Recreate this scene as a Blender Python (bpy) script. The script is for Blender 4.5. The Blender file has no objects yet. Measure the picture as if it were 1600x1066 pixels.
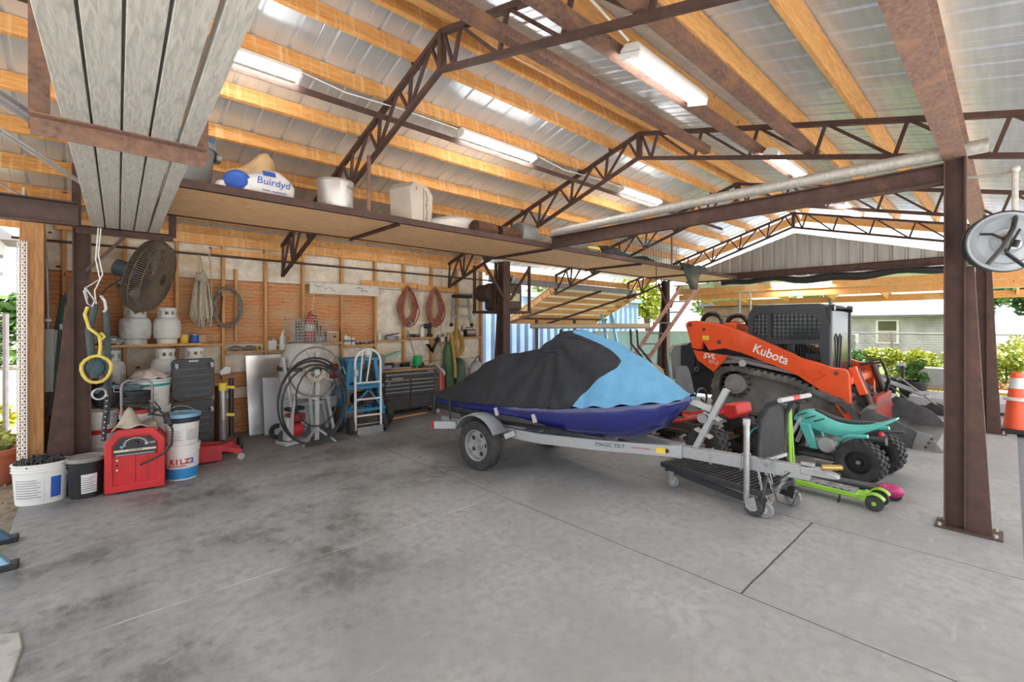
import bpy, bmesh, math, random
from mathutils import Vector as V, Matrix
R = math.radians
sc = bpy.context.scene
C = sc.collection
rnd = random.Random(11)

# ---------------- camera ----------------
cd = bpy.data.cameras.new('camera')
cd.sensor_width = 36.0
cd.lens = 724 / 1600 * 36.0
cd.shift_y = -25 / 1600
cd.clip_start = 0.05
cd.clip_end = 400
cam = bpy.data.objects.new('camera', cd)
C.objects.link(cam)
cam.location = (0, 0, 1.65)
cam.rotation_euler = (R(90), 0, R(47.13 - 90))
sc.camera = cam

# ---------------- light ----------------
w = bpy.data.worlds.new('world'); sc.world = w; w.use_nodes = True
wn = w.node_tree.nodes; wl = w.node_tree.links
sky = wn.new('ShaderNodeTexSky'); sky.sky_type = 'NISHITA'; sky.sun_disc = False
sky.sun_elevation = R(48); sky.sun_rotation = R(200); sky.altitude = 0; sky.air_density = 1.0; sky.dust_density = 3.5; sky.ozone_density = 1.0
hz = wn.new('ShaderNodeMixRGB'); hz.inputs[0].default_value = 0.72
hz.inputs[2].default_value = (9.0, 9.3, 9.6, 1)
wl.new(sky.outputs[0], hz.inputs[1]); wl.new(hz.outputs[0], wn['Background'].inputs[0])
wn['Background'].inputs[1].default_value = 0.11
sl = bpy.data.lights.new('sun', 'SUN'); sl.energy = 8.4; sl.angle = R(3); sl.color = (1, .98, .95)
so = bpy.data.objects.new('sun', sl); C.objects.link(so)
so.rotation_euler = (R(38), R(6), R(58))
sc.view_settings.view_transform = 'Standard'; sc.view_settings.look = 'None'
sc.view_settings.exposure = 1.37; sc.view_settings.gamma = 1.0; sc.view_settings.use_curve_mapping = False
sc.cycles.max_bounces = 10; sc.cycles.diffuse_bounces = 7; sc.cycles.glossy_bounces = 4; sc.cycles.sample_clamp_indirect = 8
sc.cycles.use_denoising = True

# ---------------- materials ----------------
def nt(name):
    m = bpy.data.materials.new(name); m.use_nodes = True
    n = m.node_tree.nodes; return m, n, m.node_tree.links, n['Principled BSDF']
def rgb(c): return (c[0], c[1], c[2], 1)
def M(name, c, r=.5, m=0., c2=None, s=6., lo=.35, hi=.7, b=0., st=(1, 1, 1), bs=None, dirt=None, dl=.55, dh=.75, ds=2.0, det=6, alpha=None, trans=0, emit=None, coat=0):
    """colour c broken by c2 through noise, optional larger stains of colour dirt, optional bump"""
    mt, n, l, p = nt(name)
    p.inputs['Roughness'].default_value = r; p.inputs['Metallic'].default_value = m
    p.inputs['Base Color'].default_value = rgb(c)
    if c2 is None: c2 = [x * .82 for x in c]
    tc = n.new('ShaderNodeTexCoord'); mp = n.new('ShaderNodeMapping'); mp.inputs['Scale'].default_value = st
    l.new(tc.outputs['Object'], mp.inputs[0])
    nz = n.new('ShaderNodeTexNoise'); nz.inputs['Scale'].default_value = s; nz.inputs['Detail'].default_value = det
    l.new(mp.outputs[0], nz.inputs[0])
    rp = n.new('ShaderNodeMapRange'); rp.inputs[1].default_value = lo; rp.inputs[2].default_value = hi
    l.new(nz.outputs[0], rp.inputs[0])
    mx = n.new('ShaderNodeMixRGB'); mx.inputs[1].default_value = rgb(c); mx.inputs[2].default_value = rgb(c2)
    l.new(rp.outputs[0], mx.inputs[0]); out = mx.outputs[0]
    if dirt:
        n2 = n.new('ShaderNodeTexNoise'); n2.inputs['Scale'].default_value = ds; n2.inputs['Detail'].default_value = 8; n2.inputs['Roughness'].default_value = .65
        l.new(tc.outputs['Object'], n2.inputs[0])
        r2 = n.new('ShaderNodeMapRange'); r2.inputs[1].default_value = dl; r2.inputs[2].default_value = dh
        l.new(n2.outputs[0], r2.inputs[0])
        m2 = n.new('ShaderNodeMixRGB'); m2.inputs[2].default_value = rgb(dirt)
        l.new(r2.outputs[0], m2.inputs[0]); l.new(out, m2.inputs[1]); out = m2.outputs[0]
    l.new(out, p.inputs['Base Color'])
    if b:
        bp = n.new('ShaderNodeBump'); bp.inputs['Strength'].default_value = b; bp.inputs['Distance'].default_value = .02
        src = nz.outputs[0]
        if bs:
            n3 = n.new('ShaderNodeTexNoise'); n3.inputs['Scale'].default_value = bs; n3.inputs['Detail'].default_value = 5
            l.new(mp.outputs[0], n3.inputs[0]); src = n3.outputs[0]
        l.new(src, bp.inputs['Height']); l.new(bp.outputs[0], p.inputs['Normal'])
    if trans: p.inputs['Transmission Weight'].default_value = trans
    if coat: p.inputs['Coat Weight'].default_value = coat
    if alpha is not None: p.inputs['Alpha'].default_value = alpha
    if emit:
        p.inputs['Emission Color'].default_value = rgb(c); p.inputs['Emission Strength'].default_value = emit
    return mt

def wood(name, c, c2, knot=(.16, .07, .03), ax='x', s=1.0, r=.6, kn=.09, tick=None):
    """long grain along ax, with dark knots"""
    mt, n, l, p = nt(name); p.inputs['Roughness'].default_value = r
    tc = n.new('ShaderNodeTexCoord'); mp = n.new('ShaderNodeMapping')
    mp.inputs['Scale'].default_value = {'x': (.9, 9, 9), 'y': (9, .9, 9), 'z': (9, 9, .9)}[ax]
    l.new(tc.outputs['Object'], mp.inputs[0])
    nz = n.new('ShaderNodeTexNoise'); nz.inputs['Scale'].default_value = 3 * s; nz.inputs['Detail'].default_value = 7; nz.inputs['Distortion'].default_value = 1.6
    l.new(mp.outputs[0], nz.inputs[0])
    rp = n.new('ShaderNodeMapRange'); rp.inputs[1].default_value = .36; rp.inputs[2].default_value = .68; l.new(nz.outputs[0], rp.inputs[0])
    mx = n.new('ShaderNodeMixRGB'); mx.inputs[1].default_value = rgb(c); mx.inputs[2].default_value = rgb(c2); l.new(rp.outputs[0], mx.inputs[0])
    m2 = n.new('ShaderNodeMapping'); m2.inputs['Scale'].default_value = {'x': (1.2, 3, 3), 'y': (3, 1.2, 3), 'z': (3, 3, 1.2)}[ax]; l.new(tc.outputs['Object'], m2.inputs[0])
    vo = n.new('ShaderNodeTexVoronoi'); vo.inputs['Scale'].default_value = 1.6; l.new(m2.outputs[0], vo.inputs[0])
    r2 = n.new('ShaderNodeMapRange'); r2.inputs[1].default_value = kn * .4; r2.inputs[2].default_value = kn; l.new(vo.outputs['Distance'], r2.inputs[0])
    m3 = n.new('ShaderNodeMixRGB'); m3.inputs[1].default_value = rgb(knot); l.new(r2.outputs[0], m3.inputs[0]); l.new(mx.outputs[0], m3.inputs[2])
    out = m3.outputs[0]
    if tick:      # pale water marks across the face
        mt2 = n.new('ShaderNodeMapping'); mt2.inputs['Scale'].default_value = (16, .6, .6); l.new(tc.outputs['Object'], mt2.inputs[0])
        n4 = n.new('ShaderNodeTexNoise'); n4.inputs['Scale'].default_value = 1.6; n4.inputs['Detail'].default_value = 4; l.new(mt2.outputs[0], n4.inputs[0])
        r4 = n.new('ShaderNodeMapRange'); r4.inputs[1].default_value = .52; r4.inputs[2].default_value = .68; r4.inputs[4].default_value = .65; l.new(n4.outputs[0], r4.inputs[0])
        m4 = n.new('ShaderNodeMixRGB'); m4.inputs[2].default_value = rgb(tick); l.new(r4.outputs[0], m4.inputs[0]); l.new(out, m4.inputs[1]); out = m4.outputs[0]
    l.new(out, p.inputs['Base Color'])
    bp = n.new('ShaderNodeBump'); bp.inputs['Strength'].default_value = .15; l.new(nz.outputs[0], bp.inputs['Height']); l.new(bp.outputs[0], p.inputs['Normal'])
    return mt

def concrete():
    mt, n, l, p = nt('concrete floor')
    tc = n.new('ShaderNodeTexCoord'); o = tc.outputs['Object']
    def noise(s, d=8, ro=.6, st=(1, 1, 1)):
        mp = n.new('ShaderNodeMapping'); mp.inputs['Scale'].default_value = st; l.new(o, mp.inputs[0])
        z = n.new('ShaderNodeTexNoise'); z.inputs['Scale'].default_value = s; z.inputs['Detail'].default_value = d; z.inputs['Roughness'].default_value = ro
        l.new(mp.outputs[0], z.inputs[0]); return z.outputs[0]
    def mr(x, a, b_, c=0., d=1.):
        q = n.new('ShaderNodeMapRange'); q.interpolation_type = 'SMOOTHSTEP'; l.new(x, q.inputs[0]); q.inputs[1].default_value = a; q.inputs[2].default_value = b_; q.inputs[3].default_value = c; q.inputs[4].default_value = d; return q.outputs[0]
    def mix(f, a, b_):
        q = n.new('ShaderNodeMixRGB'); l.new(f, q.inputs[0])
        for i, x in ((1, a), (2, b_)):
            if isinstance(x, tuple): q.inputs[i].default_value = rgb(x)
            else: l.new(x, q.inputs[i])
        return q.outputs[0]
    def math_(op, a, b_=None):
        q = n.new('ShaderNodeMath'); q.operation = op
        for i, x in ((0, a), (1, b_)):
            if x is None: continue
            if isinstance(x, (int, float)): q.inputs[i].default_value = x
            else: l.new(x, q.inputs[i])
        return q.outputs[0]
    sx = n.new('ShaderNodeSeparateXYZ'); l.new(o, sx.inputs[0]); X, Y = sx.outputs[0], sx.outputs[1]
    base = mix(mr(noise(1.1, 6), .35, .65), (.335, .337, .335), (.26, .262, .262))
    base = mix(mr(noise(14, 8), .35, .75), base, (.235, .236, .235))
    # oily, heavily used working area on the left half, fading towards the open side
    zone = mr(math_('SUBTRACT', math_('ADD', Y, math_('MULTIPLY', noise(.9, 4), 2.2)), math_('MULTIPLY', X, .35)), 2.3, 4.3)
    blot = math_('MULTIPLY', math_('MULTIPLY', mr(noise(1.05, 12, .72), .475, .61), mr(noise(9, 6, .7, (1.6, .7, 1)), .36, .58, .35, 1.)), zone)
    base = mix(math_('MULTIPLY', blot, .92), base, (.10, .10, .10))
    fine = math_('MULTIPLY', mr(noise(5, 9, .72), .54, .72), zone)
    base = mix(math_('MULTIPLY', fine, .6), base, (.075, .075, .075))
    scr = mr(noise(7, 6, .6, (.35, 2.2, 1)), .62, .74)
    base = mix(math_('MULTIPLY', scr, .4), base, (.46, .45, .43))
    spot = mr(noise(2.2, 5), .68, .74)
    base = mix(math_('MULTIPLY', spot, .5), base, (.2, .13, .09))
    # control joints between the pours
    def line(axis, at, wd=.006, lo=None, hi=None):
        a, b_ = (X, Y) if axis == 'x' else (Y, X)
        d = mr(math_('ABSOLUTE', math_('SUBTRACT', math_('ADD', a, math_('MULTIPLY', noise(3, 3), .02)), at + .01)), wd * .4, wd, 1., 0.)
        if lo is not None: d = math_('MULTIPLY', d, math_('GREATER_THAN', b_, lo))
        if hi is not None: d = math_('MULTIPLY', d, math_('LESS_THAN', b_, hi))
        return d
    j = line('x', 2.965)
    for q in (line('x', 4.47), line('y', 1.13, .009, 2.965, 4.47), line('y', 5.3, .006, 2.965, 5.2), line('x', 7.6)): j = math_('MAXIMUM', j, q)
    base = mix(j, base, (.045, .042, .04))
    base = mix(math_('MULTIPLY', line('y', 3.36, .009, -.22, 2.7), math_('ADD', mr(noise(2.5, 3), .45, .6), .25)), base, (.46, .45, .43))
    l.new(base, p.inputs['Base Color'])
    l.new(mr(blot, 0, 1, .62, .42), p.inputs['Roughness'])
    bp = n.new('ShaderNodeBump'); bp.inputs['Strength'].default_value = .12; bp.inputs['Distance'].default_value = .01
    l.new(math_('SUBTRACT', noise(22, 6), math_('MULTIPLY', j, 2.0)), bp.inputs['Height']); l.new(bp.outputs[0], p.inputs['Normal'])
    return mt

def plywood_wall():
    """rough plywood sheets: orange face veneer in some courses, weathered pale grey in others"""
    mt, n, l, p = nt('plywood sheathing'); p.inputs['Roughness'].default_value = .75
    tc = n.new('ShaderNodeTexCoord'); o = tc.outputs['Object']
    sx = n.new('ShaderNodeSeparateXYZ'); l.new(o, sx.inputs[0])
    mp = n.new('ShaderNodeMapping'); mp.inputs['Scale'].default_value = (1, 1, 2.6); l.new(o, mp.inputs[0])
    nz = n.new('ShaderNodeTexNoise'); nz.inputs['Scale'].default_value = 2.2; nz.inputs['Detail'].default_value = 3; l.new(mp.outputs[0], nz.inputs[0])
    wv = n.new('ShaderNodeTexWave'); wv.bands_direction = 'Z'; wv.inputs['Scale'].default_value = 5.5; wv.inputs['Distortion'].default_value = 7; wv.inputs['Detail'].default_value = 5; wv.inputs['Detail Scale'].default_value = 1.7; wv.inputs['Detail Roughness'].default_value = .65
    l.new(o, wv.inputs[0])
    def mix(f, a, b_):
        q = n.new('ShaderNodeMixRGB'); l.new(f, q.inputs[0])
        for i, x in ((1, a), (2, b_)):
            if isinstance(x, tuple): q.inputs[i].default_value = rgb(x)
            else: l.new(x, q.inputs[i])
        return q.outputs[0]
    def mr(x, a, b_, c=0., d=1.):
        q = n.new('ShaderNodeMapRange'); l.new(x, q.inputs[0]); q.inputs[1].default_value = a; q.inputs[2].default_value = b_; q.inputs[3].default_value = c; q.inputs[4].default_value = d; return q.outputs[0]
    grain = mr(wv.outputs[1], .2, .9)
    org = mix(grain, (.62, .30, .13), (.47, .20, .08))
    org = mix(mr(nz.outputs[0], .45, .75), org, (.52, .36, .20))
    n2 = n.new('ShaderNodeTexNoise'); n2.inputs['Scale'].default_value = 7; n2.inputs['Detail'].default_value = 9; n2.inputs['Roughness'].default_value = .7; l.new(o, n2.inputs[0])
    gry = mix(mr(n2.outputs[0], .35, .65), (.90, .84, .73), (.60, .55, .46))
    gry = mix(mr(nz.outputs[0], .5, .72), gry, (.72, .56, .36))
    # courses by height
    cr = n.new('ShaderNodeValToRGB'); cr.color_ramp.interpolation = 'CONSTANT'
    hz_ = mr(sx.outputs[2], 0, 3.0)
    st = [(0, 0), (.52, 1), (.70, 0), (.92, 1), (1.36, 0), (2.33, 1)]
    el = cr.color_ramp.elements
    el[0].position = 0; el[0].color = (0, 0, 0, 1); el[1].position = st[1][0] / 3; el[1].color = (1, 1, 1, 1)
    for z, v in st[2:]:
        e = el.new(z / 3); e.color = (v, v, v, 1)
    l.new(hz_, cr.inputs[0])
    right = n.new('ShaderNodeMath'); right.operation = 'GREATER_THAN'; right.inputs[1].default_value = 4.0; l.new(sx.outputs[0], right.inputs[0])
    f = n.new('ShaderNodeMath'); f.operation = 'MAXIMUM'; l.new(cr.outputs[0], f.inputs[0]); l.new(right.outputs[0], f.inputs[1])
    col = mix(f.outputs[0], org, gry)
    vo = n.new('ShaderNodeTexVoronoi'); vo.inputs['Scale'].default_value = 2.6; mq = n.new('ShaderNodeMapping'); mq.inputs['Scale'].default_value = (1, 1, 1.7); l.new(o, mq.inputs[0]); l.new(mq.outputs[0], vo.inputs[0])
    col = mix(mr(vo.outputs['Distance'], .05, .085), (.11, .045, .02), col)
    # sheet seams
    for axis, at in ((2, .52), (2, .70), (2, .92), (2, 1.36), (2, 2.33), (0, 1.55), (0, 4.0), (0, 5.5)):
        q = n.new('ShaderNodeMath'); q.operation = 'SUBTRACT'; l.new(sx.outputs[axis], q.inputs[0]); q.inputs[1].default_value = at
        a = n.new('ShaderNodeMath'); a.operation = 'ABSOLUTE'; l.new(q.outputs[0], a.inputs[0])
        col = mix(mr(a.outputs[0], .003, .007), (.07, .05, .035), col)
    l.new(col, p.inputs['Base Color'])
    bp = n.new('ShaderNodeBump'); bp.inputs['Strength'].default_value = .2; l.new(wv.outputs[1], bp.inputs['Height']); l.new(bp.outputs[0], p.inputs['Normal'])
    return mt

m_conc = concrete()
m_ply = plywood_wall()
m_pur = wood('purlin lumber', (.76, .40, .13), (.55, .24, .06), ax='x', s=1.3, tick=(.84, .58, .32))
m_purR = wood('aged purlin lumber', (.76, .41, .14), (.55, .26, .075), ax='x', s=1.3)
m_stud = wood('stud lumber', (.62, .37, .15), (.46, .24, .08), ax='z')
m_post = wood('post lumber', (.52, .27, .10), (.36, .16, .05), ax='z')
m_plank = wood('weathered scaffold plank', (.58, .565, .52), (.40, .39, .355), knot=(.3, .27, .22), ax='y', s=2, r=.8, kn=.05)
m_loft = wood('loft plywood', (.95, .64, .36), (.62, .35, .16), knot=(.4, .2, .1), ax='x', s=2.6, kn=.03)
m_osb = M('loft chipboard', (.95, .66, .38), .7, 0, (.68, .41, .20), 26, b=.1)
m_galv = M('galvanized sheet', (.72, .79, .86), .42, .6, (.62, .69, .76), 2.2, .3, .7, st=(3, .5, 1), dirt=(.72, .68, .64), dl=.55, dh=.8, ds=1.3)
m_galvR = M('bright galvanized sheet', (.72, .80, .87), .40, .6, (.57, .64, .72), 2.6, .3, .7, st=(.6, 6, 1), b=.04, bs=2)
m_gable = M('gable sheet', (.46, .47, .45), .45, .55, (.36, .36, .34), 3, st=(1, 4, .4))
m_rust = M('rust-brown primed steel', (.085, .043, .034), .75, .0, (.055, .030, .025), 9, b=.12, bs=60, dirt=(.15, .075, .045), dl=.56, dh=.78, ds=4)
m_rustL = M('freckled rusty steel', (.23, .135, .105), .8, 0, (.12, .065, .05), 40, b=.1, dirt=(.33, .17, .09), dl=.5, dh=.75, ds=5)
m_dark = M('dark brown steel', (.085, .05, .042), .55, .1, (.06, .036, .03), 8)
m_steelg = M('grey painted steel', (.26, .25, .26), .5, .5, (.2, .19, .2), 12)
m_gpipe = M('galvanized pipe', (.55, .54, .50), .55, .45, (.40, .39, .36), 30, b=.05)
m_zinc = M('zinc plated steel', (.42, .43, .44), .38, .65, (.33, .33, .34), 14)
m_alu = M('brushed aluminium', (.42, .43, .44), .42, .55, (.34, .35, .36), 18, st=(1, 8, 8))
m_white = M('white enamel', (.82, .82, .80), .4, 0, (.74, .74, .71), 6)
m_black = M('black plastic', (.014, .015, .017), .5, 0, (.024, .024, .026), 8)
m_rubber = M('black rubber', (.025, .025, .027), .75, 0, (.05, .048, .046), 10, b=.1, dirt=(.09, .085, .08), dl=.6, dh=.8)
m_grey = M('grey plastic', (.17, .175, .18), .5, 0, (.15, .155, .16), 8)
m_lgrey = M('light grey plastic', (.42, .43, .44), .5, 0, (.45, .46, .47), 8)
m_red = M('red paint', (.58, .022, .028), .38, 0, (.46, .018, .022), 6, dirt=(.30, .06, .05), dl=.62, dh=.8, ds=5)
m_blue = M('blue paint', (.045, .27, .47), .42, 0, (.035, .21, .38), 7)
m_orange = M('tractor orange paint', (.74, .085, .014), .34, 0, (.66, .075, .014), 4, coat=.3)
m_yel = M('yellow', (.74, .55, .06), .6, 0, (.6, .42, .05), 10)
m_green = M('green plastic', (.02, .42, .14), .45)
m_brass = M('brass', (.55, .38, .12), .35, .8)

# ---------------- geometry helpers ----------------
class G:
    """collects shapes into one mesh"""
    def __init__(s): s.b = bmesh.new()
    def _f(s, vs, fs):
        bv = [s.b.verts.new(v) for v in vs]
        for f in fs:
            try: s.b.faces.new([bv[i] for i in f])
            except ValueError: pass
        return s
    def box(s, c, d, rz=0, rx=0, ry=0):
        m = Matrix.Translation(c) @ Matrix.Rotation(R(rz), 4, 'Z') @ Matrix.Rotation(R(ry), 4, 'Y') @ Matrix.Rotation(R(rx), 4, 'X')
        v = [m @ V((x * d[0] / 2, y * d[1] / 2, z * d[2] / 2)) for x in (-1, 1) for y in (-1, 1) for z in (-1, 1)]
        return s._f(v, [(0, 1, 3, 2), (4, 6, 7, 5), (0, 4, 5, 1), (2, 3, 7, 6), (0, 2, 6, 4), (1, 5, 7, 3)])
    def bar(s, p, q, w=.05, h=.05, up=(0, 0, 1)):
        p, q = V(p), V(q); d = (q - p).normalized(); u = V(up)
        if abs(d.dot(u)) > .98: u = V((1, 0, 0))
        a = d.cross(u).normalized(); b = a.cross(d)
        v = [e + a * (x * w / 2) + b * (y * h / 2) for e in (p, q) for x, y in ((-1, -1), (1, -1), (1, 1), (-1, 1))]
        return s._f(v, [(3, 2, 1, 0), (4, 5, 6, 7), (0, 1, 5, 4), (1, 2, 6, 5), (2, 3, 7, 6), (3, 0, 4, 7)])
    def rings(s, rs, cap=True, cyc=False):
        n = len(rs[0]); bv = [[s.b.verts.new(v) for v in r] for r in rs]
        m = len(rs)
        for i in range(m if cyc else m - 1):
            A, B = bv[i], bv[(i + 1) % m]
            for k in range(n):
                try: s.b.faces.new((A[k], A[(k + 1) % n], B[(k + 1) % n], B[k]))
                except ValueError: pass
        if cap and not cyc:
            for r in (bv[0][::-1], bv[-1]):
                try: s.b.faces.new(r)
                except ValueError: pass
        return s
    def tube(s, pts, r=.01, n=8, cyc=False):
        P = [V(p) for p in pts]; m = len(P); rr = r if isinstance(r, (list, tuple)) else [r] * m
        T = []
        for i in range(m):
            a = P[(i - 1) % m] if (cyc or i) else P[0]; b = P[(i + 1) % m] if (cyc or i < m - 1) else P[-1]
            d = b - a; T.append(d.normalized() if d.length > 1e-9 else V((0, 0, 1)))
        u = T[0].orthogonal().normalized(); rs = []
        for i in range(m):
            u = (u - T[i] * u.dot(T[i])); u = u.normalized() if u.length > 1e-6 else T[i].orthogonal().normalized()
            w_ = T[i].cross(u)
            rs.append([P[i] + (u * math.cos(2 * math.pi * k / n) + w_ * math.sin(2 * math.pi * k / n)) * rr[i] for k in range(n)])
        return s.rings(rs, True, cyc)
    def cyl(s, p, q, r, r2=None, n=16): return s.tube([p, q], [r, r if r2 is None else r2], n)
    def lathe(s, prof, o=(0, 0, 0), ax='z', n=24, cap=True):
        rs = []
        for r, h in prof:
            r = max(r, .0005); ring = []
            for k in range(n):
                a = 2 * math.pi * k / n; x, y = r * math.cos(a), r * math.sin(a)
                v = {'z': (x, y, h), 'x': (h, x, y), 'y': (y, h, x)}[ax]
                ring.append(V(o) + V(v))
            rs.append(ring)
        return s.rings(rs, cap)
    def prism(s, poly, a, b, pl='xz'):
        def at(p, t): return {'xz': (p[0], t, p[1]), 'yz': (t, p[0], p[1]), 'xy': (p[0], p[1], t)}[pl]
        A = [s.b.verts.new(at(p, a)) for p in poly]; B = [s.b.verts.new(at(p, b)) for p in poly]; n = len(poly)
        s.b.faces.new(A[::-1]); s.b.faces.new(B)
        for i in range(n): s.b.faces.new((A[i], A[(i + 1) % n], B[(i + 1) % n], B[i]))
        return s
    def tor(s, c, rad, r, ax='z', n=28, m=8, a0=0, a1=360):
        pts = []; full = abs(a1 - a0) >= 359.9; k_ = n if full else n + 1
        for k in range(k_):
            a = R(a0 + (a1 - a0) * k / n); x, y = rad * math.cos(a), rad * math.sin(a)
            pts.append(V(c) + V({'z': (x, y, 0), 'x': (0, x, y), 'y': (x, 0, y)}[ax]))
        return s.tube(pts, r, m, full)
    def sph(s, c, r, n=12):
        r = r if isinstance(r, (tuple, list)) else (r, r, r); rs = []
        for i in range(1, n):
            p = math.pi * i / n; z = -math.cos(p); q = math.sin(p)
            rs.append([V(c) + V((r[0] * q * math.cos(2 * math.pi * k / (2 * n)), r[1] * q * math.sin(2 * math.pi * k / (2 * n)), r[2] * z)) for k in range(2 * n)])
        return s.rings(rs)
    def tri(s, vs, fs): return s._f([V(v) for v in vs], fs)
    def xf(s, m): bmesh.ops.transform(s.b, matrix=m, verts=s.b.verts); return s
    def jit(s, a, seed=1):
        q = random.Random(seed)
        for v in s.b.verts: v.co += V((q.uniform(-a, a), q.uniform(-a, a), q.uniform(-a, a)))
        return s
    def ob(s, name, mat, par=None, bev=0, sm=38, sub=0, loc=None, rz=0):
        bmesh.ops.recalc_face_normals(s.b, faces=s.b.faces)
        me = bpy.data.meshes.new(name); s.b.to_mesh(me); s.b.free()
        for f in me.polygons: f.use_smooth = True
        me.set_sharp_from_angle(angle=R(sm))
        me.materials.append(mat)
        o = bpy.data.objects.new(name, me); C.objects.link(o)
        if par is not None: o.parent = par
        if loc is not None: o.location = loc
        if rz: o.rotation_euler.z = R(rz)
        if bev:
            b = o.modifiers.new('bevel', 'BEVEL'); b.width = bev; b.segments = 2; b.limit_method = 'ANGLE'; b.angle_limit = R(40)
        if sub:
            b = o.modifiers.new('subdivision', 'SUBSURF'); b.levels = sub; b.render_levels = sub
        return o
def tag(o, label, cat, group=None, kind=None):
    o['label'] = label; o['category'] = cat
    if group: o['group'] = group
    if kind: o['kind'] = kind
    return o
def T(name, label, cat, loc=(0, 0, 0), rz=0, group=None):
    o = bpy.data.objects.new(name, None); C.objects.link(o); o.empty_display_size = .1
    o.location = loc; o.rotation_euler.z = R(rz)
    return tag(o, label, cat, group)
def S(o): o['kind'] = 'structure'; return o
def dup(o, loc=None, rz=None, par=None, label=None):
    c = o.copy(); C.objects.link(c)
    if par is not None: c.parent = par
    if loc is not None: c.location = loc
    if rz is not None: c.rotation_euler.z = R(rz)
    if label: c['label'] = label
    for ch in list(o.children): dup(ch, par=c)
    return c
def text(s, size, mat, par, loc, rot, name='lettering', ext=.001, sx=1, shear=0, bold=0):
    """letters as a thin mesh, centred on loc; rot in degrees"""
    cu = bpy.data.curves.new(name, 'FONT'); cu.body = s; cu.size = size; cu.extrude = ext; cu.align_x = 'CENTER'; cu.align_y = 'CENTER'; cu.shear = shear; cu.offset = bold
    t = bpy.data.objects.new(name + '_curve', cu); C.objects.link(t)
    me = bpy.data.meshes.new_from_object(t.evaluated_get(bpy.context.evaluated_depsgraph_get()))
    bpy.data.objects.remove(t); bpy.data.curves.remove(cu)
    me.materials.clear(); me.materials.append(mat)
    o = bpy.data.objects.new(name, me); C.objects.link(o); o.parent = par; o.location = loc; o.rotation_euler = [R(a) for a in rot]; o.scale.x = sx
    return o
def arc(c, r, a0, a1, n=10, pl='xz'):
    out = []
    for k in range(n + 1):
        a = R(a0 + (a1 - a0) * k / n); x, y = c[0] + r * math.cos(a), c[1] + r * math.sin(a)
        out.append((x, y))
    return out
def rect_round(w, h, r, n=4):
    p = []
    for cx, cy, a in ((w / 2 - r, h / 2 - r, 0), (-w / 2 + r, h / 2 - r, 90), (-w / 2 + r, -h / 2 + r, 180), (w / 2 - r, -h / 2 + r, 270)):
        p += arc((cx, cy), r, a, a + 90, n)
    return p
# ================= setting =================
RY, RZ = 3.48, 4.28                 # ridge line: Y and height of the truss top chords
def zl(y): return RZ - .30 * (y - RY)
def zr(y): return RZ - .255 * (RY - y)
def zroof(y): return zl(y) if y > RY else zr(y)
XA, XB, YA, YB = -2.6, 12.9, -1.35, 8.2

S(G().box((6.09, 4.05, -.075), (13.02, 8.22, .15)).ob('floor', m_conc))
m_apron = M('pale concrete', (.46, .45, .42), .8, 0, (.36, .35, .33), 5, b=.12, dirt=(.25, .24, .22), dl=.52, dh=.7, ds=6)
ap = [(-3.5, -1.2), (-.30, -1.2), (-.30, 1.4), (-.26, 2.9), (-.22, 3.42), (-.24, 3.60), (-.33, 3.66), (-.6, 3.70), (-3.5, 3.85)]
S(G().prism(ap, -.15, .012, 'xy').ob('floor_apron', m_apron, bev=.008))
m_ground = M('dry ground with leaf litter', (.30, .25, .18), .95, 0, (.16, .13, .09), 6, b=.4, dirt=(.36, .33, .26), ds=1.5)
S(G().box((5, 5, -.19), (120, 120, .08)).ob('ground', m_ground))
m_bounce = M('pale bounce ground', (.58, .56, .52), .85, 0, (.48, .46, .43), 3)  # added pale ground out of view, bounces sunlight up to the roof
S(G().box((4, -8, -.13), (34, 14.1, .12)).ob('ground_bounce', m_bounce))
S(G().box((-8, 1.4, -.135), (14.9, 5.6, .12)).ob('ground_bounce_side', m_bounce))
m_asph = M('asphalt strip', (.21, .21, .225), .9, 0, (.12, .12, .13), 60, b=.3)
S(G().box((8, -.5, -.10), (30, .88, .12)).ob('ground_asphalt_strip', m_asph))

# plywood wall, side wall return, framing
wb = S(G().box((3.08, 8.10, 1.5), (7.0, .018, 3.0)).ob('wall_back', m_ply))
wl_ = S(G().box((-.42, 7.34, 1.5), (.018, 1.5, 3.0)).ob('wall_left', m_ply))
tn = 0
def trim(g, mat, bev=.004):
    global tn
    tn += 1
    return S(g.ob('trim_%d' % tn, mat, bev=bev))
studs = [-.16, .42, .985, 1.55, 2.13, 2.70, 3.355, 3.99, 4.59, 5.22, 5.85, 6.52]
for x in studs: trim(G().box((x, 8.045, 1.42), (.042, .09, 2.84)), m_stud)
trim(G().box((1.72, 8.05, 1.95), (.042, .08, 1.1)), m_stud)
for y in (6.72, 7.3, 7.85): trim(G().box((-.365, y, 1.40), (.09, .042, 2.8)), m_stud)
trim(G().box((3.2, 8.03, 2.905), (6.9, .045, .15)), m_pur)                      # top plate
trim(G().box((2.0, 8.135, 3.0), (9.2, .03, .36)), m_pur)                        # added board behind the plate, blocks outdoor light at the eave
trim(G().box((9.75, 8.03, 2.84), (6.2, .05, .15)), m_pur)                        # eave board going on over the opening
blocks = [1.40, 1.38, 1.26, 1.25, 1.36, 1.30, 1.37, 1.41, 1.29, 1.40, 1.34]
blk_z = {}
for i in range(1, len(studs) - 1):
    z = blocks[i - 1]; x0, x1 = studs[i], studs[i + 1]; blk_z[i] = z
    trim(G().box(((x0 + x1) / 2, 8.03, z - .02), (x1 - x0 - .04, .115, .04)), m_stud)
trim(G().box((.13, 8.03, 1.38), (.5, .115, .04)), m_stud)
trim(G().box((4.3, 8.035, 2.42), (1.15, .04, .10)), m_pur)
trim(G().box((5.4, 8.035, 2.40), (1.0, .04, .10)), m_pur)
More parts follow.
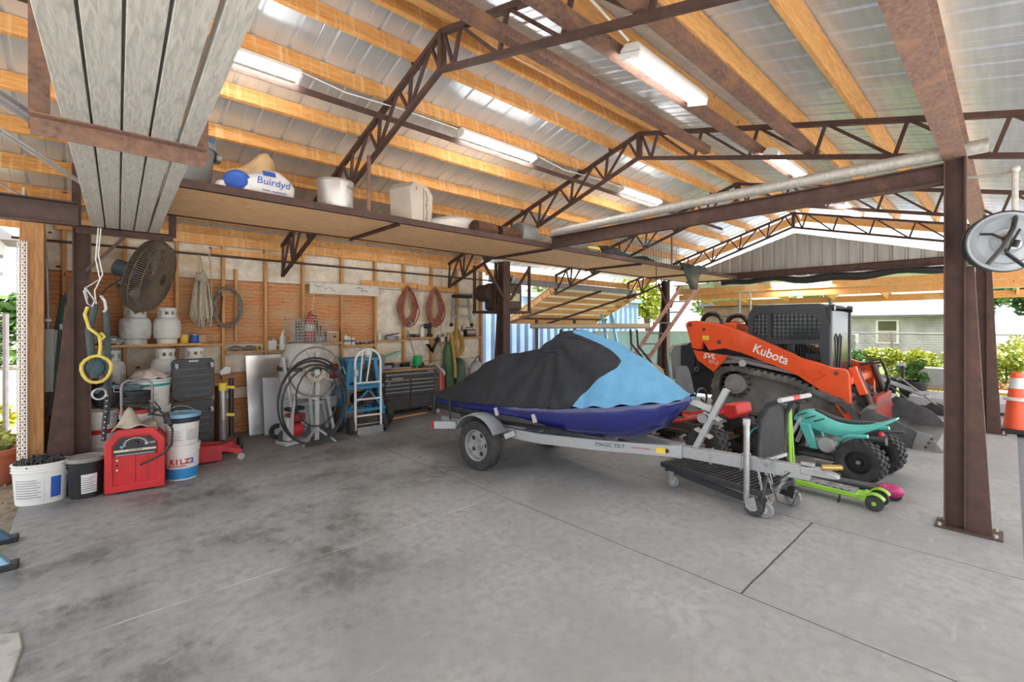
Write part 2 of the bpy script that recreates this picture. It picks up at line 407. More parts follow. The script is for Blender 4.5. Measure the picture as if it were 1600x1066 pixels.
trim(G().box((2.05, 8.035, 2.74), (1.3, .04, .09)), m_pur)
trim(G().box((-.36, 6.62, 1.40), (.17, .17, 2.8)), m_post, .006)                  # corner post

# roof sheets: ribs run down the slope
def sheet(name, y0, y1, mat, rib=.305):
    xs = [XA]; zs = [0]
    x = XA
    while x < XB:
        for dx, dz in ((.0, 0), (.012, .018), (.034, .018), (.046, 0), (.19, 0), (.194, .004), (.202, .004), (.206, 0)):
            xs.append(x + dx + .001); zs.append(dz)
        x += rib
    g = G(); A = []; B = []
    for x, z in zip(xs, zs):
        A.append(g.b.verts.new((x, y0, zroof(y0) + .215 + z))); B.append(g.b.verts.new((x, y1, zroof(y1) + .215 + z)))
    for i in range(len(A) - 1): g.b.faces.new((A[i], A[i + 1], B[i + 1], B[i]))
    o = S(g.ob(name, mat, sm=12))
    for f in o.data.polygons: f.use_smooth = False
    s = o.modifiers.new('thick', 'SOLIDIFY'); s.thickness = .0015; s.offset = 1
    return o
sheet('ceiling_left', RY, YB, m_galv)
sheet('ceiling_right', RY - .0005, YA, m_galvR)
S(G().prism([(RY - .25, zr(RY - .25) + .26), (RY, RZ + .265), (RY + .25, zl(RY + .25) + .26), (RY, RZ + .275)], XA, XB, 'yz').ob('ceiling_ridge_cap', m_galv))

# purlins
for y in (3.56, 3.93, 4.50, 5.13, 5.77, 6.38, 7.02, 7.62): trim(G().box((5.1, y, zl(y) + .125), (15.2, .045, .165), rx=-16.7), m_pur)
for y in (3.30, 2.24, 1.62, 1.0, .37, -.28, -.95): trim(G().box((5.1, y, zr(y) + .125), (15.2, .05, .165), rx=14.3), m_purR)
trim(G().box((5.1, YA + .03, zr(YA) + .13), (15.2, .04, .19)), m_purR)
trim(G().box((12.86, 1.1, zr(1.1) + .0), (.045, 4.9, .2), rx=14.3), m_pur)
trim(G().box((12.86, 5.9, zl(5.9) + .0), (.045, 5.0, .2), rx=-16.7), m_pur)

# gable sheet above the end beam
g = G(); pts = []
y = .42; A = []; B = []
def gz(y): return 3.83 - .30 * (y - RY) if y > RY else 3.83 - .285 * (RY - y)
k = 0
while y < 5.75:
    dx = (0, .022, .022, 0, 0)[k % 5]
    A.append(g.b.verts.new((12.36 + dx, y, 2.92))); B.append(g.b.verts.new((12.36 + dx, y, gz(y))))
    y += (.02, .03, .02, .09, .09)[k % 5]; k += 1
for i in range(len(A) - 1): g.b.faces.new((A[i], A[i + 1], B[i + 1], B[i]))
gab = S(g.ob('wall_gable', m_gable, sm=20))
for f in gab.data.polygons: f.use_smooth = False
gab.modifiers.new('thick', 'SOLIDIFY').thickness = .0015

# header lumber along the end eave beyond the gable (a lean-to roof seen edge on)
for i, (z, dy, x, wdt) in enumerate(((2.62, 0, 12.95, .16), (2.45, 0, 13.0, .16))):
    trim(G().box((x, 1.9, z), (.05, 9.6, wdt)), m_pur)
for i in range(9): trim(G().box((14.2, -2.4 + 1.15 * i, 2.55), (2.4, .045, .14), ry=7), m_purR)
trim(G().box((15.4, 1.9, 2.36), (.05, 9.6, .17)), m_pur)
S(G().box((14.2, 1.9, 2.66), (2.6, 9.9, .02), ry=7).ob('ceiling_lean_to', m_galv))

# trusses
def truss(x, label):
    t = T('roof_truss', label, 'roof truss', (x, 0, 0), group='welded steel roof trusses')
    yl, yr = 8.0, -1.25
    top = G().bar((0, RY, RZ), (0, yl, zl(yl)), .05, .05).bar((0, RY, RZ), (0, yr, zr(yr)), .05, .05); top.ob('top_chord', m_rust, t)
    bl = lambda y: 3.95 - .335 * (y - 3.5)
    br = lambda y: 3.95 - .258 * (3.5 - y)
    bot = G().bar((0, 3.5, 3.95), (0, yl, bl(yl)), .045, .045).bar((0, 3.5, 3.95), (0, yr, br(yr)), .045, .045); bot.ob('bottom_chord', m_rust, t)
    web = G().bar((0, RY, RZ), (0, RY, 3.95), .06, .06)
    ys = [3.5, 4.05, 4.7, 5.4, 6.1, 6.8, 7.5, 8.0]
    for i in range(len(ys) - 1):
        a, b = ys[i], ys[i + 1]; m_ = (a + b) / 2 - .12
        web.bar((0, a, bl(a)), (0, m_, zl(m_)), .028, .028).bar((0, m_, zl(m_)), (0, b, bl(b)), .028, .028)
        web.bar((0, b, bl(b)), (0, b - .05, zl(b - .05)), .03, .03)
    ys = [3.45, 3.2, 2.6, 1.95, 1.3, .65, 0, -.65, -1.25]
    for i in range(len(ys) - 1):
        a, b = ys[i], ys[i + 1]
        web.bar((0, b + .1, br(b + .1)), (0, b, zr(b)), .03, .03).bar((0, a, zr(a)), (0, b + .1, br(b + .1)), .028, .028)
    web.ob('web', m_rust, t)
    for y in (3.93, 4.50, 5.13, 5.77, 6.38, 7.02): G().box((.03, y + .05, zl(y) + .07), (.09, .008, .11), rx=-16.7).ob('purlin_clip', m_rust, t)
    return t
truss(2.37, 'steel roof truss whose tail ends above the tall grey mixer drum')
truss(5.62, 'steel roof truss directly above the wide steel crossbeam')
truss(8.95, 'steel roof truss between the crossbeam and the gable end')
truss(12.25, 'steel roof truss standing against the corrugated gable sheet')

# columns
def column(name, x, y, label, top, taper=0, w=.13, gus=None, dy=-1):
    t = T(name, label, 'column', (x, y, 0), group='brown steel columns')
    G().box((0, 0, top / 2), (w * .12, w, top)).box((0, w / 2, top / 2), (w * 1.1, .012, top)).box((0, -w / 2, top / 2), (w * 1.1, .012, top)).ob('shaft', m_rust, t)
    if taper:
        G().prism([(dy * w / 2, .012), (dy * (w / 2 + taper), .012), (dy * (w / 2 + .05), gus), (dy * w / 2, gus)], -.045, .045, 'yz').ob('tapered_leg', m_rust, t)
    G().box((0, dy * taper / 2, .007), (.24, w + taper + .12, .014)).ob('base_plate', m_dark, t, bev=.002)
    bo = G()
    for sx in (-.085, .085):
        for yy in (w / 2 + .03, dy * (taper + w / 2) - .02): bo.cyl((sx, yy, .014), (sx, yy, .035), .014, n=6)
    bo.ob('anchor_bolt', m_gpipe, t)
    return t
column('steel_column', 5.23, .31, 'brown steel column on the open side, nearer of the two, with flared foot', 3.0, .15, .12, 2.12)
column('steel_column', 10.2, .31, 'brown steel column right beside the traffic cone, farther of the two on the open side', 2.95, .15, .12, 2.5)
t = T('steel_column', 'brown flared steel column with hanging tool straps beside the red welder', 'column', (0, 6.47, 0), group='brown steel columns')
G().box((0, 0, 1.32), (.13, .014, 2.64)).box((.065, 0, 1.32), (.012, .13, 2.64)).box((-.065, 0, 1.32), (.012, .13, 2.64)).ob('shaft', m_rust, t)
G().prism([(-.07, .012), (-.29, .012), (-.09, 2.1), (-.07, 2.1)], -.05, .05, 'xz').ob('tapered_leg', m_rust, t)
G().box((-.1, 0, .007), (.46, .24, .014)).ob('base_plate', m_dark, t)
column('steel_column', 5.70, 6.36, 'brown steel column under the loft behind the covered watercraft', 2.82, .22, .15, 2.2, 1)
column('steel_column', 11.5, 6.32, 'brown steel column beyond the golf cart with the ladder leaning behind it', 2.82, .2, .15, 2.1, 1)
for x, y, lab in ((5.7, 6.36, 'crossed steel knee braces on the loft column behind the watercraft'), (11.5, 6.32, 'crossed steel knee braces on the column beyond the golf cart')):
    t = T('knee_brace', lab, 'brace', (x, y, 0), group='knee braces under the loft')
    for sx in (-1, 1): G().bar((sx * .08, -.1, 2.12), (sx * .55, -.1, 2.72), .04, .04).ob('strut', m_rust, t)

# beams
def ibeam(name, p, q, h, w, label, mat=m_rust):
    p, q = V(p), V(q); L = (q - p).length; t = T(name, label, 'steel beam', p, math.degrees(math.atan2(q.y - p.y, q.x - p.x)))
    G().box((L / 2, 0, h / 2), (L, .012, h - .026)).ob('web_plate', mat, t)
    G().box((L / 2, 0, .006), (L, w, .012)).box((L / 2, 0, h - .006), (L, w, .012)).ob('flange', mat, t)
    return t
ibeam('cross_beam', (5.23, .37, 2.815), (5.23, 4.74, 2.815), .165, .10, 'wide brown steel crossbeam running from the near column to the loft')
ibeam('end_beam', (12.28, .2, 2.82), (12.28, 5.9, 2.82), .16, .10, 'brown steel beam under the corrugated gable sheet')
ibeam('eave_beam', (1.2, .31, 3.0), (12.3, .31, 3.0), .20, .14, 'long brown steel beam on top of the open-side columns', m_rustL)
G_ = G().box((-1.4, 5.98, 2.68), (2.75, .02, .21)).box((-1.4, 5.94, 2.58), (2.75, .1, .012)).box((-1.4, 5.94, 2.785), (2.75, .1, .012))
tag(G_.ob('channel_beam', m_dark), 'dark brown steel channel running left from the plank rack column', 'steel beam')
for y, z, x1, lab in ((2.57, 3.78, 5.7, 'brown steel runner beside the ridge, highest of three'), (1.98, 3.62, 9.0, 'brown steel runner between the ridge and the big fluorescent light'), (1.46, 3.47, 5.9, 'brown steel runner beside the big fluorescent light, lowest of three')):
    tag(G().box(((x1 - 1.5) / 2, y, z), (x1 + 1.5, .085, .006)).box(((x1 - 1.5) / 2, y - .04, z + .04), (x1 + 1.5, .006, .085)).box(((x1 - 1.5) / 2, y + .04, z + .04), (x1 + 1.5, .006, .085)).ob('steel_runner', m_rustL), lab, 'steel runner', 'steel runners under the ridge')
tag(G().box((4.6, 4.50, 3.86), (12.2, .05, .006)).box((4.6, 4.475, 3.83), (12.2, .006, .06)).ob('steel_angle', m_rust), 'long brown steel angle carrying the row of small fluorescent lights', 'steel angle')
tag(G().tube([(5.12, 4.62, 3.02), (5.16, 2.5, 3.06), (5.2, .12, 3.06)], .055, 16).ob('galvanized_pipe', m_gpipe), 'long mottled grey pipe lying along the crossbeam', 'pipe')
tag(G().tube([(-.6, 7.9, 2.67), (3, 7.9, 2.655), (7.4, 7.9, 2.635)], .016, 8).ob('hanging_rod', m_dark), 'long dark steel rod running in front of the wall studs', 'rod')
# ================= storage loft, rack and lights =================
LZ = 2.83
t = T('storage_loft', 'long plywood storage loft on a brown steel frame above the work area', 'loft', (0, 0, 0))
x0, x1, ya, yb = .1, 12.2, 4.74, 6.10
for y in (ya, yb): G().box(((x0 + x1) / 2, y, LZ + .02), (x1 - x0, .006, .07)).box(((x0 + x1) / 2, y + (.03 if y == ya else -.03), LZ - .01), (x1 - x0, .06, .006)).ob('edge_angle', m_rust, t)
for x in (x0, 2.66, 5.23, 7.75, 10.2, x1): G().box((x, (ya + yb) / 2, LZ - .012), (.05, yb - ya, .008)).box((x, (ya + yb) / 2, LZ - .03), (.008, yb - ya, .035)).ob('cross_angle', m_rust, t)
for a, b, m_ in ((.1, 2.66, m_loft), (2.66, 5.23, m_loft), (5.23, 7.75, m_osb), (7.75, 10.2, m_osb), (10.2, 12.2, m_osb)):
    G().box(((a + b) / 2, (ya + yb) / 2, LZ + .003), (b - a - .006, yb - ya - .03, .018)).ob('deck_panel', m_, t)
for x, ytop in ((2.3, 3.5), (8.95, 3.5)): G().cyl((x, 4.78, LZ), (x, 4.78, ytop), .022, n=10).ob('hanger_rod', m_rustL, t)
G().cyl((8.3, 4.76, 2.3), (8.3, 4.76, LZ), .01, n=6).ob('dangling_rod', m_dark, t)
DZ = LZ + .013

m_can = M('grey bin plastic', (.20, .225, .235), .55, 0, (.16, .18, .19), 5)
t = T('trash_can', 'grey plastic trash can at the left end of the loft', 'trash can', (.72, 5.42, DZ))
G().lathe([(.0, 0), (.20, 0), (.25, .5), (.275, .5), (.28, .55), (.265, .55), (.24, .49), (.19, .03), (0, .03)]).ob('body', m_can, t)
for s in (-1, 1): G().box((s * .28, 0, .46), (.05, .14, .05)).ob('handle', m_can, t, bev=.01)
G().lathe([(.22, .5), (.24, .6), (.15, .66), (0, .67)], n=14).jit(.02, 3).ob('blue_sheet', M('blue plastic sheet', (.05, .22, .42), .4), t)

def sack(name, loc, dim, mat, label, cat, rz=0, seed=1, grp=None, par=None, dent=.16, nx=16, ny=10):
    """a filled bag lying down: rounded, sagging, wrinkled"""
    q = random.Random(seed); rs = []
    ph = [q.uniform(0, 6) for _ in range(6)]
    for i in range(nx + 1):
        u = i / nx; e = (math.sin(math.pi * min(max(u, .02), .98))) ** .35; ring = []
        for k in range(2 * ny):
            a = math.pi * k / ny; y, z = math.cos(a), math.sin(a)
            y = math.copysign(abs(y) ** .7, y); z = math.copysign(abs(z) ** .75, z)
            wr = 1 + dent * .5 * math.sin(5 * a + ph[0] + 3 * u) * math.sin(9 * u + ph[1]) + dent * .4 * math.sin(11 * a + ph[2]) * math.sin(17 * u + ph[3])
            zz = (z * .5 * e * wr + .5) * dim[2] * (.8 + .2 * math.sin(4.2 * u + ph[4]))
            ring.append(((u - .5) * dim[0], y * dim[1] / 2 * e * wr, max(zz, .0)))
        rs.append(ring)
    o = G().rings(rs).ob(name, mat, par, sm=50, loc=loc, rz=rz)
    if label: tag(o, label, cat, grp)
    return o
m_kraft = M('kraft paper', (.52, .36, .20), .85, 0, (.42, .28, .15), 5, b=.3, bs=9)
m_wbag = M('white woven plastic', (.80, .80, .79), .5, 0, (.68, .69, .70), 7, b=.35, bs=12)
m_bluep = M('blue print', (.02, .10, .48), .5)
sack('paper_sack', (1.30, 5.44, DZ), (.48, .36, .74), m_kraft, 'brown paper sack slumped behind the blue and white bag on the loft', 'sack', 8, 3)
o = sack('plastic_sack', (1.24, 4.98, DZ), (.66, .38, .32), m_wbag, 'white sack with blue printing between the trash can and the stockpot', 'sack', 3, 5)
o.rotation_euler.x = 0
G().sph((-.185, -.085, .135), (.12, .112, .11), 10).ob('blue_end_panel', m_bluep, o)
text('Buirdyd', .10, m_bluep, o, (.09, -.199, .16), (80, 0, 5), shear=.2)
text('water treatment', .034, m_bluep, o, (.1, -.2, .08), (84, 0, 4))
G().box((.06, -.175, .245), (.11, .01, .05), rx=-30).ob('printed_square', m_bluep, o)

m_pot = M('dull aluminium', (.66, .66, .65), .42, .55, (.52, .52, .51), 5, dirt=(.42, .40, .37), dl=.55, dh=.8, ds=4)
t = T('stockpot', 'large dull aluminium stockpot on the loft edge', 'pot', (2.03, 5.02, DZ))
G().lathe([(0, 0), (.17, 0), (.185, .02), (.185, .345), (.195, .355), (.19, .365), (.178, .355), (.175, .03), (0, .025)], n=32).ob('pot_body', m_pot, t)
for s in (-60, 120): G().tube([(.186 * math.cos(R(s + d)) + .03 * math.cos(R(s)) * k, .186 * math.sin(R(s + d)) + .03 * math.sin(R(s)) * k, .30 - .02 * k) for d, k in ((-12, 0), (-10, 1), (10, 1), (12, 0))], .007).ob('handle', m_zinc, t)

t = T('cardboard_carton', 'tall pale cardboard carton with handwritten marks on the loft', 'carton', (2.98, 5.03, DZ), 24)
m_carton = M('faded carton', (.58, .53, .47), .85, 0, (.50, .45, .39), 4, b=.1, dirt=(.40, .33, .27), dl=.6, dh=.8)
G().prism([(-.2, 0), (.2, 0), (.235, .44), (.12, .52), (-.16, .52), (-.235, .44)], -.16, .16, 'xz').ob('carton_box', m_carton, t, bev=.012)
G().box((.02, -.162, .25), (.004, .004, .47)).ob('front_seam', m_dark, t)
for i in range(7): G().box((.075 + .012 * (i % 3), -.163, .09 + .055 * i), (.09 - .02 * (i % 3), .003, .006), ry=70).ob('ink_stroke', m_black, t)
text('3', .06, m_red, t, (-.13, -.163, .44), (90, 0, 0))

sack('feed_sack', (3.90, 5.18, DZ), (1.25, .42, .29), m_wbag, 'long white sack with blue stripes lying beside the carton on the loft', 'sack', 0, 9)
o = bpy.data.objects['feed_sack']
for x in (-.05, .12, .34): G().tube([(x + .03 * q, -.205 + .05 * q * q, .10 + .085 * q) for q in (0, .5, 1, 1.5)], .012).ob('blue_stripe', m_bluep, o)

def roll(name, loc, r, L, mat, label, rz=0, core=.02, grp=None):
    t = T(name, label, 'roll', loc, rz, grp)
    g = G(); prof = [(core, -L / 2), (r * .97, -L / 2), (r, -L / 2 + .01), (r, L / 2 - .01), (r * .97, L / 2), (core, L / 2)]
    g.lathe(prof, (0, 0, r), 'x', 26).ob('wound_sheet', mat, t)
    for s in (-1, 1):
        g = G()
        for k in range(3): g.tor((s * (L / 2 + .001), 0, r), r * (.3 + .25 * k), .003, 'x', 20, 4)
        g.ob('end_spiral', m_dark, t)
    return t
m_burl = M('brown matting', (.10, .045, .022), .95, 0, (.05, .022, .012), 30, b=.5)
m_wire = M('galvanized wire mesh', (.30, .31, .31), .55, .4, (.16, .17, .17), 60, b=.5)
roll('matting_roll', (3.98, 4.845, DZ), .10, .36, m_burl, 'brown matting roll next to the white feed sack', 4, grp='rolls on the loft edge')
roll('matting_roll', (4.42, 4.845, DZ), .095, .32, m_burl, 'brown matting roll against the grey wire mesh roll', -3, grp='rolls on the loft edge')
roll('wire_mesh_roll', (4.78, 4.88, DZ), .15, .30, m_wire, 'grey wire mesh roll with its round end showing on the loft', 0, grp='rolls on the loft edge')

t = T('hand_tool_case', 'yellow and grey power tool lying on the loft past the crossbeam', 'power tool', (6.42, 4.92, DZ), -10)
G().box((0, 0, .06), (.24, .14, .11)).ob('body', m_grey, t, bev=.02)
G().box((.02, 0, .13), (.28, .12, .05)).ob('cover', m_yel, t, bev=.02)
G().tube([(.1, 0, .15), (.2, 0, .13), (.24, 0, .03), (.23, 0, .0)], .012).ob('grip', m_yel, t)
m_tarp = M('black tarp', (.012, .012, .013), .6, 0, (.022, .022, .024), 6, b=.5, bs=10)
m_gtarp = M('dark green tarp', (.018, .03, .024), .55, 0, (.03, .042, .036), 6, b=.3)
sack('folded_tarp', (7.28, 5.12, DZ), (.95, .5, .30), m_tarp, 'heap of black tarp on the loft beside the wire cage panels', 'tarp', 0, 14, dent=.3)
sack('folded_tarp', (8.35, 5.2, DZ), (.9, .5, .20), m_gtarp, 'flat grey green tarp bundle under the wire cage panels', 'tarp', 0, 15, dent=.3)
o = G().tri([(9.2, 4.70, DZ + .12), (10.1, 4.70, DZ + .10), (9.55, 4.66, 2.42), (9.85, 4.66, 2.42), (9.2, 5.1, DZ + .05), (10.1, 5.1, DZ + .05), (9.5, 4.9, DZ + .2)],
            [(0, 2, 3, 1), (0, 1, 5, 6), (0, 6, 4)]).ob('draped_tarp', m_gtarp, sm=60)
o.modifiers.new('thick', 'SOLIDIFY').thickness = .02
tag(o, 'dark green tarp corner drooping over the front edge of the loft', 'tarp')
t = T('paint_roller_tube', 'short black tube with white end lying by the drooping tarp', 'tube', (10.3, 4.82, DZ + .08), 0)
G().cyl((-.1, 0, 0), (.2, 0, 0), .08, n=14).ob('tube_body', m_black, t); G().cyl((.2, 0, 0), (.21, 0, 0), .03, n=10).ob('end_cap', m_white, t)
for i, (x, y, h, l, lab) in enumerate(((9.2, 5.15, .62, 1.5, 'rusty wire cage panel standing on the loft, nearer one'), (9.4, 5.75, .70, 1.7, 'rusty wire cage panel standing on the loft, behind the first'))):
    g = G(); n = 14
    for k in range(n + 1): g.bar((-l / 2 + l * k / n, 0, 0), (-l / 2 + l * k / n, 0, h), .006, .006)
    for k in range(9): g.bar((-l / 2, 0, h * k / 8), (l / 2, 0, h * k / 8), .006, .006)
    o = g.ob('cage_fencing', m_wire, loc=(x, y, DZ), rz=0); tag(o, lab, 'wire panel', 'wire cage panels on the loft')
# black plastic sheet slung under the end beam
rs = []
for i in range(25):
    u = i / 24; y = 5.2 - 4.3 * u; sag = .05 * math.sin(u * 9) + .05 * math.sin(u * 23 + 1)
    rs.append([(12.42 + .09 * math.cos(a), y, 2.76 + sag * .6 + (.09 + .02 * math.sin(7 * u + 2 * a)) * math.sin(a)) for a in [2 * math.pi * k / 10 for k in range(10)]])
tag(G().rings(rs).ob('plastic_sheet', m_tarp, sm=60), 'long black plastic sheet bundled under the gable end beam', 'plastic sheet')

# ---- plank rack ----
t = T('plank_rack', 'hanging steel rack bracket in mid air carrying the grey planks', 'rack', (0, 0, 0), group='plank rack brackets')
G().box((.17, 3.16, 2.60), (.70, .006, .09)).box((.17, 3.13, 2.643), (.70, .07, .006)).ob('crossbar', m_rustL, t)
for x in (-.15, .50): G().box((x, 3.17, 3.15), (.075, .01, 1.1)).box((x - .033, 3.205, 3.15), (.008, .06, 1.1)).ob('hanger', m_rustL, t)
G().bar((-.15, 3.19, 2.62), (-1.25, 3.19, 3.35), .055, .012).bar((-.15, 3.215, 2.63), (-1.25, 3.215, 3.36), .012, .055).ob('brace', m_steelg, t)
t = T('plank_rack', 'steel rack bracket on top of the left column carrying the grey planks', 'rack', (0, 0, 0), group='plank rack brackets')
G().box((.35, 6.39, 2.62), (.80, .006, .085)).box((.35, 6.36, 2.65), (.80, .07, .006)).ob('crossbar', m_rust, t)
for x in (-.04, .745): G().box((x, 6.4, 2.95), (.07, .01, .65)).ob('hanger', m_rust, t)
G().bar((-.04, 6.38, 2.64), (-1.5, 6.38, 3.55), .06, .012).ob('brace', m_steelg, t)
G().bar((.03, 6.4, 2.2), (.33, 6.4, 2.58), .03, .03).ob('knee', m_dark, t)
labs = ['grey plank at the left edge of the overhead rack', 'grey plank second from the left in the overhead rack', 'grey plank in the middle of the overhead rack', 'grey plank second from the right in the overhead rack', 'grey plank on the right edge of the overhead rack, apart from the rest']
for i, x in enumerate((-.107, .0065, .12, .2335, .345)):
    o = G().box((0, 0, 0), (.103 if i < 4 else .080, 5.5, .042 if i < 4 else .075)).ob('wooden_plank', m_plank, bev=.004, loc=(x + .13, 4.1, 2.668 if i < 4 else 2.686), rz=-2.5)
    tag(o, labs[i], 'plank', 'planks in the overhead rack')
for i, x in enumerate((-.085, .05, .185)):
    o = G().box((0, 0, 0), (.125, 5.3, .042)).ob('wooden_plank', m_plank, bev=.004, loc=(x + .13, 4.05, 2.713), rz=-2.6)
    tag(o, 'grey plank of the upper layer in the overhead rack', 'plank', 'upper planks in the overhead rack')
tag(G().bar((-2.4, 3.9, 3.62), (-.1, 3.9, 3.62), .05, .05).ob('tie_bar', m_rust), 'short brown tie bar at the left beyond the planks', 'tie bar')

# ---- lights ----
m_fix = M('fixture white', (.86, .86, .85), .35, 0, (.80, .80, .79), 3)
m_tubeL = M('lit fluorescent tube', (1, .97, .92), .3, emit=34)
def light(name, loc, L, label, rx=0, w=.12, grp='fluorescent lights under the roof', tubes=2):
    t = T(name, label, 'light fixture', loc, 0, grp)
    g = G().prism([(-w / 2, 0), (w / 2, 0), (w / 2, .02), (w * .3, .065), (-w * .3, .065), (-w / 2, .02)], -L / 2, L / 2, 'yz'); g.ob('housing', m_fix, t, bev=.003)
    for k in range(tubes):
        y = (k - (tubes - 1) / 2) * w * .5
        G().cyl((-L / 2 + .03, y, -.018), (L / 2 - .03, y, -.018), .013, n=10).ob('tube', m_tubeL, t)
    for s in (-1, 1): G().box((s * (L / 2 - .012), 0, -.015), (.024, w, .05)).ob('socket', m_fix, t, bev=.004)
    t.rotation_euler.x = R(rx); return t
for x, lab in ((.85, 'white fluorescent light on the long angle, partly behind the planks'), (3.92, 'white fluorescent light on the long angle above the carton and feed sack'), (7.25, 'white fluorescent light on the long angle, beyond the second truss')):
    light('fluorescent_light', (x, 4.45, 3.93), 1.25, lab, -16)
light('fluorescent_light', (3.36, 1.83, 3.575), 1.06, 'big white twin tube fluorescent light in front of the second truss', 14, .17)
light('fluorescent_light', (6.25, 1.85, 3.585), 1.12, 'white twin tube fluorescent light just past the second truss', 14, .16)
light('fluorescent_light', (9.4, 1.85, 3.60), 1.2, 'small white fluorescent light above the far end of the crossbeam', 14, .16)
t = light('fluorescent_light', (12.85, 3.5, 2.66), 1.3, 'white fluorescent light on the lumber under the gable end', 0, .14); t.rotation_euler.z = R(90)
tag(G().tube([(1.48, 4.43, 3.97), (1.9, 4.46, 3.94), (2.5, 4.42, 3.95), (3.25, 4.44, 3.96)], .007, 6).ob('extension_wire', m_white), 'white power cord between the two front lights on the angle', 'cord', 'power cords between the lights')
tag(G().tube([(4.6, 4.43, 3.97), (5.2, 4.47, 3.93), (6.0, 4.43, 3.95), (6.6, 4.44, 3.96)], .007, 6).ob('extension_wire', m_white), 'white power cord between the middle and the farther light on the angle', 'cord', 'power cords between the lights')
tag(G().tube([(1.2, 1.75, 3.78), (2.0, 1.78, 3.74), (2.8, 1.82, 3.64)], .008, 6).ob('extension_wire', m_white), 'white power cord feeding the big twin tube light', 'cord', 'power cords between the lights')
tag(G().tube([(-1.5, 5.0, 3.75), (-.9, 5.3, 3.45), (-.45, 5.7, 3.25), (0, 6.2, 3.05), (.4, 6.6, 3.0)], .012, 6).tube([(-1.5, 5.1, 3.70), (-.9, 5.4, 3.42), (-.45, 5.75, 3.23), (0, 6.2, 3.03), (.4, 6.6, 2.98)], .012, 6).ob('power_cable', m_lgrey), 'white twin cable running under the purlins left of the planks', 'cable')

# hung shelf with an old machine, left of the loft column
t = T('hung_shelf', 'rusty steel shelf hung under the loft behind the column', 'shelf', (0, 0, 0))
G().box((6.1, 6.86, 1.90), (.95, .70, .05)).ob('tray', m_rust, t)
for x, y in ((5.66, 6.54), (6.54, 6.54), (5.66, 7.18), (6.54, 7.18)): G().box((x, y, 2.36), (.045, .045, .92)).ob('hanger', m_rust, t)
t = T('old_compressor', 'old dark machine with a yellowed label on the hung shelf', 'machine', (6.10, 6.88, 1.925))
G().box((.05, 0, .28), (.62, .46, .54)).ob('body', M('greasy olive metal', (.11, .10, .075), .6, .2, (.05, .05, .04), 7), t, bev=.05)
G().cyl((-.28, -.05, .35), (-.28, .3, .35), .17, n=18).ob('tank', m_dark, t, bev=.02)
G().box((.12, -.236, .27), (.30, .008, .15)).ob('label_plate', M('yellowed label', (.62, .58, .42), .6, 0, (.48, .44, .3), 8), t)
text('-LEWIS-', .055, m_black, t, (.1, -.243, .30), (90, 0, 0))
G().tube([(-.1, -.1, .55), (-.12, -.12, .72), (.1, -.1, .75), (.25, 0, .62)], .03).ob('hose', m_black, t)
G().tube([(.2, -.1, .55), (.22, -.12, .7), (.3, 0, .72), (.3, .1, .6)], .022).ob('pipe_elbow', m_zinc, t)
# ================= left group by the steel column =================
m_bw = M('white bucket plastic', (.78, .78, .76), .42, 0, (.70, .70, .68), 5, dirt=(.52, .50, .46), dl=.6, dh=.8, ds=5)
m_bk = M('black bucket plastic', (.018, .019, .022), .35, 0, (.03, .03, .034), 6, dirt=(.12, .11, .10), dl=.66, dh=.85, ds=5)
m_lab = M('printed white label', (.75, .75, .74), .6, 0, (.66, .66, .66), 20)
m_teal = M('teal plastic', (.03, .36, .34), .4)
m_lblue = M('light blue lid', (.22, .42, .58), .45, 0, (.18, .35, .50), 5)
m_navy = M('dark navy band', (.02, .028, .05), .4)
m_ink = M('grey print', (.25, .26, .28), .7)
m_dust = M('dusty grey lid', (.30, .285, .26), .85, 0, (.2, .19, .17), 9, b=.2)

def bucket(t, r, h, mat, rim=None, oval=1.0, lid=None, ring=True, cut=1.0):
    """pail with ribs under the rim; parts go under t"""
    rt = r; rb = r * .88
    p = [(0, 0), (rb, 0), (rb + .002, .01), (rt * .985, h * .80)]
    if ring: p += [(rt + .008, h * .805), (rt + .008, h * .82), (rt * .985, h * .825), (rt * .987, h * .87), (rt + .008, h * .875), (rt + .008, h * .89), (rt * .985, h * .895)]
    p += [(rt * .99, h * .95), (rt + .01, h * .955), (rt + .01, h), (rt - .006, h), (rt - .012, h * .9), (rt * .86, h * .86 if not lid else h * .9), (0, h * .86 if not lid else h * .9)]
    g = G().lathe(p, n=32).xf(Matrix.Diagonal((1, oval, 1, 1))); g.ob('pail', mat, t)
    if lid:
        G().lathe([(0, h + .012), (rt * .9, h + .012), (rt * .92, h + .02), (rt + .012, h + .02), (rt + .014, h - .015), (rt + .004, h - .02), (rt * .9, h - .01), (0, h - .01)], n=32).xf(Matrix.Diagonal((1, oval, 1, 1))).ob('lid', lid, t)
def wrap(t, r0, r1, z0, z1, a0, a1, mat, name='label', oval=1.0, n=18):
    """a label lying round a pail"""
    A = [];
    g = G(); rs = []
    for k in range(n + 1):
        a = R(a0 + (a1 - a0) * k / n)
        rs.append([(r0 * math.cos(a), oval * r0 * math.sin(a), z0), (r1 * math.cos(a), oval * r1 * math.sin(a), z1), ((r1 - .004) * math.cos(a), oval * (r1 - .004) * math.sin(a), z1), ((r0 - .004) * math.cos(a), oval * (r0 - .004) * math.sin(a), z0)])
    return g.rings(rs).ob(name, mat, t)
def printlines(t, r, zs, a0, a1, mat=None, name='printed_line', oval=1.0):
    for i, z in enumerate(zs): wrap(t, r, r, z, z + .006, a0, a1 - (i * 7 % 13), mat or m_ink, name, oval, 10)
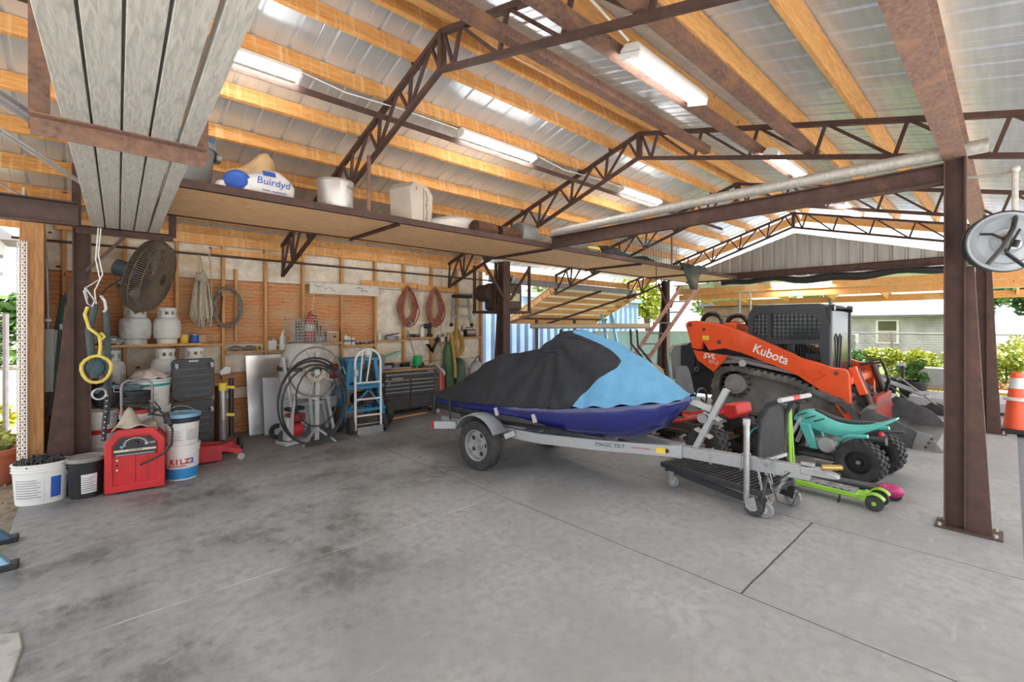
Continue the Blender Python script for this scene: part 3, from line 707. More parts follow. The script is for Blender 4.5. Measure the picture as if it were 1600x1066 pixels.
def bail(t, r, h, ang, drop, name='wire_handle', mat=None, oval=1.0):
    pts = []
    for k in range(13):
        a = math.pi * k / 12; pts.append(V((r * math.cos(a), math.sin(a) * r * .95 * math.cos(drop), h - math.sin(a) * r * .95 * math.sin(drop))))
    m_ = Matrix.Rotation(R(ang), 4, 'Z')
    G().tube([m_ @ p for p in pts], .0035, 6).xf(Matrix.Diagonal((1, oval, 1, 1))).ob(name, mat or m_zinc, t)

# oval grey white tub full of chain
t = T('chain_tub', 'oval white tub heaped with black rubber chain at the slab edge', 'tub', (-.28, 6.20, 0), -10)
bucket(t, .195, .37, m_bw, oval=.74)
wrap(t, .181, .188, .05, .24, 215, 285, m_lab, oval=.75); printlines(t, .188, [.07 + .022 * i for i in range(8)], 218, 280, oval=.75)
wrap(t, .181, .188, .05, .24, 300, 325, m_bluep, 'blue_label', oval=.75)
g = G(); q = random.Random(5)
for i in range(90):
    a, rr = q.uniform(0, 6.28), .172 * math.sqrt(q.random()); c = (rr * math.cos(a), .7 * rr * math.sin(a), .345 + .055 * (1 - (rr / .2) ** 2) + q.uniform(-.01, .015))
    g.tor(c, .022, .008, q.choice('xyz'), 8, 5)
g.ob('chain_fill', m_rubber, t)['kind'] = 'stuff'
# oval black tub
t = T('black_tub', 'round black pail with dusty lid and wire handle left of the welder', 'tub', (.03, 6.10, 0), -8)
bucket(t, .135, .36, m_bk, oval=1.0, lid=m_dust)
wrap(t, .124, .131, .05, .23, 262, 315, m_lab); printlines(t, .132, [.07 + .02 * i for i in range(7)], 265, 308)
bail(t, .145, .30, 185, 1.3)

# welder
t = T('arc_welder', 'red arc welding machine with dusty cloth on top and black control panel', 'welder', (.39, 5.90, 0), -9)
W, D = .45, .31
pr = [(-W / 2, .03), (W / 2, .03), (W / 2, .50), (W / 2 - .09, .61), (-W / 2 + .09, .61), (-W / 2, .50)]
G().prism(pr, 0, D, 'xz').ob('cabinet', m_red, t, bev=.012)
pf = [(-W / 2 - .008, .02), (W / 2 + .008, .02), (W / 2 + .008, .505), (W / 2 - .085, .625), (-W / 2 + .085, .625), (-W / 2 - .008, .505)]
pi = [(-W / 2 + .05, .09), (W / 2 - .05, .09), (W / 2 - .05, .475), (W / 2 - .115, .56), (-W / 2 + .115, .56), (-W / 2 + .05, .475)]
g = G(); n = 6
A = [g.b.verts.new((x, -.02, z)) for x, z in pf]; B = [g.b.verts.new((x, -.02, z)) for x, z in pi]
A2 = [g.b.verts.new((x, .006, z)) for x, z in pf]; B2 = [g.b.verts.new((x, .006, z)) for x, z in pi]
for i in range(n):
    j = (i + 1) % n
    g.b.faces.new((A[i], A[j], B[j], B[i])); g.b.faces.new((A[i], A2[i], A2[j], A[j])); g.b.faces.new((B[i], B[j], B2[j], B2[i]))
g.ob('front_frame', m_red, t, bev=.006)
G().prism([(-.165, .365), (.165, .365), (.165, .475), (.11, .545), (-.11, .545), (-.165, .475)], -.010, .004, 'xz').ob('control_panel', m_bk, t, bev=.003)
G().box((0, -.012, .418), (.325, .006, .022)).ob('pale_stripe', M('cream stripe', (.66, .60, .46), .5, 0, (.5, .44, .33), 20), t)
G().box((0, -.012, .378), (.30, .005, .016)).ob('lower_stripe', m_ink, t)
G().cyl((0, -.01, .485), (0, -.035, .485), .026, .022, 18).ob('dial_knob', m_black, t)
g = G()
for k in range(13):
    a = R(-10 + 200 * k / 12); g.box((.085 * math.cos(a), -.012, .475 + .06 * math.sin(a)), (.02, .003, .006), ry=0)
g.ob('dial_marking', m_white, t)
text('AC-225', .026, m_white, t, (.115, -.0125, .475), (90, 0, 0)); text('ARC WELDER', .017, m_black, t, (0, -.0165, .418), (90, 0, 0))
G().box((-.105, -.0125, .455), (.022, .003, .022), ry=45).ob('logo_diamond', m_lblue, t)
G().box((0, .004, .22), (.006, .008, .25)).ob('front_seam', m_dark, t); G().box((.1, .004, .22), (.004, .008, .25)).ob('front_seam', m_dark, t)
for z, m_ in ((.33, m_white), (.28, m_black), (.235, m_white)): G().cyl((-.14, 0, z), (-.14, -.012, z), .008, n=10).ob('socket', m_, t)
for s in (-1, 1): G().box((s * .17, .16, .015), (.05, .3, .03)).ob('foot_rail', m_dark, t)
G().cyl((.02, .1, .0), (.02, .06, .03), .02, n=8).ob('front_lug', m_dark, t)
G().tube([(-.13, .24, .55), (-.135, .24, 1.0), (-.125, .24, 1.05), (-.09, .24, 1.08), (.07, .24, 1.08), (.105, .24, 1.05), (.115, .24, 1.0), (.11, .24, .55)], .013, 10).ob('lift_handle', m_steelg, t)
m_cloth = M('dusty canvas', (.50, .45, .36), .95, 0, (.40, .35, .27), 14, b=.3)
g = G(); N = 12; q = random.Random(4)
def cz(x, y): return .635 + .17 * math.exp(-((x + .07) ** 2 / .006 + (y - .18) ** 2 / .010)) + .02 * math.sin(31 * x + 17 * y)
def drop(x): return max(0, abs(x) - .15) * 1.15
vs = [[g.b.verts.new((-.19 + .36 * i / N, .02 + .28 * j / N, cz(-.19 + .36 * i / N, .02 + .28 * j / N) - drop(-.19 + .36 * i / N))) for j in range(N + 1)] for i in range(N + 1)]
for i in range(N):
    for j in range(N): g.b.faces.new((vs[i][j], vs[i + 1][j], vs[i + 1][j + 1], vs[i][j + 1]))
o = g.ob('canvas_cloth', m_cloth, t, sm=80); o.modifiers.new('thick', 'SOLIDIFY').thickness = .008
tag(G().tube([(.30, 6.05, .85), (.42, 6.0, .83), (.58, 5.99, .78), (.64, 5.95, .70), (.68, 5.84, .58), (.66, 5.74, .45), (.60, 5.72, .38), (.52, 5.76, .33), (.42, 5.80, .28)], .011, 8)
    .tube([(.5, 6.05, .72), (.6, 6.02, .78), (.55, 5.98, .86), (.48, 6.02, .82), (.52, 6.06, .73), (.62, 6.04, .70), (.66, 5.95, .62)], .009, 8).tube([(.64, 5.96, .74), (.67, 5.86, .62)], .02, 8).ob('welding_cable', m_rubber), 'black welding cable looped over the corner of the red welder', 'cable')

# paint pail stack
t = T('paint_pail', 'white paint pail with red lettering and blue base at the bottom of its stack', 'pail', (.80, 6.12, 0), -20, 'stacked paint pails')
bucket(t, .155, .37, m_bw)
wrap(t, .1385, .1475, .012, .125, 190, 360, M('blue label band', (.03, .21, .50), .5, 0, (.04, .27, .58), 6), 'blue_band')
wrap(t, .148, .1535, .13, .275, 190, 360, m_lab, 'white_label')
for i, ch in enumerate('KILZ2'):
    a = R(247 + 17 * i); text(ch, .075, m_red if i < 4 else m_bluep, t, (.154 * math.cos(a), .154 * math.sin(a), .20), (90, 0, 247 + 17 * i + 90), bold=.003)
printlines(t, .1535, [.145, .158], 222, 300, m_red)
t = T('paint_pail', 'white paint pail with light blue lid and dark band on top of its stack', 'pail', (.80, 6.12, .335), 10, 'stacked paint pails')
bucket(t, .155, .345, m_bw, ring=False, lid=m_lblue)
wrap(t, .162, .164, .275, .325, 0, 360, m_navy, 'dark_band', n=32)
wrap(t, .145, .154, .06, .25, 200, 255, m_lab, 'printed_label'); printlines(t, .152, [.09 + .02 * i for i in range(7)], 204, 250)
wrap(t, .145, .154, .06, .25, 262, 320, m_lab, 'printed_label'); printlines(t, .152, [.09 + .02 * i for i in range(7)], 266, 312)
bail(t, .162, .30, 5, -1.0)

# pails behind the welder
def stack(x, y, zs, r, h, mat, lid, labs, grp, rz=0):
    out = []
    for i, z in enumerate(zs):
        t = T('plastic_pail', labs[i], 'pail', (x, y, z), rz, grp); bucket(t, r, h, mat[i], lid=lid[i]); out.append(t)
    return out
m_rlid = M('red lid', (.55, .03, .035), .4)
a = stack(.14, 6.72, (0, .365), .15, .36, (m_bw, m_bw), (m_bw, None), ('white pail on the floor behind the black tub', 'white pail with a red band hung with black straps beside the column'), 'white pails by the column')
wrap(a[1], .142, .146, .12, .17, 180, 360, m_red, 'red_band')
wrap(a[0], .142, .148, .06, .25, 200, 330, m_lab, 'label')
a = stack(.44, 6.44, (0, .365), .15, .36, (m_bw, m_bw), (m_bw, m_rlid), ('white pail on the floor behind the red welder', 'white pail with red lid under the coiled black cord'), 'white pails behind the welder')
g = G(); q = random.Random(8)
for i in range(16): g.tor((q.uniform(-.015, .015), q.uniform(-.015, .015), .012 + .0105 * i), .10 + q.uniform(-.02, .02), .012, 'z', 22, 6)
tag(g.ob('power_cord_coil', m_rubber, loc=(.44, 6.44, .755)), 'coiled black cord piled on the red lid behind the welder handle', 'cord coil')
m_pale = M('pale rag', (.68, .60, .57), .95, 0, (.52, .42, .40), 16, b=.4)
a = stack(.58, 6.92, (0, .30, .62), .205, .40, (m_bw, m_bw, m_bw), (None, None, None), ('white drum on the floor below the rag pail', 'white drum in the middle below the rag pail', 'white pail with teal rim bands topped by a pink rag'), 'drums under the rag')
wrap(a[2], .214, .216, .32, .345, 0, 360, m_teal, 'teal_band', n=32); wrap(a[2], .210, .214, .375, .405, 0, 360, m_teal, 'teal_band', n=32); wrap(a[2], .183, .186, .02, .05, 0, 360, m_teal, 'teal_band', n=32)
wrap(a[2], .19, .2, .07, .28, 200, 300, m_lab, 'label'); printlines(a[2], .201, [.10 + .03 * i for i in range(5)], 240, 290); wrap(a[2], .198, .2, .24, .27, 215, 235, m_red, 'red_print')
q = random.Random(2); g = G(); N = 16
def rz_(x, y):
    d = math.hypot(x, y); return 1.03 + .10 * max(0, 1 - (d / .19) ** 2) + .02 * math.sin(40 * x + 9 * y) * math.cos(33 * y) - .3 * max(0, d - .205)
vs = [[g.b.verts.new(((-.2 + .4 * i / N) * (1 - .5 * abs(j / N - .5)), (-.2 + .4 * j / N) * (1 - .5 * abs(i / N - .5)), rz_((-.2 + .4 * i / N) * (1 - .5 * abs(j / N - .5)), (-.2 + .4 * j / N) * (1 - .5 * abs(i / N - .5))))) for j in range(N + 1)] for i in range(N + 1)]
for i in range(N):
    for j in range(N): g.b.faces.new((vs[i][j], vs[i + 1][j], vs[i + 1][j + 1], vs[i][j + 1]))
o = g.ob('pink_rag', m_pale, sm=80, loc=(.58, 6.92, 0)); o.modifiers.new('thick', 'SOLIDIFY').thickness = .006
tag(o, 'crumpled pink and white rag on the teal banded pail', 'rag')
m_bag = M('black nylon', (.025, .026, .03), .8, 0, (.05, .05, .055), 12, b=.3)
t = T('tool_bag', 'black nylon tool bag with buckled blue strap on the pail by the column', 'bag', (.19, 6.66, .74), 0)
G().sph((0, 0, .15), (.13, .11, .15), 12).jit(.006, 2).ob('bag_body', m_bag, t)
m_denim = M('blue grey webbing', (.13, .19, .24), .85, 0, (.09, .14, .18), 20)
G().tube([(-.09, -.13, .2), (0, -.15, .27), (.1, -.14, .24), (.2, -.1, .2)], .022, 8).xf(Matrix.Diagonal((1, 1, 1, 1))).ob('strap', m_denim, t)
g = G().tube([(.06, -.17, .20), (.13, -.17, .19), (.13, -.17, .26), (.06, -.17, .27)], .006, 6, True); g.ob('buckle', m_zinc, t)
G().box((.22, -.02, .20), (.16, .12, .10), rz=10).ob('blue_pouch', m_denim, t, bev=.025)

# harness hung on the column
t = T('safety_harness', 'safety harness with yellow strap loop hanging on the left column', 'harness', (.07, 5.86, 0))
m_ystrap = M('yellow webbing', (.72, .58, .12), .7, 0, (.55, .42, .08), 16, b=.3)
lp = []
for k in range(16):
    a = 2 * math.pi * k / 16; lp.append((.03 + .105 * math.cos(a) * (1 + .06 * math.sin(3 * a)), -.02, 1.235 + .125 * math.sin(a)))
G().tube(lp, .015, 8, True).ob('yellow_loop', m_ystrap, t)
G().tube([(.05, -.02, 1.35), (.06, -.02, 1.45), (.05, -.02, 1.55), (-.02, -.01, 1.62), (-.05, 0, 1.75), (-.03, 0, 1.82)], .014, 8).tube([(.05, -.02, 1.5), (.09, -.02, 1.54), (.06, -.02, 1.58)], .012, 8).ob('yellow_lanyard', m_ystrap, t)
G().tube([(-.055, .0, 1.97), (-.03, 0, 1.85), (.0, -.01, 1.82), (.02, -.01, 1.88), (-.045, 0, 2.0)], .009, 8).ob('snap_hook', m_zinc, t)
G().tube([(.06, 0, 1.93), (.09, 0, 1.88), (.10, 0, 1.8), (.08, 0, 1.77)], .014, 8).ob('rope_clip', m_zinc, t)
m_web = M('dark green grey webbing', (.07, .10, .10), .85, 0, (.05, .07, .075), 16)
G().tube([(.02, .01, 1.85), (-.02, .02, 1.6), (0, .02, 1.3), (.02, .02, 1.15)], .028, 8).tube([(.1, .02, 1.78), (.11, .03, 1.5), (.12, .03, 1.1), (.10, .03, .7)], .024, 8).ob('webbing', m_web, t)
G().sph((.03, .03, 1.25), (.07, .04, .09), 8).ob('pad', M('teal pad', (.04, .09, .11), .8), t)
G().tube([(.08, 0, .55), (.09, 0, .75), (.11, 0, .95), (.10, .01, 1.2)], .02, 8).ob('belt', m_bag, t)
G().tor((.05, -.02, 1.0), .05, .010, 'y', 18, 8).ob('ring', m_zinc, t)
for k in range(9): G().cyl((.075 + .004 * k, -.022, .58 + .05 * k), (.075 + .004 * k, -.030, .58 + .05 * k), .007, n=8).ob('belt_rivet', m_zinc, t)
tag(G().tube([(.12, 6.2, 2.62), (.10, 6.15, 2.3), (.13, 6.1, 2.1), (.02, 6.0, 2.0), (.04, 5.95, 1.9)], .006, 6).tube([(.14, 6.2, 2.62), (.12, 6.15, 2.35), (.15, 6.1, 2.15), (.09, 6.0, 1.98), (.10, 5.95, 1.85)], .006, 6).ob('thin_rope', m_white), 'thin white cord hanging from the plank rack to the harness', 'cord')
tag(G().tube([(.09, 6.1, 1.86), (.2, 6.6, 2.05), (.38, 7.0, 2.22)], .006, 6).ob('black_wire', m_black), 'thin black wire from the column up to the fan motor', 'wire')

# electrical boxes, conduit, hoses on the corner post
t = T('electrical_box', 'tall grey electrical box with conduit beside the wooden corner post', 'electrical box', (-.265, 6.86, 0))
G().box((0, 0, 1.28), (.115, .10, .66)).ob('cover', M('grey steel box', (.40, .43, .42), .5, .3, (.33, .35, .35), 10), t, bev=.006)
G().tube([(0, .02, 1.6), (.0, .02, 1.9), (-.012, .02, 2.3), (-.03, .02, 2.62), (-.05, .1, 2.75)], .018, 8).ob('conduit', m_zinc, t)
G().box((0, 0, 1.70), (.06, .02, .02)).ob('conduit_clamp', m_zinc, t)
G().tube([(-.03, .02, .96), (-.03, .02, .82), (-.07, .03, .68), (-.10, .05, .55)], .022, 8).tube([(.03, .02, .96), (.02, .02, .8), (-.03, .03, .64), (-.06, .05, .5)], .022, 8).ob('lower_conduit', m_grey, t)
t = T('meter_box', 'narrow grey box right of the tall electrical box behind green hose', 'electrical box', (-.16, 6.86, 0))
G().box((0, .02, 1.32), (.105, .09, .56)).ob('cover', m_lgrey, t, bev=.006); G().cyl((0, -.04, 1.6), (0, -.04, 1.66), .02, n=10).ob('connector', m_zinc, t)
m_ghose = M('dark green hose', (.028, .065, .055), .55, 0, (.04, .085, .075), 9)
def hang_coil(name, x, y, zt, zb, wd, n, r, mat, label, cat, seed=1, grp=None, ax=0, core=None):
    """a hank of hose or rope hung from one point"""
    q = random.Random(seed); g = G()
    for i in range(n):
        w_ = wd * q.uniform(.45, 1.0); b_ = zb + (zt - zb) * q.uniform(0, .2); off = q.uniform(-.035, .035); tp = zt - q.uniform(0, .05); sk = q.uniform(-.03, .03)
        pts = []
        for k in range(24):
            a = 2 * math.pi * k / 24; v = (1 - math.cos(a)) / 2          # 0 top 1 bottom
            hw = w_ / 2 * math.sin(a) * (.45 + .55 * min(1, v * 1.6))
            pts.append((x + hw + sk * v, y + off, tp + (b_ - tp) * v))
        g.tube(pts, r, 6, True)
    return tag(g.ob(name, mat), label, cat, grp)
hang_coil('garden_hose', -.13, 6.86, 2.0, .75, .22, 7, .013, m_ghose, 'dark green hose hung in long loops between the boxes and column', 'hose', 3)
hang_coil('black_cable', -.02, 7.98, 2.15, 1.1, .22, 6, .010, m_rubber, 'black cable hung in loops behind the flared column', 'cable', 4)
tag(G().tube([(-.17, 6.78, 1.6), (-.2, 6.7, 1.0), (-.16, 6.66, .75), (-.24, 6.62, .55), (-.12, 6.62, .62), (-.07, 6.62, .9)], .016, 8).tube([(-.07, 6.62, .95), (-.11, 6.60, .5), (-.14, 6.58, .05)], .024, 8).ob('grey_hose', m_ghose), 'thick grey green hose running down to the floor by the column', 'hose')
# perforated angle leaning on the post
t = T('perforated_angle', 'tall white perforated steel angle standing against the corner post', 'steel angle', (-.42, 6.46, 0))
mt, n_, l_, p_ = nt('perforated white steel'); p_.inputs['Base Color'].default_value = (.78, .78, .77, 1); p_.inputs['Roughness'].default_value = .4
g = G()
for s, a, b in ((0, -.035, .035),):
    nz_, nx_ = 88, 2
    for i in range(nz_):
        z0 = 2.46 * i / nz_; z1 = 2.46 * (i + 1) / nz_; dz = (z1 - z0)
        for j in range(nx_):
            xa = -.034 + .034 * j; xb = xa + .034; sh = .008 if i % 2 else 0
            g.box(((xa + xb) / 2, 0, z0 + .004), (.034, .003, .008))
            g.box((xa + .005 + sh, 0, z0 + dz / 2 + .004), (.010, .003, dz - .008)); g.box((xb - .004, 0, z0 + dz / 2 + .004), (.008, .003, dz - .008))
g.ob('perforated_flange', mt, t)
G().box((-.036, .03, 1.23), (.003, .06, 2.46)).ob('side_flange', mt, t)

# floor jack and creeper
t = T('floor_jack', 'low red trolley jack lying open in front of the black creeper', 'jack', (1.13, 6.62, 0), -6)
m_rj = M('scuffed red paint', (.55, .025, .035), .45, 0, (.38, .02, .03), 9, dirt=(.10, .06, .06), dl=.6, dh=.8, ds=7)
for s in (-1, 1): G().prism([(-.22, .02), (.12, .02), (.12, .13), (.34, .10), (.34, .06), (.13, .03), (.12, .17), (-.22, .17)][:3] + [(.34, .06), (.34, .11), (.10, .20), (-.22, .22)], s * .12 - .006, s * .12 + .006, 'xz').ob('side_plate', m_rj, t)
G().box((-.05, 0, .03), (.33, .23, .02)).ob('bed', m_rj, t)
G().bar((-.2, .0, .12), (.22, 0, .17), .08, .05).cyl((.22, 0, .17), (.22, 0, .21), .05, n=14).ob('lift_arm', m_rj, t)
G().cyl((-.1, 0, .09), (.06, 0, .09), .035, n=12).ob('hydraulic_pump', m_dark, t)
for s in (-1, 1): G().cyl((.32, s * .135, .04), (.32, s * .165, .04), .04, n=16).ob('front_wheel', m_zinc, t)
for s in (-1, 1): G().cyl((-.18, s * .10, .035), (-.18, s * .13, .035), .035, n=14).ob('rear_caster', m_dark, t)
t = T('jack_stand_tool', 'upright grey and silver telescoping jack with yellow clips beside the creeper', 'jack', (1.37, 6.95, 0))
G().box((0, 0, .06), (.22, .2, .10)).ob('foot', m_rj, t, bev=.02)
for s in (-1, 1): G().cyl((s * .1 + .04, -.02, .09), (s * .1 + .08, -.02, .09), .085, n=18).ob('wheel', m_rubber, t)
G().cyl((-.03, 0, .1), (-.03, 0, .42), .05, n=16).ob('lower_tube', m_steelg, t); G().cyl((-.03, 0, .42), (-.03, 0, .80), .042, n=16).ob('chrome_tube', m_zinc, t)
G().cyl((-.03, 0, .80), (-.03, 0, .90), .05, n=16).ob('yellow_cap', m_yel, t, bev=.004)
for z in (.48, .84): G().box((.05, 0, z), (.10, .06, .04), ry=8).ob('yellow_clip', m_yel, t, bev=.006)
G().cyl((.07, .03, .2), (.07, .03, .95), .03, n=12).ob('side_tube', m_black, t)
G().prism([(-.06, 1.0), (.05, 1.02), (.06, 1.10), (0, 1.12), (-.07, 1.05)], -.03, .03, 'xz').ob('bag_flap', m_lgrey, t, bev=.01)
m_creep = M('creeper black plastic', (.028, .03, .033), .5, 0, (.045, .047, .05), 7)
t = T('mechanic_creeper', 'black dimpled mechanic creeper standing upright against the tanks', 'creeper', (1.02, 6.98, .0), 3)
G().prism(rect_round(.45, .50, .05), 0, .035, 'xy').xf(Matrix.Translation((0, 0, .98)) @ Matrix.Rotation(R(90), 4, 'X')).ob('upper_board', m_creep, t, bev=.008)
G().prism(rect_round(.45, .56, .05), .012, .045, 'xy').xf(Matrix.Translation((0, .0, .43)) @ Matrix.Rotation(R(90), 4, 'X')).ob('lower_board', m_creep, t, bev=.008)
for z0, y0 in ((.76, -.036), (.22, -.046)):
    for i in range(5):
        for j in range(7):
            x = -.17 + .052 * j + (.026 if i % 2 else 0)
            if x < .19: G().tor((x, y0, z0 + .082 * i), .020, .005, 'y', 10, 5, 5, 175).ob('dimple_highlight', m_grey, t)  # grey arc puts the highlight of each dimple rim into the colour
for x, z in ((-.185, 1.16), (.185, 1.16), (-.185, .60), (.185, .60), (.185, .12), (-.185, .12)):
    c = G().cyl((x, -.05, z), (x, -.075, z), .014, n=10).box((x, -.08, z - .01), (.03, .02, .05)); o = c.ob('caster', m_zinc, t); G().cyl((x - .012, -.105, z - .02), (x + .012, -.105, z - .02), .025, n=12).ob('wheel', m_lgrey, o)
G().box((0, -.037, 1.20), (.10, .004, .022)).ob('logo_plate', m_lgrey, t)
tag(G().box((.93, 6.80, .13), (.16, .06, .12), rz=20, rx=30).ob('paper_pack', m_lab, bev=.01), 'crumpled white paper pack on the floor before the creeper', 'paper pack')

# gas cylinders
m_tank = M('propane tank white', (.74, .75, .74), .45, 0, (.66, .67, .66), 4, dirt=(.46, .36, .26), dl=.6, dh=.82, ds=5)
m_tank2 = M('propane tank weathered', (.62, .66, .66), .55, 0, (.52, .55, .55), 4, dirt=(.36, .26, .18), dl=.52, dh=.75, ds=6)
def lp(x, y, z, mat, label, s=1.0, rz=0):
    t = T('propane_tank', label, 'propane tank', (x, y, z), rz, 'propane tanks')
    r = .155 * s
    G().lathe([(0, .04), (r * .6, .045), (r * .9, .075), (r, .12), (r, .185), (r + .002, .19), (r, .195), (r, .27), (r * .9, .325), (r * .6, .36), (r * .2, .375), (0, .375)], n=28).ob('vessel', mat, t)
    G().lathe([(r * .70, .0), (r * .74, .0), (r * .74, .06), (r * .70, .06)], n=24).ob('foot_ring', mat, t)
    g = G(); hh = .12
    for a0, a1, z0, z1 in ((-60, 240, .345, .375), (-60, -38, .36, .36 + hh), (218, 240, .36, .36 + hh), (30, 150, .36, .36 + hh), (-60, 240, .345 + hh - .03, .36 + hh), (262, 278, .35, .36 + hh), (215, 325, .36 + hh - .045, .36 + hh), (232, 308, .35, .39)):
        rs = []
        for k in range(9):
            a = R(a0 + (a1 - a0) * k / 8); c, s_ = math.cos(a), math.sin(a)
            rs.append([(r * .66 * c, r * .66 * s_, z0), (r * .66 * c, r * .66 * s_, z1), (r * .70 * c, r * .70 * s_, z1), (r * .70 * c, r * .70 * s_, z0)])
        g.rings(rs)
    g.ob('collar', mat, t)
    G().cyl((0, 0, .37), (0, 0, .43), .022, n=10).cyl((0, 0, .40), (0, -.05, .40), .016, n=10).ob('valve', m_brass, t)
    return t
t = T('tank_shelf', 'rough wooden shelf board holding two propane tanks on the wall', 'shelf', (.52, 7.80, 1.385))
G().box((0, 0, 0), (1.45, .36, .03)).ob('board', m_stud, t)
lp(.51, 7.75, 1.40, m_tank2, 'weathered bluish propane tank on the upper shelf, under the fan', 1.08, 20)
lp(.845, 7.76, 1.40, m_tank, 'white propane tank on the upper shelf next to the hanging rope', 1.0, 10)
t = T('low_bench', 'low rough bench behind the pails holding propane tanks', 'bench', (.72, 7.58, 0))
G().box((0, 0, .84), (1.5, .42, .04)).ob('top', m_stud, t)
for x in (-.7, .7): G().box((x, 0, .41), (.05, .4, .82)).ob('leg', m_stud, t)
o = lp(.25, 7.52, .86, m_tank2, 'propane tank with a big white label on the low bench by the column', 1.0, -10)
G().box((.02, -.155, .16), (.2, .012, .16)).ob('paper_label', m_lab, o); 
for i in range(6): G().box((.02 - .01 * (i % 3), -.163, .10 + .022 * i), (.15 - .02 * (i % 3), .003, .005)).ob('printed_line', m_ink, o)
lp(.80, 7.52, .86, m_tank, 'white propane tank on the low bench, straight below the upper white one', 1.0, 5)
lp(1.13, 7.56, .86, m_tank, 'white propane tank on the low bench half hidden by the creeper', 1.0, 15)
t = sack('foil_bundle', (.24, 7.78, 1.40), (.34, .22, .17), M('crinkled clear foil', (.62, .64, .62), .25, .3, (.35, .37, .36), 20, b=.8, bs=25), 'crinkled foil bundle on the upper shelf left of the bluish tank', 'foil bundle', 0, 21, dent=.5)
for x, m_, lab in ((1.04, m_yel, 'yellow topped tin on the upper shelf below the rope'), (1.16, m_bluep, 'blue tin on the upper shelf below the rope')):
    t = T('paint_tin', lab, 'tin', (x, 7.80, 1.40), 0, 'tins below the rope'); G().cyl((0, 0, 0), (0, 0, .11), .052, n=18).ob('tin_body', m_, t); G().cyl((0, 0, .11), (0, 0, .118), .054, n=18).ob('tin_lid', m_zinc, t)
tag(G().box((1.24, 7.83, 1.455), (.12, .08, .11), rz=5).ob('brown_carton', m_kraft, bev=.004), 'small brown carton on the upper shelf end below the rope', 'carton')

# rope hank and cable coil on the wall
m_rope = M('natural rope', (.58, .52, .42), .9, 0, (.42, .37, .28), 40, b=.4)
t = T('rope_hank', 'thick hank of natural rope hanging on the wall studs', 'rope', (1.25, 7.86, 0))
q = random.Random(6); g = G()
for i in range(26):
    a = q.uniform(-.115, .115); b_ = q.uniform(-.05, .05); zb = 1.56 + q.uniform(0, .16) + abs(a) * .6; 
    top = 2.42 - q.uniform(0, .06)
    pts = [(a * .45, b_, top), (a * .75, b_, 2.2), (a * 1.05, b_, 1.9), (a * 1.15, b_, zb + .08), (a * 1.0 + .015, b_ + .01, zb), (a * .9 + .03, b_ + .01, zb + .08), (a * .95 + .02, b_ + .02, 1.9), (a * .6, b_ + .02, 2.25), (a * .4, b_, top)]
    g.tube(pts, .011, 6)
g.ob('strands', m_rope, t)
g = G()
for k in range(5): g.tor((0, 0, 2.28 + .018 * k), .075 - .006 * k, .012, 'z', 18, 6)
g.ob('binding', m_rope, t)
G().tube([(-.02, 0, 2.4), (-.03, .02, 2.6), (-.02, .04, 2.68), (.0, .05, 2.6), (.02, 0, 2.4)], .009, 6).tube([(.1, .02, 2.68), (.125, .02, 2.3), (.13, .02, 1.9), (.11, .01, 1.62)], .009, 6).ob('hanging_loop', m_rope, t)
g = G(); q = random.Random(9)
for i in range(9): g.tube([((.175 + q.uniform(-.03, .03)) * math.cos(2 * math.pi * k / 26) , -.01 - .008 * i % .05 + q.uniform(-.01, .01), (.305 + q.uniform(-.006, .006) - .012 * (i % 4)) * math.sin(2 * math.pi * k / 26)) for k in range(26)], .010, 6, True)
tag(g.ob('cable_coil', M('grey cable', (.21, .20, .18), .6, 0, (.14, .135, .12), 20), loc=(1.585, 7.95, 1.915)), 'oval coil of grey cable hanging between the rope and the mixer', 'cable coil')
t = T('steel_clevis', 'small rusty steel yoke hanging inside the grey cable coil', 'steel yoke', (1.45, 7.96, 1.9))
G().bar((-.05, 0, -.16), (-.02, 0, .16), .02, .012).bar((.05, 0, -.16), (.08, 0, .18), .02, .012).ob('arm', m_rust, t); G().bar((-.05, 0, -.12), (.06, 0, -.12), .02, .02).ob('crosspiece', m_rust, t)

# big fan
t = T('drum_fan', 'large rusty wire guard fan mounted high on the wall beside the planks', 'fan', (.60, 7.0, 2.23))
A = Matrix.Rotation(R(-26), 4, 'Z') @ Matrix.Rotation(R(17), 4, 'Y')
m_guard = M('dusty wire guard', (.19, .155, .115), .85, .1, (.12, .095, .07), 20)
g = G()
for k in range(104):
    a = 2 * math.pi * k / 104; pts = []
    for r, x in ((.06, .13), (.25, .125), (.40, .09), (.45, 0), (.42, -.08), (.25, -.13), (.10, -.14)): pts.append((x, r * math.cos(a), r * math.sin(a)))
    g.tube(pts, .005, 5)
for r, x in ((.45, 0), (.40, .09), (.25, .125), (.12, .13), (.42, -.08), (.25, -.13)): g.tor((x, 0, 0), r, .006, 'x', 36, 5)
g.xf(A).ob('wire_guard', m_guard, t)
G().cyl((.12, 0, 0), (.135, 0, 0), .07, n=20).xf(A).ob('guard_badge', m_dark, t)
for k in range(3):
    g = G(); a0 = 2 * math.pi * k / 3; P = []
    for r in (.05, .2, .38): 
        for d, x in ((-.35, -.03), (.35, .03)): P.append((x, r * math.cos(a0 + d), r * math.sin(a0 + d)))
    g.tri(P, [(0, 1, 3, 2), (2, 3, 5, 4)]); o = g.xf(A).ob('blade', m_steelg, t, sm=60); o.modifiers.new('thick', 'SOLIDIFY').thickness = .004
G().cyl((-.36, 0, 0), (-.12, 0, 0), .095, n=20).xf(A).ob('motor', M('blue grey motor', (.12, .16, .20), .5, .2), t, bev=.012)
G().cyl((-.37, 0, 0), (-.36, 0, 0), .07, n=16).xf(A).ob('motor_cap', m_lgrey, t)
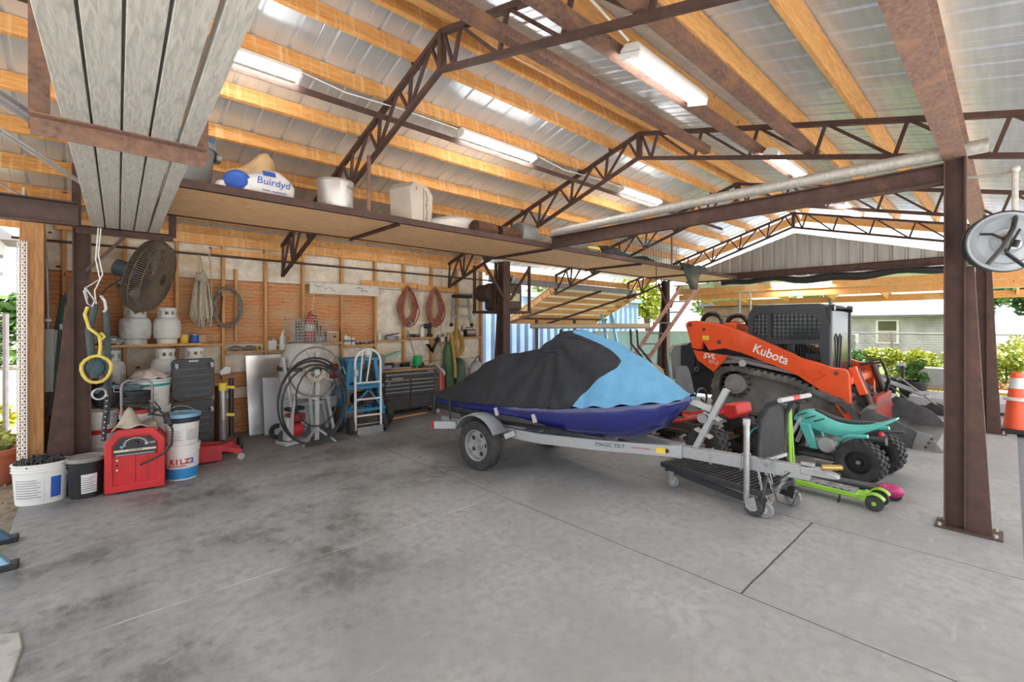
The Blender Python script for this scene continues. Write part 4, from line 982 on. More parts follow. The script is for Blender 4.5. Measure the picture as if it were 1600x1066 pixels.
G().bar((-.24, .20, -.08), (-.24, .98, -.06), .06, .05).box((-.24, .22, -.06), (.12, .10, .06)).ob('wall_arm', m_steelg, t)
# ================= along the plywood wall =================
def shelf_z(x):
    for i in blk_z:
        if studs[i] <= x < studs[i + 1]: return blk_z[i]
    return 1.38
# leaning sheets
m_shm = M('bright sheet aluminium', (.70, .71, .73), .25, .8, (.62, .63, .65), 1.2, .3, .8)
m_shm2 = M('dull sheet', (.60, .63, .67), .45, .4, (.54, .57, .61), 2)
tag(G().prism([(0, 0), (.44, 0), (.5, 1.2), (0, 1.2)], -.003, .003, 'xz').xf(Matrix.Rotation(R(-11), 4, 'X')).ob('metal_sheet', m_shm, loc=(1.83, 7.72, .002)), 'tall bright aluminium sheet leaning on the wall behind the smaller sheet', 'metal sheet', 'sheets leaning on the wall')
tag(G().prism([(0, 0), (.36, 0), (.36, .84), (0, .86)], -.003, .003, 'xz').xf(Matrix.Rotation(R(-10), 4, 'X')).ob('metal_sheet', m_shm2, loc=(2.0, 7.58, .002), rz=-3), 'shorter bluish metal sheet leaning in front of the tall bright one', 'metal sheet', 'sheets leaning on the wall')

# concrete mixer
m_drum = M('cement crusted drum', (.56, .54, .51), .85, 0, (.44, .42, .40), 7, b=.25, dirt=(.33, .31, .29), dl=.58, dh=.8, ds=4)
t = T('concrete_mixer', 'concrete mixer with grey crusted drum on white legs and small wheels', 'concrete mixer', (2.40, 7.05, 0))
G().lathe([(0, .56), (.22, .57), (.30, .62), (.335, .75), (.345, 1.03), (.335, 1.10), (.255, 1.32), (.235, 1.375), (.245, 1.385), (.225, 1.385), (.24, 1.28), (.30, 1.1), (0, .7)], n=36).ob('drum', m_drum, t)
G().lathe([(.345, 1.00), (.375, 1.005), (.38, 1.03), (.375, 1.05), (.345, 1.055)], n=36).ob('ring_gear', m_dark, t)
m_wl = M('white painted frame', (.50, .51, .52), .5, 0, (.40, .41, .42), 8)
for x, y in ((-.32, -.12), (-.30, .12), (.36, -.05), (.34, .14)): G().bar((x * .6, y, 1.0), (x * 1.05, y - .05, .08), .055, .04).ob('leg', m_wl, t)
G().bar((-.34, -.12, .72), (.34, -.06, .55), .05, .05).bar((-.3, .0, .5), (.3, .0, .5), .05, .05).ob('crossbar', m_wl, t)
G().bar((-.36, -.18, 1.2), (-.20, -.2, .1), .07, .03).ob('side_channel', m_wl, t)
for y in (-.22, .2):
    G().cyl((-.32, y - .03, .11), (-.32, y + .03, .11), .11, n=20).ob('wheel', m_rubber, t, bev=.015); G().cyl((-.32, y - .035, .11), (-.32, y + .035, .11), .05, n=14).ob('wheel_hub', m_lgrey, t)
# cage trap on the drum
t = T('animal_cage_trap', 'wire cage trap sitting on top of the concrete mixer drum', 'cage trap', (2.44, 7.02, 1.39), 4)
g = G(); L_, W_, H_ = .60, .28, .34
for i in range(15):
    x = -L_ / 2 + L_ * i / 14; g.tube([(x, -W_ / 2, 0), (x, -W_ / 2, H_), (x, W_ / 2, H_), (x, W_ / 2, 0)], .0042, 4, True)
for j in range(9):
    z = H_ * j / 8
    for y in (-W_ / 2, W_ / 2): g.bar((-L_ / 2, y, z), (L_ / 2, y, z), .007, .007)
for j in range(5): g.bar((-L_ / 2, -W_ / 2 + W_ * j / 4, H_), (L_ / 2, -W_ / 2 + W_ * j / 4, H_), .005, .005)
g.ob('wire_cage', M('trap wire', (.28, .30, .29), .5, .4), t)
G().box((-.13, .02, .17), (.006, .24, .28)).ob('trap_door', m_wire, t); G().box((.05, 0, .015), (.52, .24, .01)).ob('floor_plate', m_wire, t)
G().tube([(-.1, 0, H_), (-.1, 0, H_ + .03), (.1, 0, H_ + .03), (.1, 0, H_)], .006).ob('carry_handle', m_zinc, t)

def ext(x, y, z, label):
    t = T('fire_extinguisher', label, 'fire extinguisher', (x, y, z))
    G().lathe([(0, 0), (.075, 0), (.08, .015), (.08, .36), (.065, .41), (.03, .435), (.03, .45), (0, .45)], n=24).ob('cylinder', m_red, t)
    G().lathe([(.0805, .20), (.081, .2), (.081, .30), (.0805, .30)], n=24).ob('label_band', m_lab, t)
    G().box((0, -.03, .47), (.03, .12, .025)).box((0, -.04, .505), (.025, .12, .012), rx=-14).ob('lever', m_red, t, bev=.003)
    G().tube([(.03, 0, .46), (.10, 0, .44), (.095, 0, .25), (.09, 0, .12)], .010).ob('hose', m_black, t)
ext(2.77, 7.93, 1.36, 'red fire extinguisher on the wall shelf behind the cage trap')
def shelf_item(name, label, cat, x, build, grp='small things on the stud shelves', y=8.0):
    t = T(name, label, cat, (x, y, shelf_z(x)), 0, grp); build(t); return t
shelf_item('spray_bottle', 'white spray bottle on the shelf left of the cage trap', 'bottle', 2.36, lambda t: (G().lathe([(0, 0), (.042, 0), (.045, .01), (.045, .20), (.018, .25), (.018, .28), (0, .28)], n=18).ob('bottle_body', m_white, t), G().box((0, -.02, .30), (.03, .09, .035)).ob('trigger_head', m_white, t, bev=.005)), y=7.96)
shelf_item('square_can', 'square white can beside the white spray bottle', 'can', 2.21, lambda t: (G().box((0, 0, .08), (.12, .07, .16)).ob('can_body', m_lab, t, bev=.008), G().cyl((.02, 0, .16), (.02, 0, .18), .018, n=12).ob('cap', m_white, t)), y=7.97)
def sh_box(t):
    G().box((0, 0, .08), (.21, .10, .16)).ob('box_body', m_stud, t, bev=.004); G().box((0, 0, .168), (.20, .10, .02), ry=3).ob('white_cloth', m_white, t, bev=.006); G().cyl((.03, -.051, .09), (.03, -.055, .09), .02, n=12).ob('hole', m_black, t)
shelf_item('small_wooden_box', 'small wooden box with a dark hole on the shelf right of the mixer', 'box', 3.16, sh_box, y=7.97)
for i, (x, s) in enumerate(((2.92, .05), (2.97, .04), (3.02, .045))):
    shelf_item('glass_jar', ('small pale jar left of the wooden box, tallest', 'tiny pale jar between two others left of the wooden box', 'small pale jar touching the wooden box')[i], 'jar', x, lambda t, s=s: (G().cyl((0, 0, 0), (0, 0, s * 2), s * .45, n=14).ob('jar_body', m_lgrey, t), G().cyl((0, 0, s * 2), (0, 0, s * 2.3), s * .48, n=14).ob('lid', m_zinc, t)))
for i, x in enumerate((3.41, 3.47, 3.55)):
    shelf_item('aerosol_can', ('white can next to the stud, first of three', 'white can in the middle of three by the stud', 'shorter white can, last of three by the stud')[i], 'can', x, lambda t, i=i: (G().cyl((0, 0, 0), (0, 0, .15 - .02 * i), .034, n=16).ob('can_body', m_bw, t, bev=.004), G().cyl((0, 0, .05), (0, 0, .09), .0346, n=16).ob('label_band', m_ink, t), G().cyl((0, 0, .15 - .02 * i), (0, 0, .17 - .02 * i), .018, n=12).ob('cap', m_white, t)), y=7.99)
for i, (x, m_) in enumerate(((3.66, m_dark), (3.74, m_rust), (3.82, m_grey), (3.91, m_dark))):
    shelf_item('hand_tool', ('dark pliers head lying on the shelf', 'rusty hand tool lying on the shelf', 'grey hand tool lying on the shelf', 'dark hand tool at the end of the shelf')[i] + ', above the blue machine', 'tool', x, lambda t, m_=m_, i=i: (G().bar((-.05, 0, .012), (.05, .02, .02 + .012 * i), .025, .02).ob('tool_handle', m_, t), G().box((-.05, 0, .025), (.03, .04, .035)).ob('tool_head', m_, t, bev=.004)))
for x, z, l, lab in ((2.93, 1.36, .35, 'thin dark rod leaning upright on the shelf'), (2.99, 1.36, .28, 'shorter dark rod leaning upright on the shelf'), (3.33, 1.30, .30, 'dark rod leaning against the stud')):
    tag(G().cyl((x, 7.99, z - .0), (x + .01, 8.05, z + l), .010, n=8).ob('steel_rod', m_dark), lab + ' right of the cage trap', 'rod', 'rods on the wall shelf')
t = T('work_gloves', 'grey work gloves lying on the shelf above the bright sheet', 'gloves', (1.82, 7.97, shelf_z(1.82)))
for dx, s in ((-.11, 1), (.08, .9)): G().sph((dx, 0, .035), (.10 * s, .06, .035), 8).jit(.012, 3).ob('glove', M('grey glove', (.30, .29, .26), .95, 0, (.18, .17, .16), 18, b=.4), t)
t = T('tape_measure', 'small yellow tape measure on the shelf beside the grey gloves', 'tape measure', (2.02, 7.96, shelf_z(2.02)))
G().box((0, 0, .035), (.075, .045, .07)).ob('case', m_yel, t, bev=.012); G().cyl((0, -.024, .035), (0, -.028, .035), .022, n=14).ob('dial', m_black, t)
# white board on the studs
t = T('white_board', 'long white painted board with scribbles nailed across the studs', 'board', (3.41, 7.985, 2.275), 0)
G().box((0, 0, 0), (1.24, .022, .19)).ob('board_panel', M('peeling white board', (.74, .73, .68), .7, 0, (.62, .60, .55), 5, dirt=(.36, .33, .28), dl=.62, dh=.72, ds=7), t)
g = G(); g.tube([(-.55, -.013, .06), (-.5, -.013, .02), (-.42, -.013, .045), (-.36, -.013, -.01), (-.28, -.013, .02), (-.2, -.013, -.04)], .003, 5); g.ob('scribble', m_black, t)
G().tube([(.22, -.013, .05), (.3, -.013, .03), (.28, -.013, -.02), (.36, -.013, .0), (.42, -.013, -.04)], .004, 5).ob('scribble', m_black, t)
tag(G().tube([(2.86, 7.97, 2.17), (2.84, 7.97, 1.95), (2.80, 7.95, 1.85)], .003, 5).ob('white_string', m_white), 'thin white string hanging from the white board to the extinguisher', 'string')
# sign
t = T('yard_sign', 'white yard sign with a red corner block and letter R by the mixer', 'sign', (2.92, 7.50, 0), 2)
G().box((0, 0, .74), (.38, .012, .56)).ob('sign_panel', m_white, t)
G().box((.02, -.0075, .90), (.32, .004, .24)).ob('red_block', m_red, t); text('R', .20, m_white, t, (.0, -.011, .90), (90, 0, 0), bold=.006)
G().bar((.19, -.004, 1.03), (.2, -.004, .46), .02, .004).ob('red_edge', m_red, t)
g = G().tube([(-.15, -.008, .62), (-.1, -.008, .66), (-.09, -.008, .60), (-.03, -.008, .66), (-.02, -.008, .60), (.05, -.008, .65), (.07, -.008, .61), (.13, -.008, .66)], .006, 5); g.ob('handwriting', m_black, t)
for x in (-.16, .16): G().box((x, .012, .5), (.02, .012, 1.0)).ob('stake', m_zinc, t)
tag(G().box((2.85, 7.85, .36), (.95, .03, .72), rx=-6).ob('laminate_sheet', M('white laminate panel', (.74, .76, .78), .4, 0, (.68, .70, .73), 3)), 'wide white panel leaning on the wall behind the hose reel', 'panel')
t = T('truck_ramp_step', 'blue grey plastic L shaped step behind the hose reel', 'step', (2.84, 7.36, 0), 2)
m_bg = M('blue grey plastic', (.26, .33, .42), .5, 0, (.21, .28, .36), 5)
G().box((-.02, 0, .48), (.42, .16, .08), ry=-8).ob('tread', m_bg, t, bev=.01); G().box((.16, 0, .62), (.09, .16, .26)).ob('upright', m_bg, t, bev=.01); G().box((-.2, 0, .22), (.06, .2, .44)).ob('support', m_bg, t)

# hose reel on a stand
t = T('hose_reel_stand', 'tall steel stand with a spoked wheel draped in black hose', 'hose reel', (2.37, 6.60, 0))
m_st = M('grey galvanized stand', (.46, .47, .47), .5, .4, (.34, .35, .35), 14)
G().bar((.03, 0, .05), (.04, 0, 1.27), .055, .055).ob('post', m_st, t)
for a in (90, 210, 330): G().bar((.03, 0, .22), (.03 + .26 * math.cos(R(a)), .26 * math.sin(R(a)), .015), .04, .02).ob('foot', m_st, t)
G().tor((.0, -.05, 1.0), .34, .012, 'y', 44, 8).ob('wheel_rim', m_grey, t)
for k in range(5): G().bar((0, -.05, 1.0), (.34 * math.cos(R(40 + 72 * k)), -.05, 1.0 + .34 * math.sin(R(40 + 72 * k))), .025, .012).ob('spoke', m_st, t)
G().cyl((0, -.12, 1.0), (0, .06, 1.0), .04, n=16).ob('hub', m_st, t)
g = G(); q = random.Random(3)
for i in range(8): g.tor((q.uniform(-.02, .02), -.10 + .012 * i, 1.0 + q.uniform(-.02, .02)), .13 + q.uniform(-.035, .02), .010, 'y', 22, 6)
g.ob('rope_winding', m_rope, t)
G().bar((.04, -.02, .62), (-.22, .1, .70), .05, .03).bar((-.22, .1, .70), (-.30, .10, .12), .045, .03).bar((-.05, 0, .66), (.02, .1, .12), .04, .03).ob('brace', m_st, t)
m_bh = M('black rubber hose', (.018, .018, .019), .45, 0, (.04, .04, .04), 8)
g = G()
for i, (rx, rz_, cx, cz, y) in enumerate(((.44, .56, -.06, .60, -.10), (.46, .58, -.05, .62, -.13), (.42, .54, -.05, .57, -.16), (.28, .40, .0, .66, -.12))):
    g.tube([(cx + rx * math.cos(2 * math.pi * k / 40), y + .01 * math.sin(3 * k), cz + rz_ * math.sin(2 * math.pi * k / 40)) for k in range(40)], .0135 if i < 3 else .011, 8, True)
g.ob('black_hose', m_bh, t)
G().tube([(.20, -.12, 1.02), (.27, -.14, .95), (.33, -.14, .86), (.37, -.13, .70)], [.02, .026, .02, .014], 8).ob('hose_nozzle', m_black, t)
t = T('pressure_pump', 'small red engine pump standing on the floor inside the black hose loops', 'pump', (2.16, 6.82, 0), 12)
G().box((0, 0, .03), (.36, .28, .05)).ob('base_frame', m_lgrey, t, bev=.01)
G().box((-.09, 0, .22), (.10, .22, .32)).ob('side_cover', m_lgrey, t, bev=.02)
G().cyl((-.04, 0, .19), (.10, 0, .19), .10, n=20).ob('engine_block', m_rj, t, bev=.01)
G().box((.03, 0, .36), (.22, .20, .12)).ob('fuel_tank', M('dark red tank', (.26, .03, .04), .4), t, bev=.035)
G().cyl((.03, 0, .42), (.03, 0, .45), .035, n=14).ob('fuel_cap', m_black, t); G().box((.02, 0, .48), (.24, .16, .05)).ob('air_filter', m_black, t, bev=.02)
G().cyl((.10, 0, .17), (.17, 0, .17), .06, n=16).ob('pump_head', m_grey, t)

# hand truck
t = T('hand_truck', 'white tubular hand truck with black tyres in front of the blue machine', 'hand truck', (3.21, 6.68, 0), -4)
m_ht = M('white painted tube', (.74, .75, .75), .4, .1, (.64, .65, .65), 10)
path = [(-.20, 0, .06), (-.20, .02, 1.08)] + [(-.2 * math.cos(math.pi * k / 10), .02 + .0 * k, 1.08 + .20 * math.sin(math.pi * k / 10)) for k in range(1, 10)] + [(.20, .02, 1.08), (.20, 0, .06)]
G().tube(path, .019, 10).ob('frame', m_ht, t)
for z in (.27, .52, .77): G().cyl((-.2, .012, z), (.2, .012, z), .015, n=10).ob('rung', m_ht, t)
G().tube([(-.08, .02, 1.25), (-.1, .02, 1.05), (-.12, .03, .77)], .012, 8).tube([(.05, .02, 1.27), (.02, .02, 1.05), (-.02, .03, .77)], .012, 8).ob('inner_brace', m_ht, t)
G().box((0, -.08, .06), (.40, .012, .12)).box((0, -.14, .012), (.40, .14, .012)).ob('toe_plate', m_zinc, t)
G().cyl((-.27, .06, .13), (.27, .06, .13), .014, n=10).ob('axle', m_zinc, t)
for s in (-1, 1):
    w_ = G().lathe([(.06, -.035), (.10, -.038), (.125, -.028), (.132, 0), (.125, .028), (.10, .038), (.06, .035)], (s * .26, .06, .132), 'x', 24).ob('wheel', m_rubber, t)
    G().cyl((s * .26 - .03, .06, .132), (s * .26 + .03, .06, .132), .062, n=18).ob('wheel_rim', m_lgrey, w_)
G().box((-.2, -.02, .93), (.06, .04, .09)).ob('latch_box', m_lgrey, t, bev=.005)
t = T('spool_can', 'white topped can standing above the hand truck on the blue machine', 'can', (3.46, 7.25, 1.12)); G().cyl((0, 0, 0), (0, 0, .03), .09, n=18).ob('dish', m_zinc, t); G().cyl((0, 0, .03), (0, 0, .15), .05, n=16).ob('can_body', m_white, t, bev=.01)

# blue machine behind
t = T('blue_compressor_cart', 'light blue steel framed machine on pneumatic tyres behind the hand truck', 'machine', (3.30, 7.22, 0))
for x in (-.30, .30):
    for y in (-.2, .2): G().bar((x * (1.12 if y < 0 else .8), y, .12), (x * .7, y * .6, 1.1), .06, .06).ob('leg', m_blue, t)
for z, w_, d in ((.66, .64, .42), (1.10, .5, .30), (.30, .70, .44)): G().box((0, -d / 2, z), (w_, .06, .05)).box((0, d / 2, z), (w_, .06, .05)).box((-w_ / 2, 0, z), (.05, d, .05)).box((w_ / 2, 0, z), (.05, d, .05)).ob('frame_ring', m_blue, t, bev=.005)
G().box((0, 0, .69), (.56, .36, .03)).ob('deck', m_blue, t)
G().box((-.1, 0, .90), (.24, .26, .36)).ob('motor_housing', m_blue, t, bev=.03); G().cyl((.12, -.1, .82), (.12, .12, .82), .10, n=18).ob('pulley', m_black, t)
G().bar((-.28, -.2, .30), (.1, -.2, .64), .045, .03).bar((.32, -.2, .30), (.05, -.2, .64), .045, .03).ob('diagonal', m_blue, t)
G().cyl((.0, -.05, .45), (.0, .1, .45), .11, n=18).box((.1, -.1, .48), (.18, .14, .2)).ob('engine', m_rust, t, bev=.01)
for x in (-.40, .42): 
    w_ = G().lathe([(.08, -.05), (.15, -.055), (.19, -.04), (.20, 0), (.19, .04), (.15, .055), (.08, .05)], (x, -.12, .20), 'x', 26).ob('tyre', m_rubber, t); G().cyl((x - .04, -.12, .2), (x + .04, -.12, .2), .085, n=18).ob('wheel_rim', m_lgrey, w_)
G().tube([(-.38, -.1, .86), (-.40, -.12, .95), (-.32, -.14, 1.0), (-.28, -.14, .88)], .012, 8).ob('handle', m_lgrey, t)
G().box((.38, .05, 1.0), (.1, .2, .3), ry=12).ob('side_plate', m_grey, t)

# tool chest
m_ch = M('charcoal drawer paint', (.035, .035, .037), .42, .1, (.06, .058, .055), 5, dirt=(.12, .10, .08), dl=.6, dh=.8, ds=6)
t = T('tool_chest', 'black rolling tool chest with long silver drawer pulls and a cluttered wooden top', 'tool chest', (4.46, 7.80, 0), -3)
W = 1.06
G().box((0, 0, .46), (W, .48, .70)).ob('cabinet', m_ch, t, bev=.006)
G().box((0, -.005, .822), (W + .02, .50, .025)).ob('wooden_top', m_stud, t, bev=.004)
def drawer(x, w_, z0, z1, hd=True):
    o = G().box((x, -.245, (z0 + z1) / 2), (w_, .02, z1 - z0 - .008)).ob('drawer', m_ch, t, bev=.003)
    if hd: G().box((x, -.262, z1 - .014), (w_ - .01, .018, .018)).ob('drawer_pull', m_zinc, o, bev=.004)
drawer(0, W - .06, .765, .808, False); drawer(0, W - .06, .695, .765)
for z0, z1 in ((.585, .655), (.515, .585), (.445, .515), (.36, .445)):
    drawer(-.255, .49, z0, z1); drawer(.255, .49, z0, z1)
drawer(0, W - .06, .655, .695, False)
drawer(-.255, .49, .13, .36, False); drawer(.255, .49, .13, .36, False)
G().box((-.26, -.257, .675), (.22, .006, .022)).ob('maker_plate', m_lgrey, t); G().box((.42, -.257, .785), (.13, .006, .014)).ob('maker_plate', m_lgrey, t)
for k, (x, z) in enumerate(((-.44, .745), (-.46, .665), (-.42, .60), (-.45, .56))): G().cyl((x, -.26, z), (x, -.264, z), .016, n=10).ob('sticker', m_lgrey, t)
for x in (-.45, .45):
    for y in (-.18, .18): 
        c = G().box((x, y, .095), (.07, .07, .03)).ob('caster', m_zinc, t); G().cyl((x - .018, y - .02, .045), (x + .018, y - .02, .045), .045, n=16).ob('wheel', m_black, c)
q = random.Random(12)
tools = [('long grey torque bar lying across the tool chest top', m_zinc, (-.12, -.05, .86), (.42, .035, .03), -12), ('dark drill body on the tool chest top', m_black, (.05, .08, .87), (.18, .1, .08), 20), ('dark tool case at the back of the chest top', m_grey, (-.1, .15, .87), (.3, .12, .07), 4), ('short chrome socket bar on the front of the chest top', m_zinc, (.18, -.15, .85), (.2, .03, .025), 30), ('black cable bundle at the left of the chest top', m_rubber, (-.36, .02, .88), (.2, .18, .09), 10), ('grey grinder body on the left of the chest top', m_steelg, (-.42, -.12, .87), (.16, .09, .08), -25), ('brown leather pouch right of the green cup', m_burl, (.38, .05, .87), (.14, .1, .07), 15), ('small black pistol grip tool in front of the green cup', m_black, (.27, -.12, .86), (.1, .06, .05), 40)]
for lab, m_, (x, y, z), d, rz in tools:
    o = T('chest_top_tool', lab, 'tool', (4.46 + x, 7.78 + y, z - .02), rz, 'tools on the chest top')
    G().box((0, 0, d[2] / 2 - .005), d).ob('tool_body', m_, o, bev=.01); G().cyl((d[0] * .3, 0, d[2] * .6), (d[0] * .75, .02, d[2] * .7), min(d[1], d[2]) * .35, n=10).ob('tool_nose', m_dark, o)
t = T('green_cup', 'bright green plastic mug on the tool chest top', 'mug', (4.74, 7.78, .835), 200)
G().lathe([(0, 0), (.075, 0), (.09, .22), (.082, .22), (.07, .02), (0, .02)], n=22).ob('cup', m_green, t); G().tube([(.085, 0, .18), (.15, 0, .16), (.14, 0, .07), (.08, 0, .05)], .012).ob('handle', m_green, t)
tag(G().cyl((4.76, 7.82, .86), (4.66, 8.02, 1.55), .010, n=8).ob('metal_stick', m_steelg), 'thin grey stick standing in the green mug against the stud', 'stick')
tag(G().bar((3.95, 7.72, 1.02), (4.42, 7.92, 1.13), .09, .05).ob('mint_board', M('mint painted board', (.42, .68, .58), .6, 0, (.34, .58, .5), 8), bev=.004), 'pale mint painted board above the left end of the tool chest', 'board')
tag(G().cyl((3.95, 7.80, .86), (3.93, 7.93, 1.14), .05, n=10).jit(.01, 2).ob('drill_press', m_blue), 'dark blue tool standing behind the mint board end', 'tool')
# shelf items right part
shelf_item('oil_pan', 'shallow chrome pan on the shelf below the first orange hose', 'pan', 4.30, lambda t: (G().lathe([(0, 0), (.13, 0), (.15, .07), (.14, .07), (.12, .012), (0, .01)], n=24).xf(Matrix.Diagonal((1, .5, 1, 1))).ob('pan_body', m_zinc, t), G().bar((-.12, 0, .08), (.14, 0, .12), .02, .02).ob('tool_across', m_black, t)), y=7.97)
shelf_item('white_bottle', 'small white bottle on the shelf left of the chrome pan', 'bottle', 4.06, lambda t: (G().lathe([(0, 0), (.03, 0), (.032, .1), (.012, .13), (.012, .16), (0, .16)], n=14).ob('bottle_body', m_white, t), G().cyl((0, 0, .16), (0, 0, .18), .014, n=10).ob('cap', m_blue, t)))
shelf_item('glue_bottle', 'white bottle with dark cap on the shelf between the orange hoses', 'bottle', 4.98, lambda t: (G().lathe([(0, 0), (.038, 0), (.038, .17), (.014, .21), (0, .21)], n=16).ob('bottle_body', m_white, t), G().cyl((0, 0, .21), (0, 0, .24), .014, n=10).ob('cap', m_dark, t)))
def sh_dr(t):
    G().cyl((-.08, 0, .22), (.08, 0, .22), .045, n=14).ob('motor', m_navy, t, bev=.008); G().bar((.03, 0, .2), (.06, 0, .03), .05, .05).ob('grip', m_black, t, bev=.01); G().cyl((-.14, 0, .22), (-.08, 0, .22), .02, n=10).ob('chuck', m_zinc, t); G().box((.06, 0, .03), (.1, .07, .05)).ob('battery', m_navy, t, bev=.006)
shelf_item('cordless_drill', 'dark blue cordless drill on the shelf between the orange hoses', 'drill', 5.10, sh_dr)
shelf_item('dark_tin', 'small dark tin on the shelf under the first orange hose', 'tin', 4.72, lambda t: (G().cyl((0, 0, 0), (0, 0, .06), .04, n=14).ob('tin_body', m_dark, t), G().cyl((0, 0, .06), (0, 0, .067), .042, n=14).ob('lid', m_grey, t)))
shelf_item('dark_tool_box', 'small dark box on the shelf under the first orange hose', 'box', 4.84, lambda t: (G().box((0, 0, .03), (.1, .07, .06)).ob('box_body', m_black, t, bev=.005), G().box((0, -.036, .045), (.03, .004, .015)).ob('latch', m_zinc, t)))
tag(G().tri([(5.02, 7.93, 1.27), (5.10, 7.93, 1.27), (5.12, 7.93, 1.12), (5.20, 7.93, 1.12), (5.24, 7.93, 1.3), (5.30, 7.93, 1.3), (5.02, 7.95, 1.27), (5.10, 7.95, 1.27), (5.12, 7.95, 1.10), (5.20, 7.95, 1.07), (5.24, 7.95, 1.3), (5.30, 7.95, 1.3)], [(0, 1, 2, 3), (2, 4, 5, 3), (0, 3, 9, 6), (3, 5, 11, 9)]).ob('v_bracket', m_black), 'black V shaped bracket hanging from the shelf edge by the stud', 'bracket')
def sh_rad(t):
    G().box((0, 0, .08), (.27, .12, .15)).ob('case', m_black, t, bev=.015); G().box((0, -.062, .10), (.22, .006, .07)).ob('front_panel', m_lgrey, t); G().box((0, -.064, .045), (.2, .006, .02)).ob('red_strip', m_red, t); G().tube([(-.1, 0, .155), (-.09, 0, .20), (.09, 0, .20), (.1, 0, .155)], .008).ob('handle', m_black, t)
shelf_item('radio', 'small black radio on the last shelf by the door post', 'radio', 6.15, sh_rad, y=7.97)
for i, (x, m_) in enumerate(((5.34, m_black), (5.47, m_white), (5.58, m_dark), (5.72, m_white), (5.95, m_white))):
    shelf_item('shelf_gadget', ('black gadget above the green gas cylinder', 'small white gadget above the green gas cylinder', 'dark gadget between two white ones over the gas cylinders', 'white ball shaped gadget over the yellow hose', 'round white gauge left of the radio')[i], 'gadget', x, lambda t, m_=m_, i=i: (G().sph((0, 0, .06), (.055, .04, .06), 8).ob('gadget_body', m_, t), G().cyl((0, 0, .1), (.02, 0, .16 + .02 * i), .012, n=8).ob('stem', m_dark, t)))
# air hoses
m_ah = M('terracotta air hose', (.40, .13, .085), .5, 0, (.20, .06, .04), 14)
hang_coil('air_hose', 4.65, 7.965, 2.42, 1.60, .47, 14, .012, m_ah, 'hank of orange red air hose on the wall nearer the white board', 'hose', 31, 'air hoses on the wall')
hang_coil('air_hose', 5.26, 7.965, 2.41, 1.60, .45, 13, .012, m_ah, 'hank of orange red air hose on the wall nearer the hung stepladder', 'hose', 32, 'air hoses on the wall')
tag(G().tube([(4.62, 7.92, 1.66), (4.66, 7.91, 1.63), (4.7, 7.92, 1.68), (4.64, 7.92, 1.71)], .022, 8).ob('air_nozzle', m_zinc), 'chrome air coupling bundled in the first orange hose hank', 'air coupling')
# step ladder
t = T('step_ladder', 'small aluminium stepladder hung high on the wall by the door post', 'stepladder', (5.87, 7.90, 0))
for s in (-1, 1): G().bar((s * .19, 0, 2.22), (s * .255, -.02, 1.68), .03, .05).ob('rail', m_alu, t); G().bar((s * .25, -.01, 1.70), (s * .16, -.02, 1.82), .02, .02).ob('brace', m_alu, t); G().box((s * .265, -.02, 1.655), (.05, .07, .07), ry=-s * 25).ob('foot', m_black, t, bev=.006)
for z, w_ in ((2.04, .40), (1.84, .46)): G().box((0, -.03, z), (w_, .09, .03)).ob('step', m_alu, t, bev=.004)
G().box((0, -.03, 2.25), (.44, .17, .07)).ob('top_cap', m_black, t, bev=.02)
# gas cylinders, yellow hose, cloth
m_gc = M('green gas cylinder', (.075, .16, .07), .5, .1, (.05, .11, .05), 7, dirt=(.2, .18, .12), dl=.6, dh=.8)
t = T('gas_cylinder', 'tall green gas cylinder with yellow hose over its neck', 'gas cylinder', (5.40, 7.70, 0))
G().lathe([(0, 0), (.10, 0), (.115, .02), (.115, 1.10), (.10, 1.2), (.06, 1.28), (.035, 1.32), (0, 1.32)], n=24).ob('cylinder_body', m_gc, t); G().cyl((0, 0, 1.32), (0, 0, 1.46), .025, n=10).ob('valve', m_brass, t); G().cyl((0, -.06, 1.42), (0, -.1, 1.42), .04, n=14).ob('gauge', m_white, t)
t = T('gas_cylinder', 'dark green gas cylinder between the tall one and the door post', 'gas cylinder', (5.70, 7.74, 0))
G().lathe([(0, 0), (.12, 0), (.135, .02), (.135, .80), (.11, .9), (.05, .97), (0, .97)], n=24).ob('cylinder_body', M('teal green cylinder', (.05, .12, .09), .45, .1), t); G().cyl((0, 0, .97), (0, 0, 1.1), .025, n=10).ob('valve', m_brass, t)
m_yh = M('old yellow hose', (.48, .31, .085), .6, 0, (.36, .22, .05), 10)
hang_coil('yellow_hose', 5.56, 7.60, 1.58, .98, .34, 9, .013, m_yh, 'coil of mustard yellow hose draped over the green gas cylinders', 'hose', 41)
tag(G().tube([(5.38, 7.56, 1.5), (5.40, 7.54, 1.2), (5.44, 7.53, .9), (5.46, 7.54, .6)], .03, 8).ob('yellow_strap', m_yh), 'mustard strap hanging straight down the tall green cylinder', 'strap')
t = T('white_rag', 'white cloth draped over the right corner of the tool chest', 'rag', (5.03, 7.72, 0))
g = G(); N = 12
vs = [[g.b.verts.new((-.16 + .34 * i / N, -.2 + .36 * j / N + .02 * math.sin(6 * i / N + j), .89 + .03 * math.sin(9 * i / N) * math.cos(7 * j / N) - (.42 + .12 * math.sin(j)) * max(0, i / N - .45) ** 1.2)) for j in range(N + 1)] for i in range(N + 1)]
for i in range(N):
    for j in range(N): g.b.faces.new((vs[i][j], vs[i + 1][j], vs[i + 1][j + 1], vs[i][j + 1]))
o = g.ob('cloth', M('white cotton', (.74, .72, .67), .95, 0, (.6, .58, .53), 12, b=.3), t, sm=80); o.modifiers.new('thick', 'SOLIDIFY').thickness = .008
tag(G().cyl((5.13, 7.55, 0), (5.13, 7.58, .74), .035, n=14).ob('red_pipe', M('faded red pipe', (.52, .14, .12), .5, 0, (.42, .1, .09), 8)), 'faded red pipe standing beside the tool chest, nearer one', 'pipe', 'red pipes by the chest')
